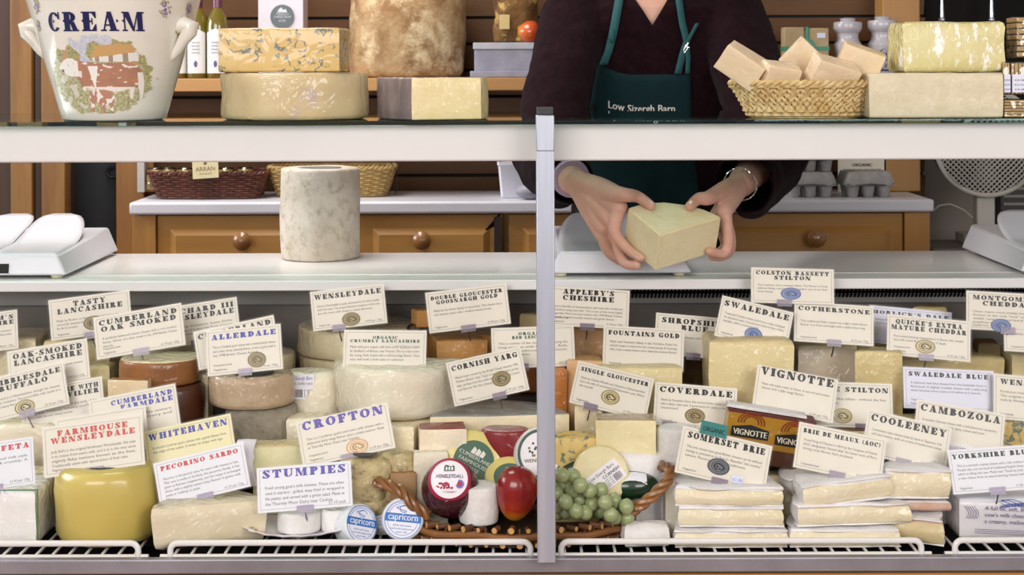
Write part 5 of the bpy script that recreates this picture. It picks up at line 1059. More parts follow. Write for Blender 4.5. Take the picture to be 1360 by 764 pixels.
# right: two big blocks
PC('cheese_block', 'long cloth-bound pale block on the glass top under the film-wrapped block', 'block', 1157, 1333, 97, 2.385, zt_, [mat('muslin_block', 'd8ccae', .6, 'cfc2a2', 50, bump=.3, bscale=200, coat=.25, cbump=1), mat('muslin_block', '')], depth=.12, r=.004, rot=-2)
zz = P(1250, 97, 2.385).z + .001
PC('cheese_block', 'yellow film-wrapped block standing on the long cloth-bound block', 'block', 1200, 1335, 29, 2.40, zz+.0, [mat('yellow_flecked', 'd9cf94', .4, 'd2c686', 10, coat=1, cbump=2, cscale=45, croma=.06, col3='f2f0e8', scale3=30, thr3=(.55, .59), stretch=(1.8, 1, .7)), mat('yellow_flecked', '')], depth=.10, r=.010, wob=.0025)
# biscuit packs at the right corner
bis = mat('oat_biscuit', 'cdb07a', .7, 'b89660', 30, bump=.5, bscale=80)
def pack(x0, x1, y0, y1, Y, label, zb=None, n=9, vert=True):
    a = P(x0, y1, Y); b = P(x1, y0, Y); zb = zb if zb is not None else zt_; h = b.z - zb; w = b.x-a.x
    r = thing('biscuit_pack', label, 'biscuits', ((a.x+b.x)/2, Y+.03, zb)); g = G()
    for i in range(n):
        if vert: x = -w/2 + w*(i+.5)/n; g.box(x-w/n*.4, x+w/n*.4, -.025, .025, .001, h*.96)
        else: z = h*(i+.5)/n; g.box(-w/2*.96, w/2*.96, -.025, .025, z-h/n*.4, z+h/n*.4)
    g.build('biscuits', bis, parent=r, bevel=.001); g = G().box(-w/2, w/2, -.028, .028, 0, h); g.build('film', film('crinkled_film', .12, .1, bump=1.2), parent=r, smooth=False, bevel=.003); return r, w, h
r, w, h = pack(1334, 1400, 132, 156, 2.385, 'low pack of oat biscuits lying at the right end of the glass top', n=6, vert=False)
zz = P(0, 132, 2.385).z + .001
for x0, x1, lb in ((1333, 1343, 'narrow biscuit pack with a blue label, left of the pair at the right end'), (1344, 1375, 'upright biscuit pack with a blue and white label at the right end')):
    r, w, h = pack(x0, x1, 82, 132, 2.39, lb, zz, n=3 if x0 < 1340 else 6)
    g = G().box(-w/2+.001, w/2-.001, -.0295, -.0285, .004, h*.62); 
    for k in range(3): put_text(g, 'oats' if k != 1 else 'scotch', -w*.40, h*(.42-.14*k), .006, 1, fit=w*.8, T=Matrix.Translation((0, -.0297, 0)) @ Matrix.Rotation(PI/2, 4, 'X'))
    g.build('pack_label', [mat('pack_label_white', 'dcdde8', .5), mat('pack_label_blue', '3a3f94', .5)], parent=r, smooth=False)
r, w, h = pack(1351, 1385, 22, 80, 2.43, 'tall film-wrapped biscuit stack topmost at the right edge', P(0, 82, 2.39).z+.001, n=7, vert=False)

# ---- basket weaving
def basket(name, label, c, rb, rt, h, m, rows=10, stakes=36, tr=.003, rim=True, sq=2.0, cat='basket', group=None, yaw=0, plait=False):
    """rb, rt: half sizes (x, y) at base and rim; sq: 2 = oval, larger = boxier"""
    root = thing(name, label, cat, c); root.rotation_euler = (0, 0, yaw)
    def pt(t, a, off=0):
        rx, ry = rb[0]+(rt[0]-rb[0])*t, rb[1]+(rt[1]-rb[1])*t; ca, sa = math.cos(a), math.sin(a)
        e = 2/sq; x = (rx+off)*math.copysign(abs(ca)**e, ca); y = (ry+off)*math.copysign(abs(sa)**e, sa); return Vector((x, y, .002+h*t))
    # even spacing round the outline
    A = [2*PI*i/720 for i in range(720)]; Ls = [0]
    for i in range(720): Ls.append(Ls[-1] + (pt(1, A[(i+1) % 720])-pt(1, A[i])).length)
    def ang(f):
        d = (f % 1)*Ls[-1]; lo = 0
        import bisect
        lo = bisect.bisect_right(Ls, d)-1; return 2*PI*(lo + (d-Ls[lo])/max(1e-9, Ls[lo+1]-Ls[lo]))/720 if lo < 720 else 0
    g = G(); n = stakes*4
    if plait:
        for s in (-1, 1):
            for k in range(58): g.tube([pt(.10+.80*q/6, ang(k/58 + s*.055*(q/6-.5)), tr*.7*s*(1 if (q+k) % 2 else -1)) for q in range(7)], tr*.85, 5)
    for r_ in range(rows):
        t = (r_+.5)/rows
        if plait and .2 < t < .84: continue
        if plait: pts = [pt(t, ang(i/n), tr*1.0*math.cos(PI*i/2+PI*r_)) for i in range(n)]
        else: pts = [pt(t, ang(i/n), tr*.9*math.cos(PI*i/4.0 + PI*r_)) for i in range(n)]
        g.tube(pts, tr if not plait else tr*1.1, 6, closed=True)
    g.build('weave', m, parent=root)
    g = G()
    for i in range(stakes):
        f = i/stakes; g.tube([pt(0, ang(f)), pt(.5, ang(f + (0.02 if plait else 0))), pt(1, ang(f + (.04 if plait else 0)))], tr*.8, 5)
    g.build('stakes', m, parent=root)
    g = G(); 
    for k in range(2):
        N_ = stakes*6; g.tube([pt(1.0, ang(i/N_), 0) + Vector((0, 0, .0015)) + Vector((math.cos(ang(i/N_))*tr*math.cos(i*.9+k*PI), math.sin(ang(i/N_))*tr*math.cos(i*.9+k*PI), tr*math.sin(i*.9+k*PI))) for i in range(N_)], tr*1.05, 6, closed=True)
    g.build('rim', m, parent=root)
    g = G(); g.rings([[pt(0, 2*PI*i/40) * .98 + Vector((0, 0, dz)) for i in range(40)] for dz in (-.002, .002)]); g.build('bottom', m, parent=root); return root
straw = mat('straw_plait', 'd8c08c', .55, 'c2a066', 40, bump=.3); redcane = mat('red_brown_cane', '6e3c2c', .45, '4e2a20', 40, coat=.3); palecane = mat('pale_willow', 'c8ac74', .5, 'b49458', 30)
bx_, by_ = P(1068, 157, 2.46).x, 2.462
basket('bread_basket', 'plaited straw basket of cut cheese pieces on the glass top', (bx_, by_, zt_), (.088, .062), (.118, .086), .052, straw, rows=8, stakes=30, tr=.0032, plait=True)
hc = cheese('hard_cheese', 'e0cdaa', 'd8c29a', .35, coat=.4); hcr = mat('golden_rind', 'cf9c50', .5, 'c08c40', 12, coat=.5)
def chunk(label, px, py, Y, sx, sy, sz, rx, ry, rz_, m=None):
    SEED[0] += 1; g = G(); o = [(-sx/2, -sy/2, 'c'), (-sx/4, -sy/2, 'c'), (sx/4, -sy/2, 'c'), (sx/2, -sy/2, 'c'), (sx/2+.003, 0, 'r'), (sx/2, sy/2, 'r'), (0, sy*.42, 'c'), (-sx/2, sy*.3, 'c'), (-sx/2, 0, 'c')]
    slab(g, o, sz, .002, .0012, z0=-sz/2, seed=SEED[0], mis=(0, 1, 0)); T = Matrix.Translation(P(px, py, Y)) @ Matrix.Rotation(rz_, 4, 'Z') @ Matrix.Rotation(ry, 4, 'Y') @ Matrix.Rotation(rx, 4, 'X')
    return tag(g.build('cheese_chunk', [hc, hcr], mx=T, ang=50), label, 'cheese')
chunk('leftmost tilted cheese chunk sticking out of the straw basket', 986, 86, 2.43, .070, .05, .046, .3, .62, -.2)
chunk('low cheese chunk at the front left of the straw basket', 1033, 100, 2.42, .058, .04, .040, .4, .15, .3)
chunk('pointed cheese chunk rising at the back of the straw basket', 1066, 80, 2.49, .055, .04, .055, .2, .75, .1)
chunk('broad cheese chunk in the middle of the straw basket', 1104, 98, 2.42, .075, .045, .046, .45, .28, .25)
chunk('cheese chunk with a golden rind at the right of the straw basket', 1140, 84, 2.47, .068, .05, .055, .2, .35, -.1)

# ================================================================ on the upper shelf behind
zs = us + .0006
def bottle(px, Y, label, s=1.):
    c = P(px, 100, Y); r = thing('oil_bottle', label, 'bottle', (c.x, Y, zs), group='oil bottles on the upper shelf'); g = G()
    g.lathe([(.001, .001), (.024*s, .001), (.026*s, .006), (.026*s, .125), (.022*s, .145), (.011*s, .165), (.010*s, .175)], 20); g.build('glass_body', mat('oil_glass', '7a6a1c', .08, '5c5010', 4, coat=1, trans=.25), parent=r)
    g = G(); g.lathe([(.0115*s, .168), (.0115*s, .22), (.011*s, .228), (.001, .229)], 16); g.build('capsule', mat('burgundy_capsule', '5a1c34', .35, coat=.4), parent=r)
    g = G(); v = []
    for i in range(13): a = -PI/2 - .9 + 1.8*i/12; v += [(.0266*s*math.cos(a), .0266*s*math.sin(a), .012), (.0266*s*math.cos(a), .0266*s*math.sin(a), .118 - .01*abs(i-6)/6)]
    g.add(v, [(2*i, 2*i+2, 2*i+3, 2*i+1) for i in range(12)]); g.lathe([(.006, 0), (.006, .0004), (.001, .0005)], 12, mi=1, T=Matrix.Translation((0, -.0268*s, .034)) @ Matrix.Rotation(PI/2, 4, 'X') @ Matrix.Diagonal((.7, 1.3, 1, 1)))
    for k in range(4): g.box(-.010, .010, -.0272*s, -.0268*s, .060+.008*k, .062+.008*k, 2)
    g.build('paper_label', [mat('bottle_label', 'd8d6d4', .6), mat('label_violet', '5a5080', .6), mat('label_faint', '9a9aa0', .6)], parent=r, smooth=False)
bottle(238, 3.60, 'oil bottle half hidden behind the right of the cream pot'); bottle(263, 3.58, 'middle oil bottle on the upper shelf, right of the pot handle'); bottle(289, 3.57, 'oil bottle with a white label just left of the blue cheese block', 1.)
g = G(); a, b = P(343, 100, 3.60), P(403, 100, 3.60); g.box(a.x, b.x, 3.60, 3.68, zs, zs+.21); bxx = g.build('card_box', mat('lilac_card_box', 'cfc9d2', .6), smooth=False, bevel=.002); tag(bxx, 'pale lilac box with a round grey badge behind the blue cheese block', 'box')
g = G(); c = P(375, 22, 3.598); T = Matrix.Translation(c) @ Matrix.Rotation(PI/2, 4, 'X'); r_ = .0285; g.lathe([(r_, 0), (r_, .001), (.0005, .0012)], 36, T=T)
for ln, y, f in (('TORCELLO', .12, .9), ('CHEESE SHOP', -.12, 1.2), ('ESTD', -.45, .5)): put_text(g, ln, 0, y*r_, r_*.26, 1, fit=f*r_*1.2, z=.0015, T=T, align='c')
g.add([(-.012, .010, .0015), (.012, .010, .0015), (.008, .018, .0015), (.002, .016, .0015), (-.002, .022, .0015), (-.008, .018, .0015)], [(0, 1, 2, 3, 4, 5)], 1, T)
st = g.build('badge', [mat('badge_grey', '5c6468', .5), mat('badge_print', 'c8ccd0', .5)], smooth=False); st.parent = bxx
oldr = mat('aged_cloth_rind', 'b0936c', .9, '8a6844', 12, bump=1, bscale=60, col3='d0bc98', scale3=9, thr3=(.5, .62), contrast=(.42, .6))
bigc = PC('cheese_drum', 'huge mottled clothbound cheese drum standing on the upper shelf', 'wheel', 459, 615, -12, 3.535, zs, [oldr, oldr], depth=.24, r=.016, wob=.004, bulge=.003, n=80)
# marble-topped block, crumbly dark cheese and apple
marb = mat('lilac_marble', '9a98a8', .5, '8a8898', 30, bump=.1); marbt = mat('pale_marble', 'b4b4ba', .35, 'a4a4ac', 20)
a, b = P(630, 90, 3.54), P(722, 90, 3.54); R = thing('scale_plinth', 'lilac-grey stone slab box on the upper shelf beside the big drum', 'box', ((a.x+b.x)/2, 3.60, zs)); w = b.x-a.x
z_1, z_2 = P(0, 68, 3.54).z-zs, P(0, 59, 3.54).z-zs
g = G().box(-w/2, w/2, -.06, .08, .014, z_1); g.box(-w/2-.01, w/2+.01, -.065, .085, 0, .015); g.build('slab_body', marb, parent=R, smooth=False, bevel=.002); g = G().box(-w/2-.003, w/2+.003, -.063, .083, z_1, z_2); g.build('lid', marbt, parent=R, smooth=False, bevel=.0015)
zz = zs+z_2+.0006
bark = mat('bark_rind', '7a5830', .9, '4a3018', 14, bump=1.5, bscale=50, col3='b89858', scale3=22, thr3=(.52, .6))
o = PC('aged_cheese', 'dark crumbly aged cheese drum on the stone slab box', 'wheel', 655, 716, -14, 3.55, zz, [bark, bark], depth=.075, r=.006, wob=.005)
g = G(); c = P(670, 29, 3.545); g.box(-.012, .012, -.003, 0, -.017, .017); st = g.build('paper_tag', mat('tan_tag', 'c8b078', .7), loc=c); st.parent = o; st.matrix_parent_inverse = o.matrix_basis.inverted()
mango('red and yellow apple on the stone slab box behind the shoulder', Vector((P(702, 42, 3.555).x, 3.565-.01, zz+.024)), .026, .027, fruit_mat('apple_skin', 'b84a20', 'c8702a', 'd0a83c'), Matrix.Rotation(PI/2, 4, 'Y') , name='apple')
# packet, jars behind the straw basket
a, b = P(1041, 80, 3.58), P(1101, 80, 3.58); R = thing('tea_packet', 'beige paper packet tied with green ribbon behind the straw basket', 'packet', ((a.x+b.x)/2, 3.60, zs)); w = b.x-a.x; h = P(0, 40, 3.58).z-zs
g = G(); g.box(-w/2, -w*.04, -.02, .02, 0, h); g.box(w*.06, w/2, -.02, .02, 0, h-.002); g.box(-w*.04, w*.06, -.018, .018, 0, h-.008)
g.build('paper', mat('kraft_paper', 'b4a07c', .7, 'a8926c', 20), parent=R, bevel=.003); g = G().box(-w/2-.001, w/2+.001, -.0215, .0215, h-.056, h-.046); g.box(-w*.02, w*.05, -.0215, .0215, h-.04, h+.0005); g.lathe([(.022, 0), (.022, .0006), (.001, .0008)], 20, T=Matrix.Translation((.0, -.0216, h-.048)) @ Matrix.Rotation(PI/2, 4, 'X'))
g.build('ribbon', mat('green_ribbon', '3c8a70', .5), parent=R, smooth=False); g = G().box(w*.24, w*.42, -.0215, -.0205, h-.026, h-.014); plab(g.build('price_label', mat('pale_blue_sticker', '', .5), parent=R, smooth=False), 'pale blue price label')
def jar(px, ytop, w_, label, emblem):
    c = P(px, 90, 3.56); h = P(0, ytop, 3.56).z-zs; r = w_/2/F*3.56; R = thing('storage_jar', label, 'jar', (c.x, 3.60, zs)); g = G()
    g.lathe([(.001, 0), (r*.80, 0), (r*.84, .006), (r*.86, h*.40), (r*.98, h*.50), (r*.98, h*.54), (r*.80, h*.60), (r*.74, h*.66), (r*.76, h*.72), (r*.78, h*.74)], 32); g.build('body', mat('jar_glaze', 'b8b4ba', .3, 'aca8ae', 8, coat=.5), parent=R)
    g = G(); g.lathe([(r*.80, h*.735), (r*.95, h*.78), (r*1.0, h*.82), (r*1.0, h*.90), (r*.95, h*.925), (r*.55, h*.935), (r*.50, h*.95), (r*.55, h*.985), (r*.35, h*1.0), (.001, h*1.0)], 32); g.build('lid', mat('jar_glaze', '', .3), parent=R)
    if emblem:
        g = G(); rr = r*.86+.001
        def jp(x, z): a = x/rr; return (rr*math.sin(a), -rr*math.cos(a), z)
        rnd = random.Random(8)
        for k in range(90):
            a = rnd.uniform(0, 6.28); q = rnd.random()**.5; x, z = q*.017*math.cos(a), h*.27+q*.022*math.sin(a); s_ = .0011; g.add([jp(x-s_, z-s_), jp(x+s_, z-s_), jp(x+s_, z+s_), jp(x-s_, z+s_)], [(0, 1, 2, 3)])
        g.tube([jp(.020*math.cos(t), h*.27+.026*math.sin(t)) for t in [2*PI*i/30 for i in range(30)]], .0012, 5, closed=True); g.box(-.016, .016, -rr-.0006, -rr+.003, h*.08, h*.11)
        plab(g.build('emblem', mat('emblem_ink', '26283a', .5), parent=R, smooth=False), 'dark round printed emblem')
jar(1131, 27, 38, 'white ceramic lidded jar behind the pale cheese chunks, nearer the packet', False); jar(1178, 25, 40, 'white ceramic jar with a dark printed emblem left of the wrapped blocks', True)
# plain black-brown panel at the upper right, with hanging utensils
g = G().box(P(1224, 0, 3.94).x, 3.0, 3.90, 3.949, P(0, 150, 3.9).z, 2.4); struct(g.build('dark_panel', mat('black_brown_panel', '0b0807', .5, '140e0b', 3, spec=.1), smooth=False))
for px in (1251, 1317):
    c = P(px, 26, 3.8); g = G(); g.tube([c, c+Vector((0, 0, .06)), c+Vector((0, 0, .30))], [.006, .0035, .003], 8); g.ball(c, .008, 8); g.tube([c+Vector((0, 0, .30)), c+Vector((0, .07, .31)), c+Vector((0, .10, .30))], .003, 6)
    o = g.build('ladle', mat('chrome', 'c8ccd4', .2, metal=.9)); tag(o, ('left' if px < 1300 else 'right') + ' thin chrome utensil hanging before the dark panel', 'utensil')

# ================================================================ on the worktop of the dresser
zw = zt + .0006
a, b = P(200, 264, 3.52), P(345, 264, 3.52)
BK = basket('wicker_basket', 'dark red-brown wicker basket of small packed jars on the worktop', ((P(277, 0, 3.56).x), 3.575, zw), (.118, .055), (.139, .066), .058, redcane, rows=11, stakes=38, tr=.0026, sq=5)
lidm = mat('biscuit_tin', 'b8985c', .5, 'a8884c', 20)
for i, px in enumerate((207, 222, 246, 268, 300, 325)):
    c = P(px, 240, 3.56); y = 3.555 + (.012 if i % 2 else 0); r = thing('preserve_jar', 'small film-wrapped golden jar in the red-brown basket, ' + ['leftmost', 'second from the left', 'third from the left', 'behind the paper tag', 'just right of the paper tag', 'rightmost'][i], 'jar', (c.x, y, zw+.022)); g = G()
    g.lathe([(.001, 0), (.019, 0), (.020, .004), (.020, .030), (.018, .034)], 20); g.build('jar_body', lidm, parent=r); g = G(); g.lathe([(.0195, .0345), (.0195, .043), (.018, .045), (.001, .0455)], 20); g.build('jar_lid', mat('brass_lid', 'a8905c', .35, metal=.3), parent=r)
    g = G(); g.lathe([(.0215, .002), (.0225, .02), (.022, .044), (.016, .050), (.001, .051)], 16, cap=False); g.build('film', film('crinkled_film'), parent=r)
c = P(273, 226, 3.49); T = Matrix.Translation(c) @ Matrix.Rotation(-.06, 4, 'Y') @ Matrix.Rotation(PI/2-.1, 4, 'X'); g = G().box(-.030, .030, -.019, .022, 0, .0012, 0, None); put_text(g, 'ARRAN', 0, -.002, .014, 1, fit=.046, z=.0016, align='c'); put_text(g, 'PROVISIONS', 0, -.010, .005, 1, fit=.03, z=.0016, align='c'); g.lathe([(.004, 0), (.004, .0004), (.001, .0005)], 12, c=(0, .016, .0012), mi=1); 
tag(g.build('gift_tag', [mat('parchment', 'd6caa0', .6), mat('brown_print', '7a5a34', .6)], smooth=False, mx=T), 'parchment paper tag lettered ARRAN on the red-brown basket', 'tag')
basket('wicker_basket', 'pale willow basket with slanted sides behind the white cheese drum', (P(440, 0, 3.6).x, 3.62, zw), (.128, .055), (.150, .068), .066, palecane, rows=13, stakes=40, tr=.0026, sq=5)
g = G(); g.tube([P(519, 216, 3.58), P(527, 228, 3.57), P(528, 250, 3.57), P(524, 258, 3.57)], .0012, 5); tag(g.build('cable', dark), 'thin dark loose cord beside the pale willow basket', 'cord')
# white tub and a cleaning cloth beside it
g = G(); c = P(690, 256, 3.6); g.rings([[(x*s, y*s, z) for x, y in ((-.05, -.04), (-.045, -.045), (.045, -.045), (.05, -.04), (.05, .04), (.045, .045), (-.045, .045), (-.05, .04))] for s, z in ((.82, 0), (.88, .004), (1.0, .075), (1.05, .078), (1.05, .084), (.97, .084), (.85, .01))]); tag(g.build('plastic_tub', mat('white_plastic', 'dcdce6', .4), loc=(c.x, 3.56, zw)), 'white plastic tub at the left of the person on the worktop', 'tub')
g = G(); g.ball((0, 0, .012), .026, 10, sc=(1.3, .8, .7)); tag(g.build('spoon_rest', mat('grey_dish', '9a98a4', .4), loc=(P(703, 0, 3.46).x, 3.484, zw+.006)), 'small grey rounded dish in front of the white tub', 'dish')
# egg boxes
pulp = mat('grey_pulp', 'a8a4a2', .9, '989492', 50, bump=.5, bscale=120)
def eggbox(label, px, Y, zb, w=.095, lid=True, yaw=0):
    c = P(px, 250, Y); R = thing('egg_box', label, 'egg box', (c.x, Y+.045, zb)); R.rotation_euler = (0, 0, yaw); g = G()
    for i in range(3):
        for j in range(2):
            cx_, cy_ = -w*.33+w*.33*i, -.022+.044*j; g.lathe([(.001, 0), (.0115, 0), (.0125, .003), (.0165, .028)], 16, c=(cx_, cy_, 0))
    g.box(-w*.52, w*.52, -.044, .044, .0275, .030); g.build('tray', pulp, parent=R)
    if lid:
        g = G(); n = 40; R_ = []
        for s, z in ((1.04, .0302), (1.05, .036), (1.0, .046), (.93, .056), (.88, .059), (.5, .060), (.02, .060)):
            R_.append([(w*.52*s*math.copysign(abs(math.cos(a))**.35, math.cos(a)), .046*s*math.copysign(abs(math.sin(a))**.35, math.sin(a))*(1+(.05*math.cos(a*6) if .04 < z < .058 else 0)), z + (.0025*math.cos(3*PI*math.cos(a)) if s > .9 else 0)) for a in [2*PI*i/n for i in range(n)]])
        g.rings(R_); g.build('lid', pulp, parent=R)
    return R
eggbox('grey pulp egg box at the bottom of the pair beside the sleeve', 1078, 3.50, zw, .112); eggbox('grey pulp egg box on top of the pair beside the sleeve', 1078, 3.50, zw+.0605, .112)
eggbox('single grey pulp egg box right of the stacked pair', 1155, 3.50, zw, .112, yaw=.06)
g = G(); c = P(1150, 222, 3.62); g.box(-.058, .058, 0, .004, 0, .12); T = Matrix.Rotation(PI/2, 4, 'X'); put_text(g, 'ORGANIC', 0, .062, .011, 1, fit=.05, z=.0008, T=T, align='c', bold=.05); put_text(g, 'FARMHOUSE EGGS', 0, .049, .010, 1, fit=.092, z=.0008, T=T, align='c', bold=.05); put_text(g, 'CHEESE', -.03, .026, .010, 1, z=.0008, T=T, align='c', bold=.05)
tag(g.build('notice', [cream, ink], loc=(c.x, 3.66, zw), smooth=False), 'cream printed notice standing behind the egg boxes', 'notice')

# ================================================================ right corner behind the counter : fan, till and printer
fm = mat('fan_beige', 'b4b0a8', .4, 'a8a49c', 6); fc = P(1312, 190, 3.60)
FN = thing('desk_fan', 'round beige desk fan with a mesh grille at the right behind the counter', 'fan', (fc.x, fc.y+.02, P(0, 300, 3.60).z)); rel = fc - Vector(FN.location); rF = .125
T = Matrix.Translation(rel) @ Matrix.Rotation(PI/2, 4, 'X')
g = G(); g.tube([(rF*math.cos(2*PI*i/48), rF*math.sin(2*PI*i/48), 0) for i in range(48)], .006, 8, closed=True, T=T); g.build('grille_ring', fm, parent=FN)
g = G(); n = 27
for k in range(-n//2, n//2+1):
    d = k*.0092
    if abs(d) < rF: L_ = math.sqrt(rF*rF-d*d); 
    else: continue
    for q in (PI/4, -PI/4):
        c_, s_ = math.cos(q), math.sin(q); g.tube([(-L_*c_ - d*s_, -L_*s_ + d*c_, .002), (0-d*s_, d*c_, .012), (L_*c_ - d*s_, L_*s_ + d*c_, .002)], .0018, 4, T=T)
g.build('mesh_grille', fm, parent=FN)
g = G(); g.lathe([(rF, -.005), (rF*.98, -.05), (rF*.6, -.085), (.03, -.09), (.001, -.09)], 40, T=T, cap=False); g.build('housing', mat('fan_dark', '2c2a28', .7), parent=FN)
for k in range(4):
    g = G(); a = k*PI/2; v = [(.02*math.cos(a), .02*math.sin(a), -.03), (.10*math.cos(a-.35), .10*math.sin(a-.35), -.02), (.11*math.cos(a+.1), .11*math.sin(a+.1), -.032), (.09*math.cos(a+.45), .09*math.sin(a+.45), -.045)]
    g.add(v + [(x, y, z-.003) for x, y, z in v], [(0, 1, 2, 3), (7, 6, 5, 4), (0, 4, 5, 1), (1, 5, 6, 2), (2, 6, 7, 3), (3, 7, 4, 0)], T=T); g.build('blade', mat('fan_blade', '6c6a66', .5), parent=FN)
g = G(); g.box(-.022, .022, -.005, .03, -.03, rel.z-rF+.002); g.build('neck', fm, parent=FN, bevel=.004)
zt2 = P(0, 300, 3.6).z - .03
g = G(); g.box(-.055, .10, -.06, .06, -.052, -.03); g.box(-.045, .02, -.0615, -.06, -.043, -.041); g.build('base', mat('fan_base', '9a9488', .5), parent=FN, bevel=.004)
zbt = zt2 - .022
g = G(); a = P(1254, 312, 3.50); g.box(a.x, a.x+.30, 3.50, 3.72, .72, zbt-.010); T = Matrix.Translation((a.x, 3.499, 0)) @ Matrix.Rotation(PI/2, 4, 'X')
mn = tag(g.build('till', [mat('black_till', '1c1a1c', .4)], smooth=False, bevel=.004), 'black till unit beneath the fan, left edge lit', 'till')
g = G().box(a.x+.045, a.x+.075, 3.4975, 3.4999, P(0, 330, 3.5).z, P(0, 316, 3.5).z); st = g.build('display', mat('till_display', '6c7468', .4), smooth=False); st.parent = mn
g = G().box(a.x+.001, a.x+.004, 3.4970, 3.4999, .74, zbt-.012); st = g.build('edge_strip', mat('chrome', '', .2), smooth=False); st.parent = mn
g = G(); g.box(a.x-.025, a.x+.30, 3.51, 3.70, zbt-.0085, zbt-.0005); tag(g.build('grey_tray', mat('grey_plastic', '6c6660', .5), bevel=.003), 'flat grey tray between the till and the fan', 'tray')
g = G(); g.tube([P(1240, 280, 3.62), P(1248, 273, 3.61), P(1262, 271, 3.60), P(1280, 279, 3.60), P(1292, 290, 3.60)], .0022, 6); tag(g.build('cable', mat('white_cable', '9c968e', .5)), 'pale looping cable left of the fan neck', 'cable')
g = G(); c = P(1350, 270, 3.87); g.box(-.04, .12, 0, .05, 0, c.z+.05)
for k in range(7): g.box(-.035, .115, -.006, .001, c.z-.085+.02*k, c.z-.078+.02*k, 1)
tag(g.build('heater', [mat('heater_dark', '3a3634', .5), mat('heater_slat', '8a847c', .5)], loc=(c.x, 3.87, 0), smooth=False), 'slatted grey heater behind the fan at the right edge', 'heater')
g = G().box(1.05, 2.2, 3.48, 3.86, .0, .718); tag(g.build('side_table', mat('dark_table', '2a2420', .6), bevel=.004), 'dark low side table carrying the till', 'table')

# ================================================================ serving ledge: scales and a cheese drum
zL = zl + .0006
rind2 = mat('pale_cloth_rind', 'dbd1c4', .85, 'bdae9c', 7, bump=.6, bscale=80, col3='a09278', scale3=60, thr3=(.50, .74), contrast=(.40, .66))
dr = PC('cheese_drum', 'tall pale clothbound cheese drum with a grey disc standing on the serving ledge', 'wheel', 365, 471, 226, 2.955, zL, [rind2, rind2], r=.005, wob=.0015, n=72, bulge=.001)
g = G(); g.lathe([(.001, 0), (.042, 0), (.042, .0008), (.001, .0009)], 32, T=Matrix.Diagonal((1.05, .8, 1, 1))); st = g.build('paper_disc', mat('disc_grey', '6c7072', .5, '8a8c8c', 60)); st.parent = dr; st.location = (0, -.01, P(418, 226, 2.955).z-zL+.0003)
sw = mat('scale_white', 'd6d4da', .35, coat=.2); swp = mat('scale_pan', 'dad9e0', .25, coat=.3); foot = mat('rubber_foot_cream', 'c8c0a0', .6)
def scales(xa, xb, label, mark=False):
    """xa..xb in metres along the ledge"""
    R = thing('weighing_scales', label, 'scales', ((xa+xb)/2, 2.90, zL)); w = (xb-xa)/2; y0, y1 = -.165, .20; inn = .018
    g = G(); z0 = .006; v = []
    for z, k, yy0, yy1, tz in ((z0, 0, y0, y1, 0), (z0+.036, inn, y0+.006, y1-.01, 1)):
        v += [(-w+k, yy0, z), (w-k, yy0, z), (w-k, yy1, z+tz*.014), (-w+k, yy1, z+tz*.014)]
    g.add(v, [(3, 2, 1, 0), (4, 5, 6, 7), (0, 1, 5, 4), (1, 2, 6, 5), (2, 3, 7, 6), (3, 0, 4, 7)]); g.build('housing', sw, parent=R, bevel=.004)
    for s in (-1, 1):
        g = G(); n = 20; m_ = 10; R_ = []
        for i in range(n+1):
            t = i/n; row = []
            yy = y0+.010+(.30)*t
            half = (w-inn-.003); outer = half*(.50+.50*math.sqrt(max(0, 1-(max(0, t-.35)/.65)**2))); inner = .002 + half*.20*(1-math.sqrt(max(0, 1-(max(0, t-.80)/.20)**2)))
            if outer < inner+.004: outer = inner+.004
            for j in range(m_+1):
                u = j/m_; x = inner+(outer-inner)*u; z = .0435+.012*t+.034*(max(0, t-.42)/.58); row.append((s*x, yy, z))
            R_.append(row)
        vs = [p for r_ in R_ for p in r_]; N1 = len(vs); fs = [(i*(m_+1)+j, i*(m_+1)+j+1, (i+1)*(m_+1)+j+1, (i+1)*(m_+1)+j) for i in range(n) for j in range(m_)]
        g.add(vs, fs); o = g.build('pan', swp, parent=R, ang=60); md = o.modifiers.new('s', 'SOLIDIFY'); md.thickness = .0025; md.offset = -1
    for sx in (-1, 1):
        for y in (y0+.018, y1-.03):
            g = G(); g.lathe([(.001, 0), (.010, 0), (.0115, .004), (.0105, .0075)], 16, c=(sx*(w-.022), y, -.0002)); g.build('foot', foot, parent=R)
    if mark:
        g = G().box(w*-.2, w-.105, y0-.0006, y0+.004, .010, .027, 0); put_text(g, 'AVERY', w-.16, .0145, .010, 1, T=Matrix.Translation((0, y0-.0012, 0)) @ Matrix.Rotation(PI/2, 4, 'X')); plab(g.build('name_plate', [ink, mat('gold_letters', 'b8a868', .4)], parent=R, smooth=False), 'black maker plate with gold letters')
    return R
e = P(88, 366, 2.735).x; scales(e-.285, e, 'white shop scales with two rounded pans at the left end of the ledge', True)
scales(P(738, 366, 2.735).x-.012, P(919, 366, 2.735).x, 'white shop scales right of the post beneath the held cheese')
e = P(1356, 363, 2.735).x; scales(e, e+.285, 'white shop scales at the right end of the ledge')
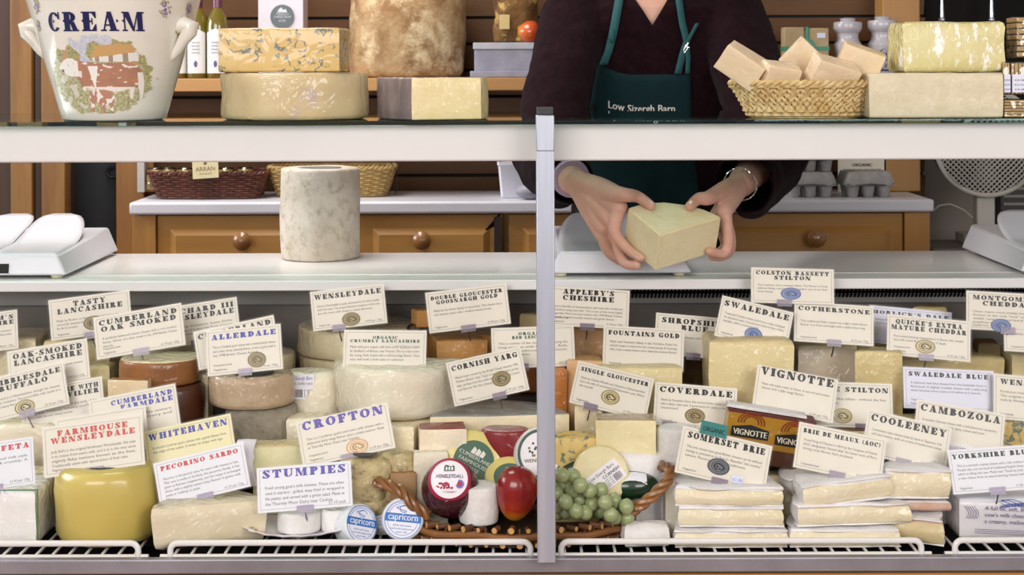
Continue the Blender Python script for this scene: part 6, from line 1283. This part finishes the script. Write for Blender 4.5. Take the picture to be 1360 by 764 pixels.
# ================================================================ the person behind the counter
skin = mat('skin', 'cfa490', .5, 'c4937e', 14, sss=.3, bump=.12, bscale=160); hairm = mat('brown_hair', '4a3020', .6, '33200f', 40, stretch=(6, 6, .6), bump=.6)
knit = mat('maroon_knit', '200e13', .98, '16090e', 60, bump=.5, bscale=220, sheen=.03, spec=.08); apronm = mat('bottle_green_cotton', '0e2a2e', .9, '0b2226', 8, bump=.2, spec=.2); strapm = mat('green_strap', '1c4a4c', .85, bump=.1)
lilac = mat('lilac_shirt', 'b8a4bc', .8); silver = mat('silver', 'd0d0d4', .2, metal=1)
PX, PY = P(868, 0, 3.22).x, 3.27
PR = thing('person', 'person in maroon jumper and green apron lifting a pale cheese block in both hands', 'person', (PX, PY, 0)); INVP = Matrix.Translation((-PX, -PY, 0))
def pp(o): o.parent = PR; o.matrix_parent_inverse = INVP; return o
# held cheese: three edges from its near top corner
Fp = P(877, 312, 2.565); Bv = P(959, 288, 2.632) - Fp; Cv = P(836, 274, 2.640) - Fp
nrm = Bv.cross(Cv).normalized(); 
if nrm.z < 0: nrm = -nrm
Bv = Bv; Cv = (Cv - Bv*(Cv.dot(Bv)/Bv.dot(Bv))*1.0)   # square corner
Cv = Cv.normalized() * ((P(836, 274, 2.640) - Fp).length*.98)
nrm = Bv.cross(Cv).normalized(); nrm = nrm if nrm.z > 0 else -nrm; Av = -nrm*.075
g = G(); N_ = 12; base = [(0, 0), (1, 0), (.90, .36), (.744, .635), (.52, .88), (.276, 1.0), (0, 1.0)]
bm = bmesh.new(); lo = [bm.verts.new(Fp + Bv*i + Cv*j + Av) for i, j in base]; hi = [bm.verts.new(Fp + Bv*i + Cv*j) for i, j in base]
bm.faces.new(lo); bm.faces.new(hi)
for i in range(7): bm.faces.new((lo[i], lo[(i+1) % 7], hi[(i+1) % 7], hi[i]))
bmesh.ops.recalc_face_normals(bm, faces=bm.faces); bmesh.ops.bevel(bm, geom=bm.edges[:], offset=.0028, segments=2, affect='EDGES'); cen = sum((v.co for v in bm.verts), Vector())/len(bm.verts)
for v in bm.verts: v.co -= cen
me = bpy.data.meshes.new('held'); bm.to_mesh(me); bm.free(); me.polygons.foreach_set('use_smooth', [True]*len(me.polygons)); me.set_sharp_from_angle(angle=.6)
hc_ = bpy.data.objects.new('cheese_block', me); COL.objects.link(hc_); hc_.location = cen; me.materials.append(cheese('held_cheese', 'e4dab0', 'dcd0a0', .12, bump=.4, bscale=120)); tag(hc_, 'pale yellow cheese block held in both hands above the scales', 'cheese')
nR = -Cv.normalized(); nL = -Bv.normalized(); nT = nrm     # outward normals of right-front, left-front and top faces
def onR(px, py, off): return hit(px, py, Fp, nR, off)
def onL(px, py, off): return hit(px, py, Fp, nL, off)
def onT(px, py, off): return hit(px, py, Fp, nT, off)

B = G()
def limb(pts, rad, n=14, sub=6, fl=None, g=B):
    """smooth tapering tube through joints with rounded ends"""
    pts = [Vector(p) for p in pts]; m = len(pts); cur = []; rr = []
    for i in range(m-1):
        p0, p1, p2, p3 = pts[max(i-1, 0)], pts[i], pts[i+1], pts[min(i+2, m-1)]
        for k in range(sub):
            t = k/sub; cur.append(.5*((2*p1) + (p2-p0)*t + (2*p0-5*p1+4*p2-p3)*t*t + (3*p1-p0-3*p2+p3)*t**3)); rr.append(rad[i]+(rad[i+1]-rad[i])*t)
    cur.append(pts[-1]); rr.append(rad[-1])
    d0 = (cur[0]-cur[1]).normalized(); d1 = (cur[-1]-cur[-2]).normalized()
    a = [cur[0] + d0*rr[0]*math.sin(q) for q in (1.35, 1.0, .5)]; ar = [rr[0]*math.cos(q) for q in (1.35, 1.0, .5)]
    b_ = [cur[-1] + d1*rr[-1]*math.sin(q) for q in (.5, 1.0, 1.35)]; br = [rr[-1]*math.cos(q) for q in (.5, 1.0, 1.35)]
    g.tube(a+cur+b_, ar+rr+br, n)
def ell(cx, cy, z, rx, ry, n=36, p=2.3): return [(cx+rx*math.copysign(abs(math.cos(a))**(2/p), math.cos(a)), cy+ry*math.copysign(abs(math.sin(a))**(2/p), math.sin(a)), z) for a in [2*PI*i/n for i in range(n)]]
TOR = [(.92, 3.292, .160, .110), (1.02, 3.290, .158, .108), (1.12, 3.298, .155, .108), (1.22, 3.292, .165, .110), (1.32, 3.285, .178, .114), (1.40, 3.275, .182, .108), (1.45, 3.268, .170, .094), (1.485, 3.266, .125, .074), (1.51, 3.264, .075, .060)]
B.rings([ell(PX, cy, z, rx, ry) for z, cy, rx, ry in TOR])
limb([(PX, 3.268, 1.44), (PX, 3.255, 1.52), (PX, 3.238, 1.60)], [.058, .054, .055])
hd = Vector((PX, 3.215, 1.685))       # head, tipped forward a little towards the cheese
HM = Matrix.Translation(hd) @ Matrix.Rotation(.30, 4, 'X')
B.ball((0, .012, .035), .078, 14, T=HM, sc=(.94, 1.15, 1.05)); B.ball((0, -.022, -.030), .062, 12, T=HM, sc=(.92, .98, 1.12)); B.ball((0, -.052, -.088), .022, 8, T=HM, sc=(1.3, .9, .8))
B.tube([HM @ Vector((0, -.080, .012)), HM @ Vector((0, -.094, -.014)), HM @ Vector((0, -.103, -.034)), HM @ Vector((0, -.086, -.044))], [.008, .010, .0135, .007], 10)
for s in (-1, 1):
    B.ball((s*.040, -.070, .002), .022, 8, T=HM, sc=(1.1, .5, .8)); B.ball((s*.080, .012, -.018), .030, 8, T=HM, sc=(.22, .6, 1.0)); B.ball((s*.030, -.074, .026), .014, 8, T=HM, sc=(1.6, .55, .45))
B.tube([HM @ Vector((-.026, -.078, -.064)), HM @ Vector((0, -.088, -.060)), HM @ Vector((.026, -.078, -.064))], [.003, .006, .003], 8); B.tube([HM @ Vector((-.020, -.078, -.071)), HM @ Vector((0, -.087, -.072)), HM @ Vector((.020, -.078, -.071))], [.003, .006, .003], 8)
# legs
for s in (): limb([(PX+s*.085, 3.36, .93), (PX+s*.095, 3.37, .50), (PX+s*.10, 3.39, .08)], [.088, .056, .040])
# arms
SL, SR = Vector((PX-.165, 3.245, 1.425)), Vector((PX+.165, 3.245, 1.425))
EL, ER = P(727, 205, 3.01), P(1030, 195, 3.02)
WL, WR = P(762, 241, 2.765), P(984, 244, 2.755)
def mid(a, b_, t): return a.lerp(b_, t)
limb([SL, mid(SL, EL, .5), EL], [.052, .045, .038]); limb([EL, mid(EL, WL, .35), mid(EL, WL, .8), WL], [.038, .040, .029, .0255])
limb([SR, mid(SR, ER, .5), ER], [.052, .045, .038]); limb([ER, mid(ER, WR, .35), mid(ER, WR, .8), WR], [.038, .040, .029, .0255])
# ---- hand at the left of the picture: fingers on the left face, thumb on top
rf = .0088
I1 = P(822, 276, 2.655); M1 = P(812, 291, 2.668); R1 = P(804, 303, 2.682); K1 = P(800, 312, 2.70)
for a, ra in ((I1, .0165), (M1, .0165), (R1, .0155), (K1, .0145)): limb([WL + Vector((.004, -.004, 0)), mid(WL, a, .55) + Vector((0, 0, .003)), a], [.021, .0185, ra])
limb([WL, P(795, 250, 2.70), P(818, 258, 2.655)], [.022, .021, .016])
limb([P(806, 256, 2.675), P(829, 259, 2.635), onT(846, 269, .0115), onT(864, 279, .0088)], [.018, .0135, .0108, .0086])
limb([I1, onL(828, 304, .019), onL(840, 328, .0115), onL(855, 341, .0068)], [.0145, .0108, .0094, .0078])
limb([M1, P(818, 318, 2.672), onL(838, 342, .0155)-Vector((0, 0, .004)), onL(851, 351, .0085)], [.0142, .0106, .0094, .008])
limb([R1, P(809, 330, 2.695), P(826, 345, 2.69), P(842, 352, 2.68)], [.0135, .010, .009, .0078])
limb([K1, P(806, 333, 2.715), P(820, 345, 2.715), P(834, 350, 2.705)], [.012, .009, .008, .007])
# ---- hand at the right: thumb on top, forefinger curling round the right end
I2 = P(962, 280, 2.672); M2 = P(957, 286, 2.690); R2 = P(952, 291, 2.706); K2 = P(947, 295, 2.722)
for a, ra in ((I2, .0155), (M2, .0155), (R2, .015), (K2, .014)): limb([WR, mid(WR, a, .55), a], [.021, .0175, ra])
limb([WR, P(962, 254, 2.70), P(947, 261, 2.672)], [.021, .0185, .0145])
limb([P(952, 258, 2.685), P(938, 264, 2.652), onT(927, 271, .0115), onT(915, 280, .009)], [.0155, .0125, .0108, .0088])
limb([I2, P(966, 303, 2.665), P(967, 325, 2.665), onR(955, 333, .010), onR(939, 331, .0072)], [.0138, .0102, .0098, .0092, .008])
e2 = Fp + Bv + Av
limb([M2, P(968, 306, 2.695), P(970, 330, 2.70), P(960, 340, 2.685), P(946, 341, 2.675)], [.0135, .0102, .0095, .009, .0078])
limb([R2, P(964, 312, 2.722), P(967, 332, 2.725), P(956, 341, 2.715)], [.0125, .0098, .009, .008])
limb([K2, P(960, 314, 2.742), P(962, 328, 2.745), P(952, 336, 2.738)], [.0115, .009, .0082, .0072])
me = remesh(B, .0021, 5, .5); body = pp(meshobj('body', me, skin)); plab(body, 'bare neck, forearms and hands')
# fingernails
nailm = mat('nail', 'e0b8a4', .25, coat=.4)
def nail(tip, back, up, name='nail'):
    d = (tip-back).normalized(); M = frame(tip + up*.0, d, up); g = G(); g.ball((0, 0, 0), .0058, 8, sc=(1.0, .82, .22)); g.build(name, nailm, mx=M)
    o = bpy.context.scene.objects[-1] if False else None
def addnail(c, d, up):
    g = G(); M = frame(c, d, up); g.ball((0, 0, 0), .0056, 8, T=M, sc=(1.05, .8, .25)); o = g.build('fingernail', nailm); o.parent = body
addnail(onT(864, 279, .0163), P(866, 281, 2.6)-P(846, 269, 2.6), nT); addnail(onT(915, 280, .0168), P(915, 280, 2.6)-P(927, 271, 2.6), nT)
addnail(onL(855, 341, .0138), P(855, 341, 2.6)-P(840, 328, 2.6), nL); 
# hair and eyes
g = G(); g.ball((0, .028, .045), .088, 16, T=HM, sc=(.95, 1.12, 1.0)); g.ball((0, .075, -.02), .060, 12, T=HM, sc=(1.1, .7, 1.2))
for k in range(40): a = PI*k/39; g.tube([HM @ Vector((.082*math.cos(a), .03+.06*math.sin(a), .06)), HM @ Vector((.088*math.cos(a), .04+.065*math.sin(a), .0)), HM @ Vector((.078*math.cos(a), .05+.06*math.sin(a), -.07))], [.008, .009, .003], 5)
hm = remesh(g, .005, 2); pp(meshobj('hair', hm, hairm))
g = G(); 
for s in (-1, 1): g.ball((s*.030, -.076, .006), .0105, 10, 0, T=HM); g.ball((s*.030, -.0845, .004), .0048, 8, 1, T=HM, sc=(1, .6, 1))
pp(g.build('eyes', [mat('eye_white', 'e8e6e2', .2), mat('iris', '3a4a3c', .2)]))
# ---- trousers
g = G(); g.rings([ell(PX, 3.290, .74, .17, .115), ell(PX, 3.290, .84, .178, .117), ell(PX, 3.290, 1.0, .168, .116)])
for s in (-1, 1): limb([(PX+s*.088, 3.305, .84), (PX+s*.097, 3.31, .48), (PX+s*.10, 3.32, .10)], [.10, .075, .062], g=g)
pp(meshobj('trousers', remesh(g, .008, 3), mat('dark_trousers', '1c1c22', .9)))
for s in (-1, 1):
    g = G(); g.ball((0, 0, 0), .05, 10, T=Matrix.Translation((PX+s*.10, 3.29, .045)), sc=(.85, 2.3, .85)); pp(g.build('shoe', mat('shoe_leather', '1a1412', .4)))
# ---- jumper
J = G(); J.rings([ell(PX, cy, z, rx+.018, ry+(.018 if z > 1.2 else .010)) for z, cy, rx, ry in TOR[:7]] + [ell(PX, 3.268, 1.482, .140, .088), ell(PX, 3.267, 1.512, .098, .076), ell(PX, 3.266, 1.526, .086, .07)])
def sleeve_(S, E, W, cuff, rs, g=J):
    limb([S, mid(S, E, .5), E], rs[:3], g=g, n=20); limb([E, mid(E, cuff, .5), cuff], rs[2:5], g=g, n=20)
cuL, cuR = WL.lerp(EL, .10), WR.lerp(ER, .06)
sleeve_(SL + Vector((.0, 0, .006)), EL, WL, cuL + Vector((0, 0, -.004)), [.078, .076, .074, .060, .044]); sleeve_(SR + Vector((0, 0, .006)), ER, WR, cuR + Vector((0, 0, -.006)), [.078, .076, .074, .066, .056])
limb([EL + Vector((-.012, 0, -.03)), EL.lerp(cuL, .75) + Vector((-.008, 0, -.045))], [.05, .026], g=J)       # hanging folds of the wide sleeves
limb([ER + Vector((.0, 0, -.045)), ER.lerp(cuR, .85) + Vector((.004, .01, -.050))], [.055, .034], g=J)
jm = remesh(J, .005, 5)
nos_ = [v.normal.copy() for v in jm.vertices]
for v, n_ in zip(jm.vertices, nos_):   # soft creases
    q = v.co.copy(); v.co = q + n_*(.0042*noise.noise(Vector((q.x*16, q.y*10, q.z*8))) + .003*noise.noise(q*30))
bm = bmesh.new(); bm.from_mesh(jm)
tipz = P(867, 33, 3.14).z; tx = P(867, 33, 3.14).x
def inV(c): return c.y < 3.262 and c.z > tipz and abs(c.x - tx) < (c.z-tipz)*.62
def incuff(c):
    for Wp, Ep, k in ((WL, EL, .115), (WR, ER, .075)):
        ax = (Wp-Ep).normalized(); 
        if (c - Wp.lerp(Ep, k)).dot(ax) > 0 and (c - Wp).length < .11: return True
    return False
for s in (-1, 1):
    gm_ = [e for e in bm.edges if e.verts[0].co.z > tipz-.02 and e.verts[0].co.y < 3.27]
    fm_ = [f for f in bm.faces if f.calc_center_median().z > tipz-.02 and f.calc_center_median().y < 3.27]
    vm_ = list({v for f in fm_ for v in f.verts})
    bmesh.ops.bisect_plane(bm, geom=vm_+gm_+fm_, plane_co=(tx, 0, tipz), plane_no=Vector((s*1, 0, -.62)).normalized())
bmesh.ops.delete(bm, geom=[f for f in bm.faces if inV(f.calc_center_median()) or incuff(f.calc_center_median())], context='FACES')
bm.to_mesh(jm); bm.free()
jo = pp(meshobj('jumper', jm, knit)); md = jo.modifiers.new('s', 'SOLIDIFY'); md.thickness = .004; md.offset = -1
# ---- shirt collar in the V, cuff at the left wrist
bvh = BVHTree.FromPolygons([v.co for v in jm.vertices], [tuple(p.vertices) for p in jm.polygons])
def drape(px, py, off=.004, Yd=3.19):
    o = Vector((0, 0, CZ)); d = ray(px, py).normalized(); h = bvh.ray_cast(o + d*(3.02 if py < 150 else 3.09), d)
    if h[0] is None: h = (P(px, py, Yd), None)
    return h[0] - d*off
for s in (-1, 1):
    g = G(); R_ = []
    for i in range(9):
        t = i/8; z = tipz + .018 + .10*t; xi = (z-tipz)*.62
        y = 3.262-.098 + .016 + .055*t
        R_.append([(tx+s*(xi-.012*(1-abs(2*t-.9)*.3)), y+.004, z), (tx+s*(xi+.012), y-.004 + .0, z-.004), (tx+s*(xi+.012), y+.004, z-.004), (tx+s*(xi-.012), y+.010, z)])
    g.rings(R_); pp(g.build('shirt_collar', lilac))
g = G(); ax = (WL-EL).normalized(); c = WL.lerp(EL, .09); pts = [c - ax*.02, c + ax*.006]; g.tube(pts, [.037, .035], 20); plab(pp(g.build('shirt_cuff', lilac)), 'lilac shirt cuff')
# bracelet on the right wrist
ax = (WR-ER).normalized(); u = ax.orthogonal().normalized(); v = ax.cross(u); c = WR + ax*.004
g = G()
for i in range(26):
    a = 2*PI*i/26; p = c + (u*math.cos(a)+v*math.sin(a))*.0305; q = c + (u*math.cos(a+.26)+v*math.sin(a+.26))*.0305 + ax*(.003 if i % 2 else -.003); g.tube([p, p.lerp(q, .5)+ax*.002, q], .0014, 5)
plab(pp(g.build('bracelet', silver)), 'thin silver chain bracelet')
# ---- apron bib draped on the jumper
def sheet(name, rows, m, off=.006, sub=1, thick=.002):
    g = G(); n = len(rows[0]); vs = [drape(x, y, off) for r in rows for x, y in r]; g.add(vs, [(i*n+j, i*n+j+1, (i+1)*n+j+1, (i+1)*n+j) for i in range(len(rows)-1) for j in range(n-1)])
    o = pp(g.build(name, m, ang=180)); s = o.modifiers.new('s', 'SOLIDIFY'); s.thickness = thick; return o
def topy(x):
    if x < 794: return 84
    if x < 840: t = (x-794)/46; return 84 + 15*math.sin(t*PI/2)
    return 99 + (x-840)*.0
rows = []
for i in range(26):
    t = i/25; row = []
    for j in range(25):
        u = j/24; xl_ = 795 - 16*t**.6 - 22*t; xr_ = 917 + 4*t + 24*max(0, t-.3); x = xl_ + (xr_-xl_)*u; row.append((x, topy(x) + (345-topy(x))*t))
    rows.append(row)
sheet('apron', rows, apronm, .007)
def strip(name, pts, w, m, off=.009, label=None):
    rows = []
    for i in range(len(pts)-1):
        for k in range(4):
            t = k/4; x = pts[i][0]+(pts[i+1][0]-pts[i][0])*t; y = pts[i][1]+(pts[i+1][1]-pts[i][1])*t; rows.append([(x-w/2, y), (x, y), (x+w/2, y)])
    rows.append([(pts[-1][0]-w/2, pts[-1][1]), (pts[-1][0], pts[-1][1]), (pts[-1][0]+w/2, pts[-1][1])]); return sheet(name, rows, m, off, thick=.0016)
strip('apron_strap', [(823, -20), (822, 2), (817, 30), (813, 50), (808, 68), (801, 86)], 11, strapm); strip('apron_strap', [(897, -20), (902, 2), (906, 30), (912, 55), (907, 70), (900, 98)], 9, strapm, .010)
strip('apron_strap', [(926, 31), (919, 44), (912, 58)], 5, strapm, .012); strip('apron_strap', [(912, 58), (914, 75), (913, 98)], 6, strapm, .011)
g = G(); k = drape(813, 48, .014); g.ball(k, .009, 8, sc=(.8, .7, 1.6)); pp(g.build('strap_knot', strapm))
g = G()
for a, b_ in (((914, 57), (909, 64)), ((911, 62), (915, 63)), ((914, 62), (909, 70)), ((911, 59), (908, 67))): g.tube([drape(*a, .017), drape(*b_, .017)], .0016, 6)
plab(pp(g.build('brooch', silver)), 'small silver brooch')
# lettering on the bib
g = G(); put_text(g, 'Low Sizergh Barn', 0, 0, 1, fit=1); 
def warp(v):
    u = v.x if hasattr(v, 'x') else v[0]; w_ = v[1]; x = 807 + 90*u; y = 143 + 6*min(1, u*3.2) - w_*14; return drape(x, y, .0105)
g2 = G(); put_text(g2, 'Low Sizergh Barn', 0, 0, 1, fit=1, bold=.004); g2.v = [tuple(warp(v)) for v in g2.v]; plab(pp(g2.build('bib_lettering', mat('white_thread', 'd8d4cc', .8), smooth=False)), 'white lettering Low Sizergh Barn')
# ================================================================ light and camera
def area(name, loc, target, sx, sy, energy, col=(1, 1, 1)):
    l = bpy.data.lights.new(name, 'AREA'); l.shape = 'RECTANGLE'; l.size = sx; l.size_y = sy; l.energy = energy; l.color = col
    o = bpy.data.objects.new(name, l); COL.objects.link(o); o.location = loc
    o.rotation_euler = (Vector(target) - Vector(loc)).to_track_quat('-Z', 'Y').to_euler(); return o
area('softbox_left', (-1.3, -.7, 2.1), (0, 2.8, .95), 2.4, 1.5, 82, (1, .98, .96))
area('softbox_right', (1.7, -.5, 1.9), (.4, 2.6, 1.0), 1.6, 1.2, 44, (1, .98, .96))
area('ledge_fill', (-.7, 3.0, 2.5), (-.5, 3.0, 0), 1.0, .6, 26, (1, .97, .94))  # unseen lamp added overhead to brighten the serving ledge
area('window_light', (-2.9, 2.9, 1.9), (0, 3.1, .95), 1.2, 1.0, 40, (.95, .97, 1))
w = bpy.data.worlds.new('world'); SC.world = w; w.use_nodes = True
w.node_tree.nodes['Background'].inputs[0].default_value = (.9, .93, 1, 1); w.node_tree.nodes['Background'].inputs[1].default_value = .35
cam = bpy.data.cameras.new('camera'); co = bpy.data.objects.new('camera', cam); COL.objects.link(co); SC.camera = co
co.location = (0, 0, CZ); cam.sensor_width = 36; cam.lens = F/1360*36; cam.shift_y = -(382-HY)/1360
co.rotation_euler = (Matrix.Rotation(PI/2, 4, 'X') @ Matrix.Rotation(-TH, 4, 'Z')).to_euler()
cam.dof.use_dof = True; cam.dof.focus_distance = 2.55; cam.dof.aperture_fstop = 9
cam.clip_start = .05
SC.view_settings.view_transform = 'Standard'; SC.view_settings.look = 'None'; SC.view_settings.gamma = 1; SC.view_settings.exposure = 0
try: SC.view_settings.use_curve_mapping = False
except Exception: pass
SC.cycles.transparent_max_bounces = 24; SC.cycles.max_bounces = 8
SC.cycles.use_denoising = True
